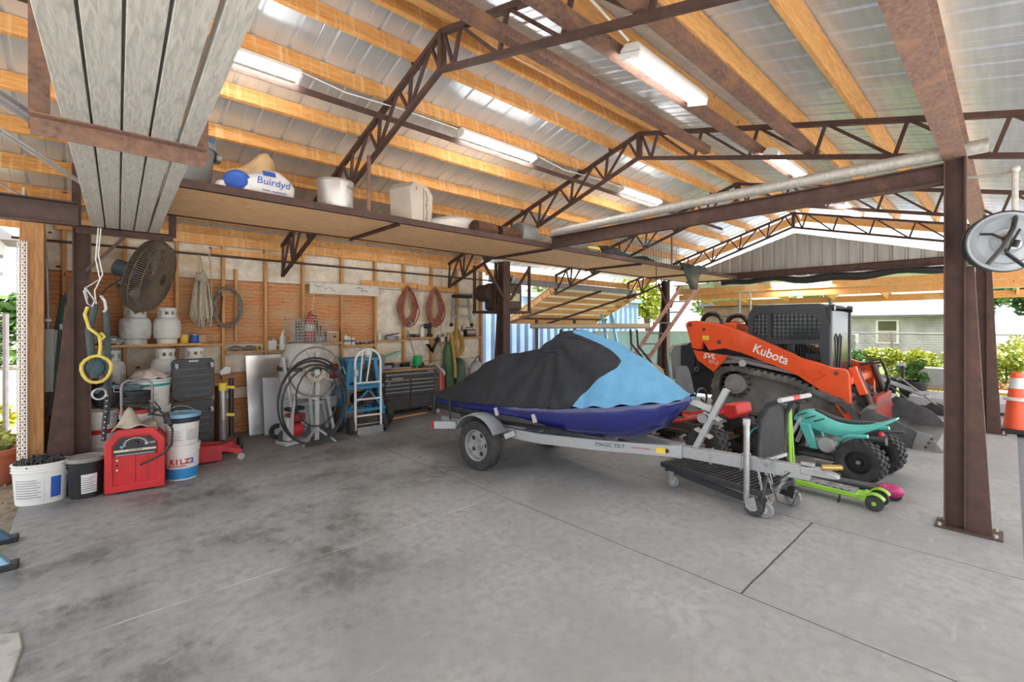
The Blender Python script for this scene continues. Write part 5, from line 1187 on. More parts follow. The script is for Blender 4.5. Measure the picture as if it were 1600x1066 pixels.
tag(G().cyl((5.21, 7.6, 0), (5.21, 7.62, .70), .04, n=14).ob('red_pipe', m_rj), 'dark red pipe standing beside the tool chest, behind the faded one', 'pipe', 'red pipes by the chest')
tag(G().sph((5.40, 7.38, .11), (.13, .12, .11), 12).ob('green_ball', M('lime green ball', (.32, .45, .08), .5)), 'lime green ball on the floor by the gas cylinders', 'ball')
t = T('spray_can_on_floor', 'small chrome can lying on the floor by the tool chest caster', 'can', (4.92, 7.36, .04), 60); G().cyl((-.07, 0, 0), (.07, 0, 0), .04, n=16).ob('can_body', m_zinc, t, bev=.006); G().cyl((.07, 0, 0), (.1, 0, 0), .018, n=10).ob('nozzle', m_white, t)
tag(G().box((4.35, 7.42, .012), (.75, .05, .02), rz=6).ob('wood_slat', m_stud), 'thin wooden slat on the floor before the tool chest', 'slat')
t = T('folding_chair_bag', 'pale grey folded tarp bag standing by the door post', 'bag', (6.15, 7.72, 0), 0); G().sph((0, 0, .45), (.22, .18, .45), 10).jit(.02, 5).ob('bag_body', m_lgrey, t); G().tube([(-.1, 0, .85), (0, -.05, 1.0), (.1, 0, .85)], .012).ob('handle', m_black, t)
tag(G().tube([(6.72, 7.93, 2.66), (6.70, 7.6, 2.3), (6.68, 7.5, 1.9), (6.62, 7.4, 1.2), (6.55, 7.35, .4)], .008, 6).ob('hanging_wire', m_zinc), 'grey wire hanging in the open doorway left of the loft column', 'wire')
tag(G().cyl((6.66, 7.47, 1.78), (6.63, 7.46, 1.62), .03, n=10).ob('wire_handset', m_black), 'small black grip on the wire in the open doorway', 'grip')
# ================= covered watercraft on its trailer =================
TB, TR = (4.02, 4.22, 0), -83.1
m_navy2 = M('navy gelcoat', (.012, .018, .15), .22, 0, (.010, .015, .12), 3, coat=.5)
m_cblk = M('black cover fabric', (.010, .0125, .019), .8, 0, (.018, .021, .028), 9, b=.25, bs=14)
m_cblu = M('light blue cover fabric', (.115, .315, .51), .78, 0, (.09, .265, .45), 7, b=.25, bs=14)
def lerp(tab, x):
    if x <= tab[0][0]: return tab[0][1]
    for (a, b), (c, d) in zip(tab, tab[1:]):
        if x <= c:
            u = (x - a) / (c - a); u = u * u * (3 - 2 * u) * .5 + u * .5
            return b + (d - b) * u
    return tab[-1][1]
half = [(-1.2, .40), (-1.0, .50), (-.5, .57), (.3, .60), (.9, .58), (1.4, .50), (1.8, .36), (2.05, .20), (2.17, .05)]
hem = [(-1.2, .70), (-.6, .71), (.37, .755), (.9, .79), (1.4, .845), (1.9, .91), (2.17, .95)]
keel = [(-1.2, .50), (-.8, .46), (.6, .43), (1.2, .43), (1.6, .475), (1.9, .63), (2.08, .82), (2.17, .93)]
topz = [(-1.2, .77), (-1.0, .86), (-.8, .98), (-.5, 1.16), (-.25, 1.27), (.05, 1.30), (.3, 1.36), (.46, 1.45), (.66, 1.575), (.92, 1.605), (1.34, 1.485), (1.63, 1.325), (1.9, 1.145), (2.1, 1.0), (2.18, .955)]
powr = [(-1.2, 1.2), (-.8, 1.0), (-.2, .95), (.3, .85), (.6, .8), (.95, 1.15), (1.4, 1.7), (2.2, 1.8)]
t = T('jet_ski', 'navy jet ski under a black and light blue fitted cover on the aluminium trailer', 'jet ski', TB, TR)
rs = []
for i in range(41):
    s = -1.15 + 3.31 * i / 40; b, h, k = lerp(half, s), lerp(hem, s) - .01, lerp(keel, s)
    c = k + (h - k) * .38
    rs.append([(s, -b * .98, h), (s, -b, h - (h - k) * .16), (s, -b * .95, c + .06), (s, -b * .86, c), (s, -b * .4, k + (c - k) * .25), (s, 0, k), (s, b * .4, k + (c - k) * .25), (s, b * .86, c), (s, b * .95, c + .06), (s, b, h - (h - k) * .16), (s, b * .98, h)])
G().rings(rs).ob('hull', m_navy2, t, sm=35)
rs = []
for i in range(24):
    s = -1.16 + 2.2 * i / 23; b, h, k = lerp(half, s), lerp(hem, s), lerp(keel, s); c = k + (h - k) * .38; f = 1 - max(0, s - .5) / .6
    rs.append([(s, -b * .99, c + .085 * f), (s, -b * 1.0, c + .03), (s, -b * .87, c - .012), (s, -b * .80, c - .02), (s, -b * .8, c), (s, -b * .9, c + .05 * f)])
G().rings(rs).ob('lower_black_strake', m_black, t, sm=60)
def sbound(z):
    tab = [(.70, 1.13), (.82, 1.16), (.93, 1.22), (1.02, 1.30), (1.10, 1.36), (1.17, 1.45), (1.22, 1.51), (1.29, 1.52), (1.36, 1.43), (1.44, 1.26), (1.52, .98), (1.60, .72), (1.7, .6)]
    return lerp(tab, z)
NS, NV = 190, 84
def cpt(s, v):
    b, h, tp, p = lerp(half, s) * 1.03, lerp(hem, s), lerp(topz, s), lerp(powr, s)
    y = -math.cos(math.pi * v); ya = abs(y)
    ya = ya ** .8
    z = h + (tp - h) * (1 - ya ** p) ** (1 / (1.0 + .25 * (p - 1)))
    # seat ridge keeps a flat top at the stern
    fl = max(0, min(1, (.35 - s) / .6)) * .0
    ang = math.atan2(z - 1.52, s - .55)
    fold = .024 * math.sin(13 * ang) * min(1, math.hypot(z - 1.52, s - .55) / .5) * (1 - ya ** 6) * (1 if s < 1.1 else max(0, 1 - (s - 1.1) * 1.5))
    fold += .006 * math.sin(17 * s + 9 * z) * (1 - ya ** 4) + .004 * math.sin(43 * s + 5 * v)
    sg = -1 if y < 0 else 1
    return (s, sg * (ya * b + fold), z + fold * .3 - (.012 * math.sin(26 * s) if ya > .96 else 0))
SB = []
for j in range(NV + 1):
    last = None
    for i in range(900, -1, -1):
        s_ = -1.2 + 3.385 * i / 900; c = cpt(s_, j / NV)
        if c[0] < sbound(c[2]): last = s_; break
    SB.append(last if last is not None else -1.2)
SB = [(SB[max(j - 1, 0)] + SB[j] * 2 + SB[min(j + 1, NV)]) / 4 for j in range(NV + 1)]
for nm, mt_, n_, f0, f1 in (('black_cover', m_cblk, 120, lambda j: -1.2, lambda j: SB[j]), ('blue_cover', m_cblu, 90, lambda j: SB[j], lambda j: 2.185)):
    g = G(); vs = [[g.b.verts.new(cpt(f0(j) + (f1(j) - f0(j)) * i / n_, j / NV)) for j in range(NV + 1)] for i in range(n_ + 1)]
    for i in range(n_):
        for j in range(NV): g.b.faces.new((vs[i][j], vs[i + 1][j], vs[i + 1][j + 1], vs[i][j + 1]))
    o = g.ob(nm, mt_, t, sm=80); o.modifiers.new('thick', 'SOLIDIFY').thickness = .006
pts = [(-1.2 + 3.36 * i / 40, -lerp(half, -1.2 + 3.36 * i / 40) * 1.035, lerp(hem, -1.2 + 3.36 * i / 40) + .006 * math.sin(i * 1.7)) for i in range(41)]
G().tube(pts[:29], .010, 6).ob('hem_cord', m_cblk, t)
for s in (-.98, -.62):
    b = lerp(half, s); G().tube([(s, -b * 1.04, .73), (s + .01, -b * 1.07, .66), (s, -b * 1.05, .58), (s - .01, -b * 1.02, .47)], .012, 6).ob('strap', m_bag, t)
for s, z in ((.17, .665), (.70, .655)): G().box((s, -lerp(half, s) * .985, z), (.045, .02, .09), ry=-18).ob('reflector', m_lgrey, t)
G().box((1.62, -.37, .80), (.25, .012, .03), ry=-12, rz=25).ob('vent_slot', m_black, t)

def wheel(par, c, r, w, name='wheel', rim=m_lgrey, spokes=5, rr=.62, knob=0, ax='y', side=-1):
    """tyre with rim, hub and lug pattern; spins about local y"""
    x, y, z = c
    g = G().lathe([(r * rr, -w * .42), (r * .80, -w * .5), (r * .94, -w * .46), (r * .99, -w * .3), (r, 0), (r * .99, w * .3), (r * .94, w * .46), (r * .80, w * .5), (r * rr, w * .42)], (x, y, z), 'y', 36, False)
    if knob:
        for k in range(knob):
            a = 2 * math.pi * k / knob
            for yy, da in ((-w * .36, 0), (0, .5), (w * .36, 0)):
                b = a + da * 2 * math.pi / knob; q = r * 1.01
                m_ = Matrix.Translation((x, y + yy, z)) @ Matrix.Rotation(b, 4, 'Y')
                vs = [m_ @ V((sx * r * .085, sy * w * .15, q + sz * r * .05)) for sx in (-1, 1) for sy in (-1, 1) for sz in (-1, 1)]
                g._f(vs, [(0, 1, 3, 2), (4, 6, 7, 5), (0, 4, 5, 1), (2, 3, 7, 6), (0, 2, 6, 4), (1, 5, 7, 3)])
    o = g.ob(name, m_rubber, par, sm=40)
    d = side
    G().lathe([(0, d * w * .18), (r * rr * .30, d * w * .20), (r * rr * .36, d * w * .10), (r * rr * .85, d * w * .08), (r * rr * .93, d * w * .40), (r * rr * 1.02, d * w * .42), (r * rr * 1.02, -d * w * .40), (r * rr * .9, -d * w * .38), (r * rr * .85, 0), (0, 0)], (x, y, z), 'y', 30).ob('rim', rim, o)
    if spokes:
        for k in range(spokes):
            a = 2 * math.pi * k / spokes; G().cyl((x + r * rr * .62 * math.cos(a), y + d * w * .085, z + r * rr * .62 * math.sin(a)), (x + r * rr * .62 * math.cos(a), y + d * w * .10, z + r * rr * .62 * math.sin(a)), r * rr * .15, n=12).ob('rim_hole', m_black, o)
    G().cyl((x, y + d * w * .15, z), (x, y + d * w * .30, z), r * rr * .16, n=14).ob('hub', m_zinc, o)
    return o
t = T('boat_trailer', 'silver aluminium boat trailer with galvanized fender, tongue jack and leaning winch post', 'trailer', TB, TR)
for s in (-1, 1):
    rs = []
    for x, y, z in ((-.85, .50, .43), (-.2, .50, .43), (.7, .46, .42), (1.3, .30, .42), (2.08, .035, .43)):
        rs.append([(x, s * (y - .025), z - .055), (x, s * (y + .025), z - .055), (x, s * (y + .025), z + .055), (x, s * (y - .025), z + .055)])
    G().rings(rs).ob('frame_rail', m_alu, t, bev=.004)
G().box((2.52, 0, .43), (1.2, .085, .11)).ob('tongue', m_alu, t, bev=.005)
G().box((2.02, 0, .43), (.12, .12, .13)).ob('tongue_joint', m_alu, t, bev=.004)
G().bar((-.66, -.80, .435), (-.42, -.66, .445), .05, .09).bar((-.42, -.66, .445), (-.3, .66, .445), .05, .09).bar((-.42, .66, .445), (-.66, .80, .435), .05, .09).ob('rear_crossmember', m_alu, t, bev=.004)
for s in (-1, 1): G().box((-.675, s * .81, .435), (.02, .05, .085)).ob('tail_light', m_red, t, bev=.005)
G().box((.55, 0, .40), (.05, .95, .06)).ob('crossmember', m_alu, t, bev=.004); G().box((1.2, 0, .40), (.05, .62, .06)).ob('crossmember', m_alu, t, bev=.004)
G().cyl((0, -.6, .28), (0, .6, .28), .035, n=14).ob('axle', m_zinc, t)
for s in (-1, 1):
    wheel(t, (0, s * .68, .285), .285, .17, rim=m_zinc, side=s)
    g = G(); rs = []
    for k in range(13):
        a = R(28 + 128 * k / 12); c, sn = math.cos(a), math.sin(a)
        rs.append([(.335 * c, s * .575, .29 + .335 * sn), (.345 * c, s * .575, .29 + .345 * sn), (.352 * c, s * .68, .29 + .36 * sn), (.345 * c, s * .79, .29 + .345 * sn), (.335 * c, s * .79, .29 + .335 * sn), (.342 * c, s * .68, .29 + .352 * sn)])
    g.rings(rs); g.ob('fender', M('galvanized fender', (.42, .45, .48), .45, .6, (.33, .36, .38), 30), t, sm=50)
    G().bar((.28, s * .58, .40), (.36, s * .5, .44), .05, .06).ob('fender_bracket', m_zinc, t)
    G().bar((-.7, s * .30, .48), (1.35, s * .26, .48), .07, .04).ob('bunk', M('grey bunk carpet', (.08, .08, .085), .95), t)
    for x in (-.35, .55): G().bar((x, s * .42, .44), (x + .05, s * .30, .47), .06, .02).ob('bunk_bracket', m_zinc, t)
for x in (2.06, 2.34, 2.60, 2.66, 2.80, 2.86): G().box((x, 0, .43), (.012, .10, .135)).ob('u_bolt', m_zinc, t)
G().bar((2.2, -.0, .49), (2.47, 0, 1.06), .05, .09, (0, 1, 0)).ob('winch_post', m_alu, t, bev=.003)
for u in (.25, .55): G().box((2.2 + .27 * u, 0, .49 + .57 * u), (.16, .10, .012), ry=25).ob('winch_u_bolt', m_zinc, t)
G().cyl((2.27, -.06, .78), (2.27, .06, .78), .045, n=16).bar((2.14, .05, .95), (2.36, .05, .80), .04, .015).ob('bow_winch', m_steelg, t)
G().bar((2.1, .02, .93), (2.33, .02, .86), .05, .05).ob('bow_stop', m_lgrey, t)
G().cyl((2.66, -.10, .10), (2.66, -.10, .80), .026, n=16).ob('jack_tube', m_zinc, t)
G().cyl((2.66, -.10, .78), (2.66, -.10, .83), .03, n=16).bar((2.66, -.10, .82), (2.66, -.18, .82), .015, .015).ob('jack_crank', m_lgrey, t)
w_ = G().lathe([(0, -.025), (.055, -.025), (.075, -.02), (.08, 0), (.075, .02), (.055, .025), (0, .025)], (2.72, -.10, .08), 'y', 22).ob('jack_wheel', m_rubber, t); G().cyl((2.72, -.13, .08), (2.72, -.07, .08), .028, n=12).ob('wheel_hub', m_lgrey, w_)
G().prism([(2.66, .15), (2.73, .18), (2.75, .09), (2.70, .05), (2.66, .08)], -.145, -.135, 'xz').ob('jack_fork', m_zinc, t)
G().prism([(3.05, .485), (3.18, .485), (3.30, .455), (3.32, .43), (3.28, .42), (3.05, .42)], -.045, .045, 'xz').box((3.1, 0, .50), (.10, .05, .03)).ob('coupler', m_zinc, t, bev=.006)
G().cyl((3.2, -.02, .50), (3.33, .03, .51), .022, n=10).ob('coupler_plug', m_brass, t)
def chain(pts, r, name, par, mat=m_zinc):
    g = G(); L = [V(p) for p in pts]; out = []
    for a, b in zip(L, L[1:]):
        n = max(1, int((b - a).length / .026))
        for k in range(n): out.append((a + (b - a) * (k + .5) / n, (b - a).normalized()))
    for i, (c, d) in enumerate(out):
        u = d.orthogonal().normalized(); w2 = d.cross(u); 
        if i % 2: u = w2
        ring = [c + d * (.018 * math.cos(a)) + u * (.009 * math.sin(a)) for a in [2 * math.pi * k / 8 for k in range(8)]]
        g.tube(ring, r, 5, True)
    return g.ob(name, mat, par)
chain([(2.74, -.06, .40), (2.78, -.08, .22), (2.84, -.08, .13), (2.9, -.07, .25), (2.95, -.05, .42)], .004, 'safety_chain', t)
chain([(2.76, .05, .40), (2.84, .04, .2), (2.92, .05, .3), (2.98, .04, .42)], .004, 'safety_chain', t)
chain([(2.72, -.06, .50), (2.8, -.07, .42), (2.88, -.055, .50)], .004, 'safety_chain', t)
G().tube([(2.98, -.05, .42), (2.86, -.1, .30), (2.9, -.12, .18), (3.0, -.11, .16), (3.05, -.06, .3)], .006, 6).ob('wiring_lead', m_black, t)
a_ = math.degrees(math.atan2(.265, .78))
for s_, z, sz, m_, st in ((1.43, .432, .055, m_black, 'MAGIC TILT'), (1.72, .43, .022, m_rj, 'MADE IN FLORIDA')):
    u = (s_ - 1.3) / .78; text(st, sz, m_, t, (s_, -(.30 - .265 * u) - .027, z), (90, 0, a_ - .5), shear=.25)
G().box((1.90, -.125, .43), (.09, .004, .055), rz=a_ - .5).ob('yellow_sticker', m_yel, t); G().cyl((1.96, -.105, .43), (1.955, -.115, .43), .02, n=12).ob('round_sticker', m_dark, t)
t = T('ratchet_strap', 'orange ratchet strap hooked from the jet ski stern to the trailer crossbar', 'strap', (3.54, 4.86, 0), -83)
G().bar((0, 0, .52), (-.02, 0, .66), .035, .006).ob('webbing', m_orange, t); G().box((.0, -.01, .56), (.09, .05, .05)).ob('ratchet', m_rust, t, bev=.006)
# ================= compact track loader =================
t = T('track_loader', 'orange and black compact track loader with mesh cab windows and muddy rubber tracks', 'track loader', (9.15, 2.6, 0), -90)
arm = [(-1.523, 1.64), (-1.51, 1.69), (-1.455, 1.725), (-1.315, 1.732), (-0.999, 1.678), (-0.635, 1.584), (-0.385, 1.483), (-0.059, 1.332), (0.265, 1.19), (0.362, 1.134), (0.594, 1.074), (0.764, 1.012), (0.90, 1.004), (.96, .98), (0.988, 0.901), (1.004, 0.519), (1.05, 0.278), (0.942, 0.262), (0.851, 0.396), (0.783, 0.53), (0.569, 0.691), (0.265, 0.888), (-0.205, 1.058), (-0.508, 1.171), (-0.813, 1.242), (-0.931, 1.22), (-1.079, 1.192), (-1.20, 1.36), (-1.231, 1.209), (-1.387, 1.22)]
m_hyd = M('black hydraulic hose', (.015, .015, .016), .4)
for s in (-1, 1):
    o = G().prism(arm, s * .92, s * .82, 'xz').ob('lift_arm', m_orange, t, bev=.008)
    for x, z, r in ((-1.43, 1.655, .035), (-1.17, 1.57, .03), (-.90, 1.35, .035), (.83, .93, .03)): G().cyl((x, s * .925, z), (x, s * .93, z), r, n=16).ob('pivot_pin', m_dark, o)
    G().prism([(.80, .58), (.90, .56), (.96, .33), (.90, .36)], s * .921, s * .926, 'xz').ob('arm_slot', m_dark, o)
    G().tube([(.40, s * .923, .98), (.62, s * .923, .95), (.70, s * .923, .90), (.56, s * .923, .80), (.44, s * .923, .88), (.40, s * .923, .98)], .008, 5).ob('arm_emboss', m_orange, o)
    G().tube([(-.70, s * .923, 1.50), (-.66, s * .923, 1.33), (-.58, s * .923, 1.27), (-.52, s * .923, 1.30), (-.58, s * .923, 1.46)], .008, 5).ob('arm_emboss', m_orange, o)
    G().prism([(-1.37, 1.19), (-0.749, 1.11), (-0.994, 0.809), (-1.286, 1.009)], s * .93, s * .86, 'xz').ob('side_badge_panel', m_orange, t, bev=.006)
    G().cyl((-1.15, s * .72, 1.1), (-.1, s * .72, 1.0), .05, n=14).cyl((-.1, s * .72, 1.0), (.25, s * .72, .97), .028, n=12).ob('lift_cylinder', m_zinc, t)
    G().bar((.98, s * .68, 1.02), (1.12, s * .68, .62), .10, .10).ob('tilt_cylinder_guard', m_orange, t, bev=.01)
    G().cyl((1.02, s * .62, .98), (1.2, s * .62, .45), .045, n=14).cyl((1.2, s * .62, .45), (1.26, s * .62, .32), .03, n=10).ob('tilt_cylinder', m_dark, t)
    # undercarriage
    tr = [(-1.02, .62), (-.95, .84), (-.78, .93), (-.60, .94), (.2, .80), (.95, .52), (1.12, .34), (1.06, .10), (.86, .0), (-.80, .0), (-1.0, .10)]
    inn = [(-.92, .60), (-.86, .78), (-.72, .85), (-.58, .86), (.2, .72), (.90, .45), (1.03, .32), (.98, .14), (.84, .07), (-.78, .07), (-.92, .14)]
    g = G()
    for y in (s * .55, s * .92): pass
    rs = []
    n = len(tr)
    for i in range(n): rs.append([(tr[i][0], s * .55, tr[i][1]), (tr[i][0], s * .95, tr[i][1]), (inn[i][0], s * .95, inn[i][1]), (inn[i][0], s * .55, inn[i][1])])
    g.rings(rs, cyc=True)
    L = [V((a, 0, b)) for a, b in tr]
    for i in range(n):
        a, b = L[i], L[(i + 1) % n]; d = b - a; k = max(1, int(d.length / .10)); nrm = V((-d.z, 0, d.x)).normalized()
        for j in range(k):
            c = a + d * (j + .5) / k + nrm * .0; an = math.degrees(math.atan2(-d.z, d.x))
            for yy in (.65, .85): g.box((c.x, s * yy, c.z), (.05, .17, .055), ry=an)
    g.ob('rubber_track', M('dusty track rubber %d' % s, (.085, .082, .08), .85, 0, (.055, .053, .05), 8, b=.2, dirt=(.24, .22, .20), dl=.48, dh=.72, ds=4), t)
    G().prism([(-.90, .55), (-.55, .85), (.2, .72), (.9, .42), (.95, .15), (-.85, .10)], s * .60, s * .80, 'xz').ob('track_frame', M('dusty frame %d' % s, (.19, .185, .175), .9, 0, (.12, .118, .112), 6, b=.2), t)
    G().cyl((-.63, s * .8, .64), (-.63, s * .93, .64), .17, n=24).cyl((-.63, s * .93, .64), (-.63, s * .95, .64), .12, n=24).ob('drive_sprocket', M('dusty hub %d' % s, (.30, .29, .29), .7, .3, (.2, .19, .19), 8), t)
    g = G()
    for k in range(14):
        a = 2 * math.pi * k / 14; g.box((-.63 + .215 * math.cos(a), s * .84, .64 + .215 * math.sin(a)), (.035, .05, .035), ry=-math.degrees(a))
    g.ob('sprocket_teeth', m_dark, t)
    for x in (-.5, -.2, .1, .4, .7): G().cyl((x, s * .6, .14), (x, s * .92, .14), .075, n=16).ob('track_roller', m_dark, t)
    G().cyl((.86, s * .62, .29), (.86, s * .9, .29), .19, n=22).ob('front_idler', m_dark, t)
    G().prism([(-.9, .97), (-.5, 1.0), (.3, .86), (.98, .56), (1.0, .60), (.3, .92), (-.5, 1.06), (-.9, 1.03)], s * .52, s * .9, 'xz').ob('track_guard', m_steelg, t)
m_lblk = M('loader black panel', (.022, .025, .032), .42, 0, (.032, .035, .042), 5, dirt=(.12, .115, .11), dl=.62, dh=.82)
G().prism([(-1.75, .55), (-1.80, 1.18), (-1.62, 1.33), (-.45, 1.36), (-.45, 1.0), (.72, .75), (.72, .35), (-1.6, .35)], -.54, .54, 'xz').ob('engine_body', m_lblk, t, bev=.03)
G().prism([(-1.95, .60), (-2.0, 1.1), (-1.90, 1.26), (-1.72, 1.30), (-1.72, .55)], -.62, .62, 'xz').ob('rear_door', M('loader grey', (.24, .25, .25), .5), t, bev=.03)
G().tube([(-1.72, -.6, 1.28), (-1.93, -.63, 1.24), (-2.03, -.63, 1.08), (-1.98, -.63, .62)], .02, 8).ob('rear_guard_rail', m_lgrey, t)
G().box((-1.6, -.66, .98), (.28, .05, .56)).box((-1.1, -.6, .98), (.6, .1, .3)).ob('side_panel', m_lblk, t, bev=.015)
G().tor((-1.42, -.69, .82), .035, .006, 'y', 16, 6).ob('lock_ring', m_lgrey, t)
for s in (-1, 1): G().bar((-1.42, s * .87, 1.62), (-1.3, s * .8, .9), .10, .08).ob('arm_tower', m_lblk, t)
# cab
win = [(-0.416, 1.5), (-0.406, 1.771), (-0.319, 1.841), (0.459, 1.828), (0.578, 1.71), (0.571, 1.421), (-0.051, 1.406)]
cabp = [(-0.50, 1.15), (-0.489, 1.827), (-0.426, 1.936), (-0.253, 1.968), (0.534, 1.965), (0.648, 1.91), (0.70, 1.623), (0.70, 0.72), (.3, .9)]
win2 = [(-.05, 1.34), (.56, 1.35), (.60, .95), (.3, 1.06)]
def holed(outer, holes, y0, y1):
    """plate with openings: outer and hole loops filled by triangles, then given thickness"""
    bm_ = bmesh.new(); es = []
    for loop in [outer] + holes:
        vs = [bm_.verts.new((x, y0, z)) for x, z in loop]
        for i in range(len(vs)): es.append(bm_.edges.new((vs[i], vs[(i + 1) % len(vs)])))
    bmesh.ops.triangle_fill(bm_, edges=es, use_beauty=True, use_dissolve=False)
    r = bmesh.ops.extrude_face_region(bm_, geom=bm_.faces[:]); bmesh.ops.translate(bm_, verts=[v for v in r['geom'] if isinstance(v, bmesh.types.BMVert)], vec=(0, y1 - y0, 0))
    g = G(); g.b.free(); g.b = bm_; return g
m_grid = M('black mesh guard', (.02, .022, .024), .5)
m_glass = M('cab glass', (.12, .15, .16), .12, 0, trans=.7)
for s in (-1, 1):
    o = holed(cabp, [win, win2], s * .72, s * .66).ob('cab_side', m_lblk, t)
    g = G()
    for k in range(17): x = -.42 + 1.0 * k / 16; g.box((x, s * .69, 1.62), (.015, .012, .46))
    for k in range(8): z = 1.40 + .44 * k / 7; g.box((.08, s * .69, z), (1.0, .012, .015))
    for k in range(16): x = -.02 + .6 * k / 15; g.box((x, s * .69, 1.16), (.008, .012, .44))
    for k in range(9): g.box((.28, s * .69, .97 + .045 * k), (.64, .012, .008))
    g.ob('window_guard', m_grid, o)
    G().prism(win, s * .675, s * .679, 'xz').ob('side_glass', m_glass, o)
    G().box((-.16, s * .69, 1.62), (.06, .05, .44)).ob('window_post', m_lblk, o)
G().prism([(-.45, 1.92), (-.40, 1.99), (.56, 1.99), (.70, 1.93), (.62, 1.90), (-.3, 1.90)], -.70, .70, 'xz').ob('cab_roof', m_lblk, t, bev=.015)
for s in (-1, 1):
    G().box((.68, s * .63, 1.27), (.06, .10, 1.3)).ob('front_post', m_lblk, t, bev=.01)
    G().cyl((.66, s * .6, 1.93), (.74, s * .6, 1.92), .055, n=16).ob('work_light', m_black, t); G().cyl((.74, s * .6, 1.92), (.745, s * .6, 1.92), .045, n=16).ob('light_lens', m_lgrey, t)
G().box((.685, 0, 1.30), (.012, 1.16, 1.15)).ob('front_glass', m_glass, t)
G().tube([(.70, -.25, .95), (.72, -.25, 1.45), (.72, -.18, 1.5), (.72, -.1, 1.45), (.70, -.1, .95)], .014, 8).ob('door_handle', m_black, t)
G().box((.15, 0, 1.0), (.5, .5, .14)).box((-.1, 0, 1.35), (.14, .5, .62)).ob('seat', m_black, t, bev=.04)
G().box((.42, -.3, 1.12), (.3, .14, .1)).box((.42, .3, 1.12), (.3, .14, .1)).ob('control_console', m_grey, t, bev=.02)
G().box((-.42, 0, 1.5), (.04, 1.3, .9)).ob('rear_window_frame', m_grid, t)
for c in ((-1.2, -.55, 1.68), (-.78, -.45, 1.64)): G().tor((c[0], c[1], c[2]), .19, .032, 'y', 20, 8, 0, 180).tor((c[0] - .02, c[1] + .07, c[2]), .17, .028, 'y', 20, 8, 0, 180).ob('hose_loop', m_hyd, t)
G().box((-1.0, -.3, 1.62), (.5, .5, .14)).ob('crossmember', m_orange, t, bev=.02)
G().cyl((-.5, -.93, 1.0), (-.5, -.95, 1.0), .06, n=14).ob('logo_disc', m_lgrey, t)
# front linkage
G().box((1.22, 0, .35), (.10, 1.2, .46)).ob('quick_hitch', M('dark red casting', (.30, .02, .015), .5), t, bev=.02)
G().tube([(.9, .35, 1.0), (1.15, .4, 1.1), (1.25, .42, .8), (1.2, .4, .5)], .02, 8).tube([(.9, .25, 1.0), (1.2, .28, 1.05), (1.28, .3, .75), (1.22, .3, .5)], .02, 8).ob('front_hoses', m_hyd, t)
G().box((.95, 0, .82), (.12, 1.6, .12)).ob('front_crossmember', m_orange, t, bev=.02)
ta = -math.degrees(math.atan2(.197, .53))
text('Kubota', .205, m_white, t, (-.07, -.926, 1.17), (90, 20.5, 0), sx=.92, bold=.003)
text('SVL', .125, m_white, t, (-1.07, -.936, 1.09), (90, 4, 0), sx=1.15, shear=.2, bold=.003); text('97-2', .085, m_white, t, (-1.0, -.936, .985), (90, 8, 0), sx=1.1, shear=.2)
G().box((-1.14, -.923, 1.42), (.12, .004, .075)).ob('yellow_sticker', m_yel, t)
# bucket
m_bkt = M('worn dark steel bucket', (.12, .12, .125), .5, .4, (.07, .07, .075), 5, b=.15, dirt=(.20, .175, .15), dl=.55, dh=.8, ds=3)
m_bkt2 = M('polished worn steel', (.34, .34, .34), .4, .7, (.22, .22, .22), 7)
b = T('loader_bucket', 'wide dark steel loader bucket resting on the slab behind the near column', 'bucket', (8.12, 0, 0), 0)
ck = [(1.45, .40), (1.38, .47), (1.12, .37), (.88, .25), (.66, .02), (1.10, .0), (1.36, .10), (1.46, .25)]
for x in (0, 2.0): G().prism(ck, x - .012, x + .012, 'yz').ob('side_cheek', m_bkt, b)
G().prism([(1.46, .25), (1.36, .10), (1.10, .0), (.66, .02), (.66, .035), (1.10, .02), (1.34, .12), (1.43, .25), (1.43, .40), (1.46, .40)], 0, 2.0, 'yz').ob('shell', m_bkt, b)
G().prism([(1.48, .38), (1.40, .49), (1.30, .48), (1.31, .46), (1.38, .46), (1.45, .37)], 0, 2.0, 'yz').ob('top_plate', m_bkt2, b)
G().prism([(.84, .24), (.72, .21), (.60, .03), (.60, .0), (.90, .0), (.88, .10)], -.03, .0, 'yz').ob('side_cutter', m_bkt2, b)
G().box((1.0, .64, .025), (2.02, .10, .03)).ob('cutting_edge', m_bkt2, b)
for i in range(3): G().cyl((-.032, .76 - .03 * i, .05 + .06 * i), (-.04, .76 - .03 * i, .05 + .06 * i), .018, n=8).ob('cutter_bolt', m_dark, b)

# ================= teal youth quad =================
m_tl = M('teal plastic body', (.10, .50, .46), .35, 0, (.085, .44, .40), 4, coat=.2)
t = T('youth_quad', 'small teal quad bike with black seat and knobbly tyres beside the scooters', 'quad bike', (6.33, 1.48, 0), 83)
for x, r, w_ in ((-.44, .215, .19), (.45, .20, .16)):
    for s in (-1, 1): wheel(t, (x, s * (.30 if x < 0 else .32), r), r, w_, rim=m_black, spokes=0, rr=.56, knob=20, side=s)
G().cyl((-.44, -.3, .215), (-.44, .3, .215), .02, n=10).cyl((.45, -.3, .2), (.45, .3, .2), .015, n=10).ob('axle', m_zinc, t)
rs = []
for x, zt, zb, hw in ((-.68, .685, .66, .06), (-.52, .60, .535, .13), (-.35, .555, .44, .15), (-.15, .55, .40, .15), (.0, .63, .43, .13), (.15, .665, .47, .13), (.24, .62, .50, .10), (.30, .55, .50, .07)):
    rs.append([(x, -hw, zb), (x, -hw * 1.02, (zb + zt) / 2), (x, -hw * .7, zt), (x, hw * .7, zt), (x, hw * 1.02, (zb + zt) / 2), (x, hw, zb)])
G().rings(rs).ob('body_shell', m_tl, t, bev=.01, sub=1)
rs = []
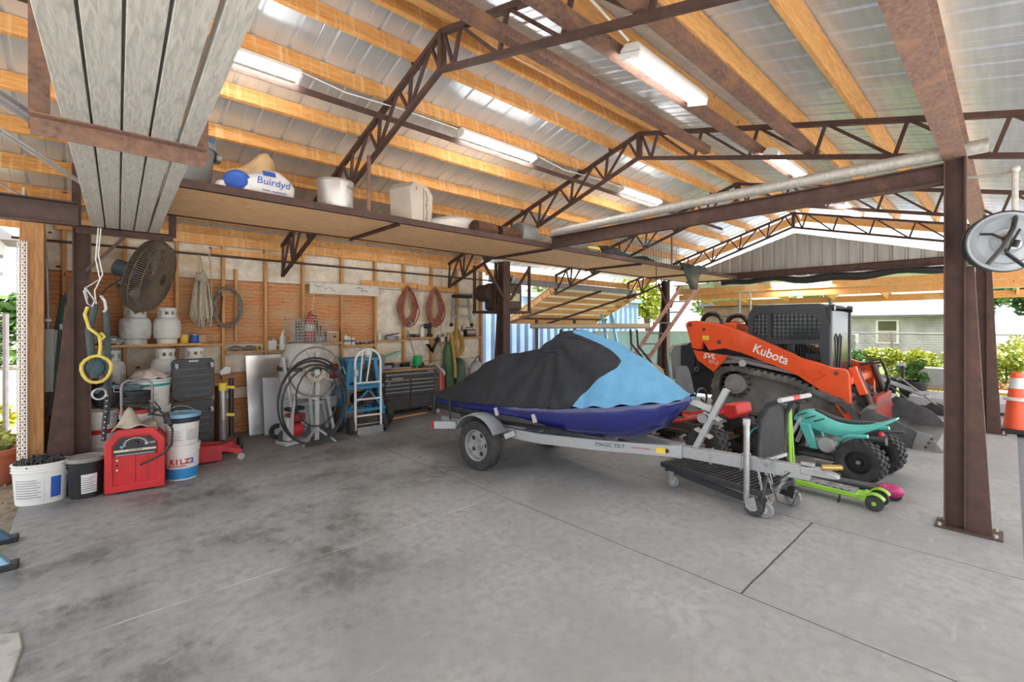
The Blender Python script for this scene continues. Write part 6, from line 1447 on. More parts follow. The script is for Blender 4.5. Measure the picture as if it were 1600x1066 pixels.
for x, zt, hw in ((-.50, .625, .07), (-.42, .605, .10), (-.2, .585, .10), (-.05, .625, .09), (.06, .675, .06), (.10, .67, .03)):
    rs.append([(x, -hw, zt - .06), (x, -hw * .9, zt), (x, hw * .9, zt), (x, hw, zt - .06)])
G().rings(rs).ob('seat', m_black, t, sub=1)
for s in (-1, 1):
    G().tube([(-.22, s * .17, .30), (-.25, s * .26, .40), (-.35, s * .33, .47), (-.52, s * .33, .50)], .022, 8).ob('rear_fender_rail', m_tl, t)
    rs = []
    for k in range(9):
        a = R(15 + 120 * k / 8); rs.append([(.45 + .25 * math.cos(a), s * .22, .2 + .27 * math.sin(a)), (.45 + .25 * math.cos(a), s * .40, .2 + .25 * math.sin(a)), (.45 + .235 * math.cos(a), s * .40, .2 + .235 * math.sin(a)), (.45 + .235 * math.cos(a), s * .22, .2 + .255 * math.sin(a))])
    G().rings(rs).ob('front_fender', m_tl, t)
    G().prism([(.10, .50), (.22, .50), (.10, .22), (.02, .22)], s * .10, s * .15, 'xz').ob('side_fairing', m_tl, t, bev=.01)
    G().box((-.02, s * .2, .17), (.36, .16, .035)).ob('foot_rest', m_black, t, bev=.01)
    G().cyl((.36, s * .16, .2), (.20, s * .10, .56), .022, n=10).ob('shock', m_lgrey, t)
G().box((0, 0, .26), (.34, .18, .16)).cyl((-.06, -.1, .28), (-.06, .13, .28), .09, n=18).ob('engine', m_lgrey, t, bev=.02)
G().box((0, 0, .19), (.5, .2, .06)).bar((-.44, 0, .26), (-.1, 0, .28), .10, .08).ob('frame', m_black, t)
G().cyl((-.35, .13, .42), (-.62, .13, .44), .045, n=16).ob('muffler', m_black, t)
G().bar((-.50, 0, .50), (-.72, -.05, .53), .09, .02).ob('rear_grab_bar', m_black, t)
G().sph((-.56, .08, .49), (.03, .035, .035), 8).ob('tail_lamp', m_red, t)
G().tube([(.30, -.30, .78), (.26, -.15, .78), (.26, 0, .74), (.26, .15, .78), (.30, .30, .78)], .014, 8).cyl((.26, 0, .74), (.34, 0, .45), .02, n=10).ob('handlebar', m_black, t)
for s in (-1, 1): G().cyl((.30, s * .30, .78), (.33, s * .40, .78), .02, n=10).ob('grip', m_black, t)
g = G(); q = random.Random(5)
for i in range(7): g.tube([(.25 + q.uniform(-.05, .1), q.uniform(-.25, .25), .72 + q.uniform(-.05, .12)) for _ in range(4)], .006, 5)
g.ob('brake_cable', m_black, t)
for i in range(3): G().box((.18 - .09 * i, .145, .60 - .02 * i), (.12, .004, .012), ry=25).ob('black_decal', m_black, t)

# ================= red kart with grey seat =================
m_kr = M('red kart plastic', (.62, .035, .03), .35, 0, (.52, .03, .028), 5)
t = T('red_go_kart', 'red off road go kart with high grey seat behind the trailer tongue', 'go kart', (5.90, 2.95, 0), -97)
for x in (-.55, .55):
    for s in (-1, 1): wheel(t, (x, s * .42, .235), .235, .2, rim=m_dark, spokes=0, rr=.5, knob=18, side=s)
G().cyl((-.55, -.42, .235), (-.55, .42, .235), .02, n=8).cyl((.55, -.42, .235), (.55, .42, .235), .02, n=8).ob('axle', m_dark, t)
G().box((0, 0, .27), (1.1, .42, .05)).box((.0, 0, .33), (.5, .3, .12)).ob('chassis', m_dark, t, bev=.01)
for s in (-1, 1):
    rs = []
    for k in range(9):
        a = R(20 + 130 * k / 8); rs.append([(-.55 + .33 * math.cos(a), s * .32, .235 + .30 * math.sin(a)), (-.55 + .33 * math.cos(a), s * .56, .235 + .28 * math.sin(a)), (-.55 + .31 * math.cos(a), s * .56, .235 + .26 * math.sin(a)), (-.55 + .31 * math.cos(a), s * .32, .235 + .28 * math.sin(a))])
    G().rings(rs).ob('rear_fender', m_kr, t, sm=60)
    G().tube([(-.3, s * .3, .42), (0, s * .34, .40), (.35, s * .28, .50), (.62, s * .16, .60)], .018, 8).ob('side_rail', m_kr, t)
    G().bar((.2, s * .2, .52), (.62, s * .14, .66), .05, .03).ob('nose_strut', m_kr, t)
G().prism([(.55, .58), (.62, .70), (.78, .72), (.80, .60), (.70, .52)], -.17, .17, 'xz').ob('nose_cowl', m_kr, t, bev=.02)
G().prism([(.10, .44), (.3, .58), (.60, .66), (.60, .60), (.3, .46)], -.13, .13, 'xz').ob('hood', m_lgrey, t, bev=.02)
m_seat = M('grey moulded seat', (.075, .078, .082), .6, 0, (.05, .053, .056), 6)
rs = []
for x, z, hw in ((.12, .45, .17), (.0, .42, .19), (-.15, .42, .19), (-.25, .50, .19), (-.30, .70, .20), (-.34, .92, .19), (-.37, 1.05, .14)):
    rs.append([(x, -hw, z + .06), (x, -hw * .8, z), (x, hw * .8, z), (x, hw, z + .06), (x - .05, hw * .9, z + .02), (x - .05, -hw * .9, z + .02)])
G().rings(rs).xf(Matrix.Translation((.17, .2, .02))).ob('seat', m_seat, t, sub=1)
G().box((-.62, 0, .42), (.36, .36, .22)).ob('engine', m_dark, t, bev=.03); G().sph((-.52, .05, .62), (.13, .13, .07), 8).ob('fuel_tank', m_kr, t)
G().tor((.22, 0, .70), .13, .014, 'x', 20, 8).cyl((.22, 0, .70), (.45, 0, .45), .014, n=8).ob('steering_wheel', m_black, t)
G().tube([(-.45, -.2, .5), (-.1, -.3, .46), (.1, -.34, .5), (.0, -.3, .56), (-.2, -.26, .6)], .014, 8).ob('front_rail', m_zinc, t)

# ================= flat platform cart =================
m_cart = M('dark grey cart plastic', (.018, .021, .025), .5, 0, (.03, .032, .036), 6)
t = T('platform_cart', 'black slatted platform cart with tall frame handle under the trailer tongue', 'cart', (4.6, 1.90, 0), -98.7)
G().box((-.02, -.27, .205), (1.02, .035, .05)).box((-.02, .27, .205), (1.02, .035, .05)).box((-.53, 0, .205), (.035, .56, .05)).box((.49, 0, .205), (.035, .56, .05)).ob('deck_frame', m_cart, t, bev=.006)
for k in range(22): G().box((-.49 + .045 * k, 0, .222), (.020, .52, .018)).ob('deck_slat', m_cart, t)
G().bar((-.5, -.24, .17), (.5, -.24, .10), .04, .05).bar((-.5, .24, .17), (.5, .24, .10), .04, .05).ob('lower_rail', m_cart, t)
for s in (-1, 1):
    y_ = .085 + s * .225; G().tube([(.50, s * .26, .06), (.50, s * .26, .2), (.46, y_, .32), (.40, y_, .45), (.42, y_, .82), (.48, y_, .95), (.60, y_, 1.01)], .022, 10).ob('handle_post', m_cart, t)
G().prism(rect_round(.43, .44, .05), -.008, .008, 'xy').xf(Matrix.Translation((.41, .085, .68)) @ Matrix.Rotation(R(90), 4, 'Z') @ Matrix.Rotation(R(90), 4, 'X')).ob('back_panel', M('embossed panel', (.02, .021, .023), .65, 0, (.06, .06, .06), 22, .6, .75, b=.5), t)
for k in range(7): G().box((.40, .085, .50 + .055 * k), (.025, .42, .008)).ob('panel_rib', m_cart, t)
G().cyl((.60, -.18, 1.01), (.60, .36, 1.01), .021, n=14).ob('push_handle', m_lgrey, t); G().cyl((.60, .03, 1.01), (.60, .14, 1.01), .023, n=14).ob('red_sleeve', m_red, t)
G().box((.42, .085, .44), (.03, .44, .03)).ob('lower_bar', m_lgrey, t)
for x, r in ((-.42, .06), (.50, .075)):
    for s in (-1, 1):
        c = G().prism([(x - .035, .10 + r), (x + .035, .10 + r), (x + .02, r - .01), (x - .0, r - .01)], s * .25 - .028, s * .25 + .028, 'xz').ob('caster_fork', m_zinc if x < 0 else m_cart, t)
        G().cyl((x + .01, s * .25 - .016, r), (x + .01, s * .25 + .016, r), r, n=22).ob('caster_wheel', M('grey caster %d%d' % (x > 0, s), (.2, .2, .205), .6, 0, (.3, .29, .28), 12), c, bev=.008)
        G().cyl((x + .01, s * .25 - .02, r), (x + .01, s * .25 + .02, r), r * .45, n=16).ob('caster_hub', m_lgrey, c)
tag(G().tube([(4.40, 1.60, .5), (4.46, 1.5, .32), (4.52, 1.45, .22), (4.6, 1.5, .30), (4.62, 1.56, .46)], .008, 6).ob('cart_chain', m_zinc), 'loose chain hanging between the cart handle and the trailer coupler', 'chain')

# ================= scooters =================
m_lime = M('lime green scooter paint', (.28, .56, .045), .35, 0, (.24, .48, .04), 5)
m_deck = M('patterned deck', (.10, .10, .105), .7, 0, (.28, .28, .28), 26, .45, .6)
t = T('green_scooter', 'lime green three wheeled scooter with patterned deck beside the cart', 'scooter', (5.255, 1.24, 0), -92)
G().prism([(-.32, .07), (.30, .07), (.36, .10), (.30, .115), (-.25, .125), (-.32, .15)], -.085, .085, 'xz').ob('deck_frame', m_lime, t, bev=.01)
G().box((.01, 0, .124), (.52, .15, .014)).ob('deck_grip', m_deck, t)
for s in (-1, 1):
    o = G().lathe([(0, -.02), (.045, -.02), (.066, -.016), (.07, 0), (.066, .016), (.045, .02), (0, .02)], (.42, s * .10, .07), 'y', 22).ob('rear_wheel', m_rubber, t); G().cyl((.42, s * .10 - .023, .07), (.42, s * .10 + .023, .07), .018, n=14).ob('wheel_hub', m_lime, o)
    rs = []
    for k in range(9):
        a = R(30 + 125 * k / 8); rs.append([(.42 + .088 * math.cos(a), s * .10 - .035, .07 + .088 * math.sin(a)), (.42 + .088 * math.cos(a), s * .10 + .035, .07 + .088 * math.sin(a)), (.42 + .08 * math.cos(a), s * .10 + .035, .07 + .08 * math.sin(a)), (.42 + .08 * math.cos(a), s * .10 - .035, .07 + .08 * math.sin(a))])
    G().rings(rs).ob('rear_fender', m_lime, t, sm=60)
G().bar((.34, -.11, .10), (.34, .11, .10), .05, .04).ob('rear_axle_arm', m_lime, t)
o = G().lathe([(0, -.02), (.05, -.02), (.07, -.016), (.075, 0), (.07, .016), (.05, .02), (0, .02)], (-.33, -.03, .075), 'y', 22).ob('front_wheel', m_rubber, t); G().cyl((-.33, -.055, .075), (-.33, -.005, .075), .03, n=14).ob('wheel_hub', m_lime, o)
G().bar((-.30, 0, .12), (-.20, 0, .16), .07, .06).cyl((-.33, -.03, .08), (-.26, -.02, .26), .025, n=12).ob('head_tube', m_lime, t)
for s in (-1, 1): G().cyl((-.26, s * .045 - .02, .20), (-.30, s * .012 + .02, .84), .015, n=12).ob('stem', m_lime, t)
G().cyl((-.25, .0, .13), (-.22, 0, .26), .024, n=12).ob('fold_joint', m_black, t)
G().tube([(-.30, -.2, .86), (-.30, 0, .84), (-.30, .2, .86)], .013, 8).ob('handlebar', m_black, t)
G().bar((.16, -.08, .07), (.15, -.10, .0), .012, .012).ob('kickstand', m_black, t)
m_mag = M('magenta scooter paint', (.50, .03, .17), .35, 0, (.42, .025, .14), 5)
t = T('magenta_scooter', 'black decked scooter with magenta rear fender behind the green scooter', 'scooter', (5.56, 1.14, 0), -84)
G().prism([(-.36, .06), (.26, .06), (.30, .10), (-.30, .10), (-.36, .09)], -.075, .075, 'xz').ob('deck_frame', m_black, t, bev=.01)
G().box((0, 0, .104), (.56, .13, .012)).ob('deck_grip', M('fine grip tape', (.06, .065, .07), .8, 0, (.1, .1, .11), 60), t)
G().sph((.36, 0, .085), (.11, .08, .065), 10).ob('rear_fender', m_mag, t); o = G().cyl((.40, -.02, .055), (.40, .02, .055), .055, n=20).ob('rear_wheel', m_rubber, t, bev=.008)
o = G().cyl((-.46, -.02, .06), (-.46, .02, .06), .06, n=20).ob('front_wheel', m_rubber, t, bev=.008)
G().bar((-.40, 0, .10), (-.20, -.03, .17), .05, .035).ob('pink_stem', M('pink stem', (.78, .22, .33), .4), t)
G().cyl((-.46, 0, .06), (-.42, 0, .22), .02, n=10).ob('head_tube', m_mag, t)

# ================= golf cart =================
m_tan = M('tan golf cart plastic', (.50, .40, .27), .45, 0, (.42, .33, .22), 4)
t = T('golf_cart', 'tan golf cart with flat canopy parked behind the covered jet ski', 'golf cart', (7.85, 5.72, 0), -50)
G().box((-.3, 0, 1.63), (2.3, 1.15, .10)).ob('canopy', m_tan, t, bev=.03)
for s in (-1, 1):
    G().tube([(.62, s * .5, 1.56), (.64, s * .5, 1.25), (.90, s * .48, .92)], .02, 8).ob('front_post', m_black, t); G().cyl((-.85, s * .5, .8), (-.85, s * .5, 1.56), .02, n=8).ob('rear_post', m_black, t)
    for x in (.75, -.75): wheel(t, (x, s * .48, .23), .23, .2, rim=m_lgrey, spokes=0, rr=.5, side=s)
    G().box((1.18, s * .34, .72), (.03, .18, .12)).ob('headlight_bezel', m_black, t, bev=.01); G().sph((1.19, s * .34, .72), (.025, .07, .05), 8).ob('headlight', m_brass, t)
rs = []
for x, zt, hw in ((.45, .92, .5), (.75, .95, .52), (1.0, .90, .5), (1.15, .78, .46), (1.18, .45, .46)):
    rs.append([(x, -hw, .30), (x, -hw, zt - .08), (x, -hw * .8, zt), (x, hw * .8, zt), (x, hw, zt - .08), (x, hw, .30)])
G().rings(rs).ob('front_cowl', m_tan, t, bev=.01)
G().box((-.2, 0, .32), (1.7, 1.0, .1)).ob('floor_pan', m_black, t); G().box((-.45, 0, .52), (.8, 1.05, .34)).ob('rear_body', m_tan, t, bev=.04)
G().box((-.2, 0, .74), (.5, .95, .12)).box((-.45, 0, 1.0), (.12, .95, .36)).ob('bench_seat', m_black, t, bev=.03)
G().tor((.3, .22, 1.02), .17, .014, 'x', 20, 6).cyl((.3, .22, 1.02), (.6, .22, .8), .018, n=8).ob('steering_wheel', m_black, t)
G().tube([(.95, -.5, .60), (1.22, -.3, .62), (1.24, .3, .62), (.95, .5, .60)], .025, 8).ob('front_bumper', m_black, t)
# ================= beyond the open sides =================
def leafmat(name, c, c2):
    return M(name, c, .55, 0, c2, 3.0, .35, .65)
m_lf_y = leafmat('yellow green leaves', (.40, .40, .03), (.22, .28, .03))
m_lf_g = leafmat('mid green leaves', (.085, .20, .03), (.05, .13, .025))
m_lf_d = leafmat('deep green leaves', (.05, .12, .03), (.025, .07, .018))
m_lf_p = leafmat('pale leaves', (.26, .33, .10), (.13, .20, .05))
m_bark = M('bark', (.16, .12, .09), .9, 0, (.09, .065, .05), 12, b=.3)
def foliage(par, c, rad, n, size, mat, seed, lobes=7, name='foliage'):
    q = random.Random(seed); g = G()
    L = [(V((q.uniform(-.62, .62) * rad[0], q.uniform(-.62, .62) * rad[1], q.uniform(-.5, .6) * rad[2])), q.uniform(.38, .62)) for _ in range(lobes)]
    for i in range(n):
        lc, lr = L[i % lobes]
        d = V((q.gauss(0, 1), q.gauss(0, 1), q.gauss(0, 1))).normalized() * (q.random() ** .35)
        p = V(c) + lc + V((d.x * rad[0] * lr, d.y * rad[1] * lr, d.z * rad[2] * lr))
        if p.z < .02: p.z = .02 + q.random() * .1
        a = V((q.gauss(0, 1), q.gauss(0, 1), q.gauss(0, .6))).normalized(); b = a.cross(V((q.gauss(0, 1), q.gauss(0, 1), q.gauss(0, 1)))).normalized(); s = size * q.uniform(.6, 1.3)
        vs = [g.b.verts.new(x) for x in (p - a * s, p + b * s * .45, p + a * s, p - b * s * .45)]
        g.b.faces.new(vs)
    o = g.ob(name, mat, par, sm=180); return o
def shrub(x, y, rad, n, size, mat, label, seed, grp='low shrubs along the fence', cat='shrub', z=0):
    t = T('garden_shrub', label, cat, (x, y, z), 0, grp)
    foliage(t, (0, 0, rad[2] * .8), rad, n, size, mat, seed)
    G().tube([(0, 0, -.1), (.03, 0, rad[2] * .5), (-.03, .02, rad[2])], .02).ob('stem', m_bark, t); return t
def tree(x, y, h, rad, n, size, mat, label, seed):
    t = T('tree', label, 'tree', (x, y, -.15), 0, 'trees beyond the yard')
    G().tube([(0, 0, 0), (.1, 0, h * .3), (-.05, .1, h * .55), (.1, 0, h * .8)], [.22, .18, .14, .06], 10).ob('trunk', m_bark, t)
    foliage(t, (0, 0, h - rad[2] * .6), rad, n, size, mat, seed, 12, 'crown'); return t

S(G().box((24, 4.5, -.135), (22, 24, .06)).ob('ground_lawn', M('sunny lawn', (.13, .18, .035), .95, 0, (.08, .12, .025), 3, b=.4, dirt=(.30, .26, .14), dl=.58, dh=.75, ds=.8)))
q = random.Random(1); g = G()
for i in range(4200):
    x, y = q.uniform(13.2, 20), q.uniform(-.5, 5.5); h = q.uniform(.04, .13); a = q.uniform(0, 6.28); d = V((math.cos(a), math.sin(a), 0)) * .012; l = V((q.gauss(0, .03), q.gauss(0, .03), h))
    p = V((x, y, -.11)); vs = [g.b.verts.new(v) for v in (p - d, p + d, p + l)]; g.b.faces.new(vs)
tag(g.ob('grass', m_lf_y), 'short sunny grass beyond the slab end', 'grass', kind='stuff')
# shrub row
k = 0
for x, y, r, m_, lab in ((20.5, 5.0, (.9, .8, .62), m_lf_y, 'yellow green shrub beside the red loader arm'), (20.2, 3.75, (.75, .75, .60), m_lf_g, 'dark green feathery shrub between two yellow ones'), (20.6, 3.0, (.9, .7, .60), m_lf_y, 'yellow green shrub behind the planter pots'), (20.3, 1.95, (.95, .7, .58), m_lf_y, 'yellow green shrub left of the near column'), (20.4, .9, (.9, .7, .6), m_lf_y, 'yellow green shrub hidden partly by the near column'), (20.6, .1, (.8, .6, .62), m_lf_y, 'yellow green shrub right of the farther column'), (22.3, -.35, (.9, .8, .8), m_lf_y, 'yellow green shrub above the traffic cone'), (19.2, -.75, (.8, .6, .6), m_lf_y, 'yellow green shrub at the picture edge above the mower')):
    k += 1; shrub(x, y, r, 1500, .075, m_, lab, 100 + k, z=-.12)
for x, y, lab in ((16.4, -.12, 'rust orange low plant right of the traffic cone'), (15.6, .42, 'rust orange low plant left of the traffic cone')):
    shrub(x, y, (.45, .45, .28), 500, .06, leafmat('rust leaves', (.45, .16, .04), (.28, .2, .05)), lab, int(x * 10), 'rust orange plants', z=-.12)
# white house
t = T('white_house', 'low white clapboard house with pale shingle roof beyond the fence', 'house', (31, 0, -.15))
m_sid = M('weathered white siding', (.58, .55, .54), .8, 0, (.36, .34, .33), 1.2, .4, .7, st=(1, 1, .6), b=.1)
g = G(); n = 20
rs = []
for i in range(n):
    z = .0 + 2.35 * i / n; rs += [(0, z), (-.03, z + .002)]
    rs.append((-.008, z + 2.35 / n - .004))
prof = [(x, z) for x, z in rs] + [(.2, 2.35), (.2, 0)]
g.prism(prof, 1.3, 11.0, 'xz'); g.ob('clapboard_wall', m_sid, t, sm=10)
m_roofw = M('pale roof shingles', (.21, .205, .20), .9, 0, (.15, .147, .142), 2, st=(.3, 1, 1), b=.2, bs=9)
G().prism([(-.55, 2.22), (-.55, 2.32), (3.6, 3.55), (8, 2.3), (8, 2.2)], .95, 11.4, 'xz').ob('roof', m_roofw, t)
f = G().box((-.05, 4.42, 1.45), (.06, .95, 1.25)).ob('window_frame', m_white, t)
G().box((-.085, 4.42, 1.75), (.01, .75, .5)).ob('upper_pane', M('dark olive pane', (.10, .11, .05), .2), f)
G().box((-.085, 4.42, 1.18), (.01, .75, .55)).ob('lower_lattice', M('striped blind', (.30, .24, .20), .7, 0, (.5, .45, .42), 20, st=(1, .2, 4)), f)
G().cyl((4, 4.9, 3.2), (4, 4.9, 4.3), .12, n=10).ob('roof_vent', m_steelg, t)
# awning beside it
t = T('patio_awning', 'low weathered awning on posts in front of the white house', 'awning', (26.5, 6.6, -.15))
G().box((0, 0, 2.25), (2.6, 2.6, .05), ry=9).ob('awning_roof', m_roofw, t)
for i in range(5): G().box((0, -1.2 + .6 * i, 2.16), (2.6, .06, .10), ry=9).ob('rafter', m_purR, t)
for x, y in ((-1.2, -1.2), (-1.2, 1.2), (1.2, -1.2), (1.2, 1.2)): G().bar((x, y, 0), (x, y, 2.2), .09, .09).ob('post', m_stud, t)
G().bar((-1.2, -1.2, 1.5), (-1.2, -.6, 2.1), .07, .07).ob('brace', m_stud, t)
t = T('window_air_conditioner', 'grey air conditioner box under the awning', 'air conditioner', (24.8, 5.05, -.15)); G().box((0, 0, 1.2), (.6, .95, .42)).ob('case', M('olive grey box', (.26, .27, .23), .6), t, bev=.02)
for i in range(4): G().box((-.305, 0, 1.06 + .09 * i), (.01, .85, .03)).ob('louver', m_grey, t)
for y in (-.35, .35): G().box((0, y, .5), (.5, .06, 1.0)).ob('stand_leg', m_grey, t)
t = T('brown_shed', 'brown boarded shed with white roof edge behind the loader cab', 'shed', (21.5, 8.4, -.15)); G().box((0, 0, 1.3), (2, 2.0, 2.6)).ob('boarded_wall', M('brown boards', (.20, .12, .075), .8, 0, (.14, .08, .05), 4), t)
for i in range(6): G().box((-1.02, 0, .5 + .42 * i), (.04, 2.0, .03)).ob('board_line', m_dark, t)
G().box((0, 0, 2.68), (2.4, 2.4, .10)).ob('roof', m_roofw, t)

# chain link fences
def fence(name, p, q_, h, label, grp=None, cell=.12, posts=7, wire=.004):
    p, q_ = V(p), V(q_); L = (q_ - p).length; t = T(name, label, 'fence', p, math.degrees(math.atan2(q_.y - p.y, q_.x - p.x)), grp)
    G().cyl((0, 0, h), (L, 0, h), .03 if L > 10 else .022, n=8).ob('top_rail', m_steelg, t)
    for k in range(posts + 1): G().cyl((L * k / posts, 0, -.1), (L * k / posts, 0, h + .03), .045 if L > 10 else .03, n=8).ob('fence_post', m_steelg, t)
    g = G(); x = -h
    while x < L:
        a0, a1 = max(0, x), min(L, x + h)
        g.bar((a0, 0, a0 - x), (a1, 0, a1 - x), wire, wire); g.bar((a0, .004, h - (a0 - x)), (a1, .004, h - (a1 - x)), wire, wire); x += cell
    g.ob('chain_link', m_gpipe, t); return t
fence('chain_link_fence', (23, 8, -.13), (23, -9, -.13), 1.45, 'chain link fence with grey top rail in front of the white house', cell=.22, posts=7, wire=.007)
fence('chain_link_fence', (-.75, 9.2, -.13), (-6, 9.2, -.13), 1.9, 'chain link fence outside the left side of the shed', cell=.075, posts=3)

# yard things near the slab end
t = T('planter_pot', 'black planter pot on the lawn edge, left one', 'planter', (13.9, 2.05, -.12), 0, 'black planter pots'); G().lathe([(0, 0), (.2, 0), (.26, .48), (.285, .48), (.285, .53), (.25, .53), (.23, .42), (0, .42)], n=20).ob('pot', m_black, t); G().lathe([(0, .42), (.22, .42), (.15, .46), (0, .47)], n=12).ob('soil', m_bark, t)
o = dup(t, (13.6, 1.5, -.12), label='black planter pot on the lawn edge, right one beside the pavers')
foliage(o, (0, 0, .75), (.3, .3, .3), 160, .09, m_lf_g, 3, 5, 'plant')
m_pav = M('lilac grey paver', (.42, .41, .45), .9, 0, (.34, .33, .37), 8)
t = T('paver_stack', 'upright stack of lilac grey pavers on a plank', 'pavers', (14.6, .95, -.12))
G().box((0, 0, .30), (.55, 1.9, .06)).ob('plank', m_stud, t); G().box((0, -.6, .14), (.4, .2, .28)).box((0, .6, .14), (.4, .2, .28)).ob('support_block', m_pav, t)
for i in range(4): G().box((-.15 + .09 * i, .28, .55), (.08, .62, .44)).ob('paver', m_pav, t)
t = T('flat_trailer', 'flat grey utility trailer bed parked past the slab end', 'trailer', (12.9, .55, -.12), 0)
G().box((0, 0, .30), (1.3, 1.7, .06)).ob('bed', m_pav, t); G().box((-.66, 0, .24), (.06, 1.75, .12)).ob('side_rail', m_lgrey, t)
for y in (-.7, .7): wheel(t, (0, y, .16), .16, .12, rim=m_lgrey, spokes=0, side=-1)
t = T('hand_cart', 'chrome framed hand cart with black wheels behind the loader bucket', 'hand cart', (11.55, 1.1, -.12), 0)
for s in (-1, 1):
    G().tube([(0, s * .17 - .1, .2), (.15, s * .17 + .25, .48), (.28, s * .17 + .55, .72), (.30, s * .17 + .56, .75)], .018, 8).ob('side_tube', m_zinc, t)
    G().cyl((.30, s * .2 + .55, .72), (.30, s * .2 + .55, .98), .03, n=10).ob('handle_post', m_black, t); G().box((.28, s * .2 + .58, .99), (.1, .14, .05)).ob('grip', m_lgrey, t, bev=.01)
    o = G().cyl((s * .12, -.14, .16), (s * .12 + .05, -.14, .16), .16, n=22).ob('wheel', m_rubber, t, bev=.02)
G().bar((.1, .0, .45), (.25, .72, .70), .34, .02).ob('mesh_tray', m_grey, t); G().cyl((-.12, .2, .45), (.3, .2, .45), .014, n=8).cyl((-.05, -.12, .18), (.2, .5, .18), .014, n=8).ob('crosstube', m_zinc, t)
# cone
t = T('traffic_cone', 'orange traffic cone with two white bands beside the farther column', 'traffic cone', (10.50, -.06, 0))
m_cone = M('cone orange', (.80, .10, .03), .5, 0, (.70, .09, .03), 5)
G().prism([(x * .2, y * .2) for x, y in ((-1, -.7), (-.7, -1), (.7, -1), (1, -.7), (1, .7), (.7, 1), (-.7, 1), (-1, .7))], 0, .07, 'xy').ob('cone_base', m_black, t, bev=.01)
G().lathe([(.155, .07), (.15, .09), (.105, .55), (.065, .92), (.055, .93), (.05, .92), (.09, .55), (.14, .09)], n=28).ob('cone_body', m_cone, t)
m_wht = M('reflective grey white', (.62, .62, .62), .4)
for a, b, c, d in ((.108, .56, .083, .78),): G().lathe([(a + .003, b - .06), (c + .003, b + .02), (c, b + .02), (a, b - .06)], n=28).ob('lower_band', m_wht, t)
G().lathe([(.092, .68), (.075, .84), (.072, .84), (.088, .68)], n=28).ob('upper_band', m_wht, t)
G().lathe([(.10, .55), (.15, .52), (.155, .50), (.10, .52)], n=28).ob('loose_ring', m_wht, t)
t = T('lawn_mower', 'black push mower with yellow frame parked on the asphalt past the cone', 'lawn mower', (11.3, -.48, -.04), 100)
G().box((0, 0, .20), (.6, .46, .14)).ob('deck', m_navy, t, bev=.03); G().cyl((0, 0, .27), (0, 0, .45), .13, n=18).ob('engine', m_lgrey, t, bev=.02)
for x in (-.28, .28):
    for s in (-1, 1): wheel(t, (x, s * .26, .12), .12, .06, rim=m_lgrey, spokes=0)
for s in (-1, 1): G().tube([(-.25, s * .2, .22), (-.6, s * .22, .65), (-.9, s * .22, 1.0)], .014, 8).ob('handle_tube', m_black, t)
G().cyl((-.9, -.22, 1.0), (-.9, .22, 1.0), .016, n=8).ob('handle_bar', m_black, t); G().bar((-.1, .25, .3), (-.4, .24, .12), .03, .03).ob('yellow_bar', m_yel, t)
# gas meter hoop frames
for x, y, lab in ((12.75, 4.75, 'bent grey pipe hoop standing left of the loader cab'),):
    tag(G().tube([(x, y + .14, 0), (x, y + .14, 2.45), (x, y + .1, 2.52), (x, y - .1, 2.52), (x, y - .14, 2.45), (x, y - .14, 0)], .02, 8).ob('pipe_hoop', m_gpipe), lab, 'pipe hoop')
for x, y, lab in ((14.6, 5.6, 'thin steel post left of the pipe hoop under the lean-to edge'), (15.2, 3.4, 'steel post above the loader cab roof')):
    tag(G().cyl((x, y, -.15), (x, y, 2.4), .05, n=10).ob('steel_post', m_steelg), lab, 'post', 'posts under the lean-to edge')

# ---- left background beyond the plywood wall ----
m_cont = M('pale blue container steel', (.22, .33, .50), .5, .1, (.17, .27, .43), 2, dirt=(.42, .48, .54), dl=.55, dh=.8, ds=1)
t = T('shipping_container', 'pale blue corrugated shipping container behind the wooden lean-to', 'container', (8.0, 10.5, -.15))
g = G(); A = []; B = []; x = 0; i = 0
while x < 9:
    dy = (0, 0, .05, .05)[i % 4]; A.append(g.b.verts.new((x, dy, .15))); B.append(g.b.verts.new((x, dy, 2.7))); x += (.13, .06, .10, .06)[i % 4]; i += 1
for i in range(len(A) - 1): g.b.faces.new((A[i], A[i + 1], B[i + 1], B[i]))
g.ob('corrugated_side', m_cont, t, sm=15)
G().box((4.5, 0, 2.78), (9.1, .14, .16)).box((4.5, 0, .08), (9.1, .14, .16)).box((0, .02, 1.4), (.16, .16, 2.8)).ob('frame', m_cont, t); G().box((4.5, 1.25, 2.8), (9.1, 2.4, .06)).ob('roof', m_cont, t); G().box((.02, 1.25, 1.4), (.05, 2.4, 2.7)).ob('end_wall', m_cont, t)
t = T('wooden_lean_to', 'low wooden lean-to roof on steel posts left of the covered jet ski', 'lean-to', (0, 0, 0))
dz = lambda y: 2.60 - (y - 8.2) * .5
for i in range(6):
    y = 8.25 + .3 * i; G().box((11.05, y, dz(y) - .08), (4.1, .04, .12)).ob('purlin', m_stud, t)
for x in (9.05, 13.0): G().bar((x, 8.15, dz(8.15) - .02), (x, 9.85, dz(9.85) - .02), .05, .16).ob('end_rafter', m_stud, t)
G().bar((11.05, 8.1, dz(8.1) + .07), (11.05, 9.9, dz(9.9) + .07), 4.15, .02).ob('roof_sheet', M('translucent pale panel', (.80, .76, .62), .5, 0, (.72, .68, .54), 2, trans=.4), t)
for x in (9.6, 11.3, 12.9): G().bar((x, 9.3, -.1), (x, 9.3, 1.85), .07, .07).ob('steel_post', m_rust, t)
for x in (9.2, 10.9): G().bar((x - .5, 9.9, 1.62), (x + .9, 7.4, 2.55), .05, .06).ob('steel_rafter', m_rust, t)
G().bar((9.0, 9.3, 1.83), (13, 9.3, 1.83), .06, .06).ob('steel_header', m_rust, t)
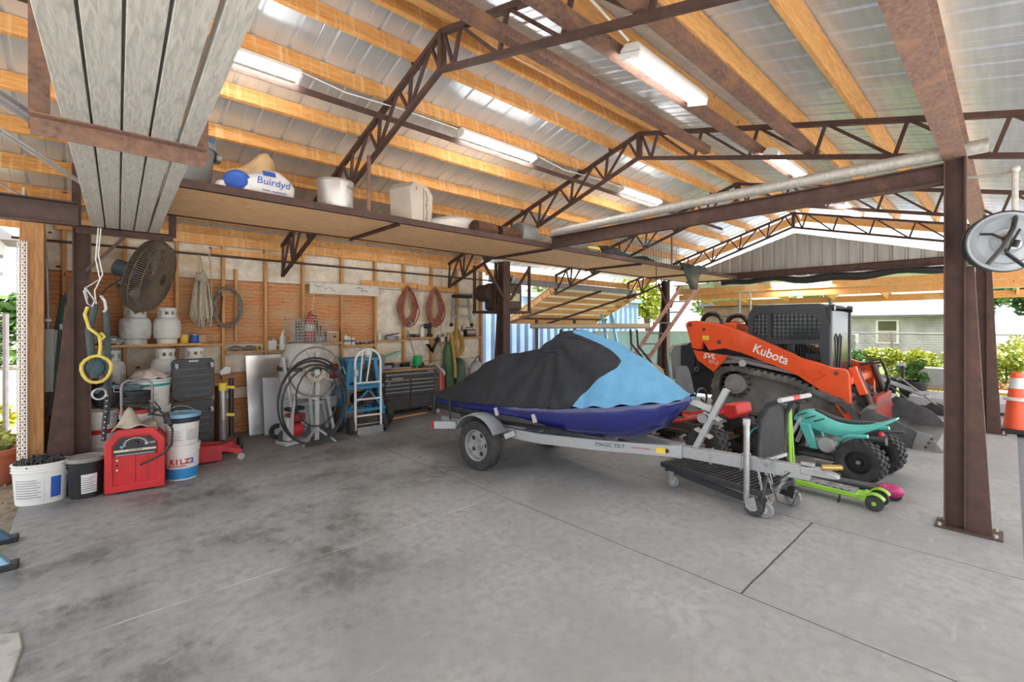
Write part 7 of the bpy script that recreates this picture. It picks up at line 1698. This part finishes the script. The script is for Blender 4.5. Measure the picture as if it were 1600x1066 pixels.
tag(G().bar((6.7, 7.95, 2.68), (12.6, 7.95, 2.66), .10, .14).ob('eave_channel', m_steelg), 'grey steel channel continuing the wall line over the opening', 'steel beam')
for i, (x, y, z, l, lab) in enumerate(((9.6, 8.3, .92, 2.6, 'grey weathered plank pile, top board behind the loft column'), (9.6, 8.3, .80, 2.6, 'grey weathered plank pile, lower board behind the loft column'))):
    tag(G().box((x, y, z), (l, .5, .06), rz=-8).ob('lumber_board', m_plank), lab, 'board', 'boards stacked behind the column')
t = T('saw_bench', 'rough trestle under the weathered boards', 'trestle', (9.6, 8.3, 0), -8)
for x in (-.9, .9): G().box((x, 0, .36), (.08, .45, .80)).ob('trestle_leg', m_stud, t)
G().box((0, 0, .73), (2.2, .1, .06)).ob('rail', m_stud, t)
t = T('mint_fence', 'pale mint green fence wall beyond the golf cart', 'fence', (12.3, 9.3, -.15), -42)
m_mint = M('pale mint panel', (.42, .62, .58), .7, 0, (.34, .54, .50), 1.5, dirt=(.6, .7, .66), dl=.5, dh=.7, ds=1.5)
for i in range(4): G().box((.6 + 1.22 * i, 0, .78), (1.18, .04, 1.56)).ob('fence_panel', m_mint, t)
for i in range(5): G().bar((1.22 * i, -.03, 0), (1.22 * i, -.03, 1.6), .05, .05).ob('fence_post', m_steelg, t)
G().box((2.4, 0, 1.58), (4.9, .07, .04)).ob('top_rail', m_lgrey, t)
# ladders
m_fib = M('faded orange fibreglass', (.50, .25, .20), .6, 0, (.58, .40, .33), 9)
t = T('extension_ladder', 'faded orange extension ladder leaning up beside the farther loft column', 'ladder', (0, 0, 0))
a0, a1 = V((9.9, 6.75, 0)), V((10.95, 5.35, 2.62)); w_ = V((.20, -.34, 0))
for s in (-1, 1): G().bar(a0 + w_ * s * .5, a1 + w_ * s * .5, .09, .04, (.86, .5, .3)).ob('rail', m_fib, t)
for k in range(10): G().cyl(a0 + (a1 - a0) * ((k + .5) / 10) - w_ * .5, a0 + (a1 - a0) * ((k + .5) / 10) + w_ * .5, .018, n=8).ob('rung', m_alu, t)
for x, lab in ((12.0, 'light blue rail leaning by the lean-to, left of a pair'), (12.5, 'light blue rail leaning by the lean-to, right of a pair')):
    tag(G().bar((x, 8.3, 0), (x - .25, 8.6, 2.0), .10, .04).ob('blue_rail', m_lblue), lab, 'rail', 'blue rails by the lean-to')
# trees
for i, (x, y, h, r, n, sz, m_, lab) in enumerate(((24, 14.3, 4.2, (1.7, 1.7, 1.5), 2600, .16, m_lf_y, 'bright yellow green tree between the loft column and the lean-to'), (19.5, 17.0, 4.0, (2.0, 2, 1.4), 2200, .16, m_lf_p, 'pale bushy tree right behind the lean-to'), (29, 12.3, 4.3, (1.9, 1.9, 1.5), 2400, .17, m_lf_p, 'pale green tree behind the leaning ladder'), (40, 9.5, 5.2, (1.6, 1.6, 1.2), 900, .28, m_lf_g, 'small palm like tree above the white roof'), (39, -.9, 5.6, (3, 3, 1.8), 2400, .22, m_lf_g, 'green tree above the roof ridge next to the near column'),
        (27.0, .75, 4.3, (1.2, 1.0, 1.7), 3000, .15, m_lf_g, 'mid green tree right of the farther column'), (29.5, -.9, 4.4, (2.0, 1.5, 1.7), 3000, .16, m_lf_d, 'deep green tree at the picture edge under the hose reel'), (36, -1.5, 6.2, (3, 2.4, 2.4), 2600, .2, m_lf_p, 'pale twiggy tree behind the deep green one'))):
    tree(x, y, h, r, n, sz, m_, lab, 300 + i)
tag(G().sph((25, -.55, .75), (1.0, .55, .65), 8).ob('boat_cover', M('cream tarp', (.66, .60, .48), .8)), 'cream tarp covered mound beyond the fence at the picture edge', 'tarp')

# ---- left edge ----
t = T('neighbour_house', 'white sided neighbour house seen past the corner post', 'house', (-1.05, 12.5, -.15))
G().box((-4, .15, 2.3), (8, .3, 4.6)).ob('siding_wall', M('bright white siding', (.72, .74, .72), .7, 0, (.64, .66, .64), 3), t)
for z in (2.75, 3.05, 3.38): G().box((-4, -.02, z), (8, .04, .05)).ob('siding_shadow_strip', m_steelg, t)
G().bar((.05, -.1, 3.4), (-3.2, -.1, 6.2), .14, .22).ob('rake_trim', m_white, t)
G().prism([(.25, 3.3), (-4, 6.9), (-8.3, 3.3), (-8.0, 3.3), (-4, 6.6), (0, 3.3)], -.5, .6, 'xz').ob('gable_roof', m_roofw, t)
for i, (x, y, r, m_, lab) in enumerate(((-1.0, 10.6, (.55, .5, .65), m_lf_g, 'leafy green plant below the white house wall'), (-1.5, 11.2, (.7, .6, 1.0), m_lf_d, 'taller dark plant at the left picture edge'), (-1.1, 9.9, (.5, .45, .35), m_lf_y, 'sunny low plant behind the chain link fence'), (-.85, 8.75, (.35, .35, .22), m_lf_y, 'low yellow green plant in front of the chain link fence'))):
    shrub(x, y, r, 900, .085, m_, lab, 500 + i, 'plants outside the left side', 'plant', z=-.1 + (1.1 if i == 0 else 0))
t = T('raised_planter', 'pale raised planter wall holding the leafy plant', 'planter', (-1.5, 10.9, -.15)); G().box((0, 0, .55), (2.0, .9, 1.1)).ob('planter_wall', M('pale stucco', (.55, .52, .46), .9, 0, (.42, .4, .35), 4), t); G().box((0, 0, 1.11), (1.9, .8, .03)).ob('soil', m_bark, t)
m_terra = M('terracotta', (.42, .15, .09), .8, 0, (.34, .12, .075), 6)
for i, (x, y, lab) in enumerate(((-.72, 7.75, 'terracotta pot lying just outside the corner post'), (-.95, 8.2, 'terracotta pot farther outside behind the first pot'))):
    t = T('terracotta_pot', lab, 'pot', (x, y, -.14), 0, 'terracotta pots outside'); G().lathe([(0, 0), (.14, 0), (.19, .34), (.215, .34), (.215, .40), (.18, .40), (.16, .3), (0, .3)], n=20).ob('pot_body', m_terra, t); foliage(t, (0, 0, .45), (.16, .16, .14), 120, .05, m_lf_p, 60 + i, 4, 'dry_plant')
q = random.Random(4); g = G()
for i in range(420):
    x, y = q.uniform(-1.3, -.44), q.uniform(4.6, 8.2); a = q.uniform(0, 3.14); l = q.uniform(.03, .09)
    g.bar((x, y, -.14 + q.uniform(0, .03)), (x + l * math.cos(a), y + l * math.sin(a), -.14 + q.uniform(0, .04)), .012, .004)
tag(g.ob('leaf_litter', M('dry leaf litter', (.34, .29, .22), .95, 0, (.2, .16, .11), 9)), 'dry leaf litter beside the slab edge', 'leaf litter', kind='stuff')
m_saw = M('weathered blue plastic', (.10, .22, .32), .55, 0, (.07, .15, .22), 7, dirt=(.3, .33, .35), dl=.6, dh=.8)
t = T('plastic_sawhorse', 'weathered blue plastic sawhorse leg at the left edge of the slab', 'sawhorse', (-.75, 4.95, 0))
for (fx, fy), m_ in (((.33, .24), m_saw), ((.37, -.33), m_lblue)):
    rs = []
    for u, w_ in ((0, .055), (.25, .05), (1, .035)):
        c = V((fx, fy, 0)).lerp(V((-.12, fy * .35, .62)), u); rs.append([c + V((-w_, -w_ * .8, 0)), c + V((w_, -w_ * .8, 0)), c + V((w_, w_ * .8, 0)), c + V((-w_, w_ * .8, 0))])
    G().rings(rs).ob('leg', m_, t, bev=.008); G().box((fx, fy, .02), (.13, .11, .04)).ob('foot', m_black, t, bev=.008)
G().bar((-.14, -.35, .64), (-.14, .35, .64), .10, .08).ob('top_rail', m_saw, t)
for fx, fy in ((-.6, .2), (-.6, -.3)): G().bar((fx, fy, 0), (-.16, fy * .35, .62), .07, .05).ob('leg', m_saw, t)
# hose reel hung on the open side
t = T('hose_reel', 'large grey dish shaped hose reel hanging from a pipe beside the near column', 'hose reel', (5.02, .02, 2.27))
m_reel = M('pale grey reel', (.34, .37, .41), .45, .1, (.28, .31, .35), 5)
A = Matrix.Rotation(R(196), 4, 'Z') @ Matrix.Rotation(R(4), 4, 'Y') @ Matrix.Scale(.80, 4)
G().lathe([(0, .03), (.05, .035), (.09, .02), (.115, .03), (.13, .015), (.20, .0), (.215, .012), (.235, .0), (.25, -.015), (.268, -.015), (.275, -.03), (.265, -.04), (.1, -.03), (0, -.03)], ax='x', n=48).xf(A).ob('front_disc', m_reel, t, sm=25)
G().lathe([(0, -.20), (.1, -.20), (.25, -.21), (.275, -.20), (.27, -.185), (.1, -.18), (.1, -.03), (0, -.03)], ax='x', n=48).xf(A).ob('drum', m_black, t, sm=25)
G().tor((-.035, 0, 0), .276, .010, 'x', 44, 8).xf(A).ob('rim_edge', m_black, t)
G().cyl((.03, .04, -.03), (.05, .04, -.03), .045, n=20).xf(A).ob('hub_cap', m_white, t)
G().tube([(.08, .06, .10), (.07, .02, .0), (.06, -.02, -.12), (.04, .10, -.24), (.06, .09, -.22), (.085, -.03, -.10), (.085, -.05, .02), (.07, -.12, .07), (.05, -.2, .08)], .011, 8).xf(A).ob('supply_hose', m_hyd, t)
G().tube([(.07, .05, .0), (.075, .03, -.06)], [.022, .022], 8).xf(A).ob('hose_spring', m_black, t); G().cyl((.07, -.02, .02), (.08, -.05, .05), .018, n=8).xf(A).ob('brass_fitting', m_brass, t)
tag(G().tube([(5.20, .235, 2.83), (5.15, .05, 2.80), (5.08, -.02, 2.80)], .012, 8).tube([(5.08, -.02, 2.82), (5.08, -.02, 2.62), (5.08, -.02, 2.46)], .018, 8).sph((5.08, -.02, 2.81), (.03, .03, .03), 6).ob('reel_pipe', m_gpipe), 'thin galvanized pipe bracket holding the hose reel off the near column', 'pipe')
tag(G().tube([(5.07, -.02, 2.47), (4.99, -.02, 2.42), (4.93, -.01, 2.35), (4.92, .04, 2.22), (4.93, .12, 2.10)], .016, 8).ob('reel_supply_hose', m_hyd), 'black hose dropping from the pipe across the grey hose reel face', 'hose')
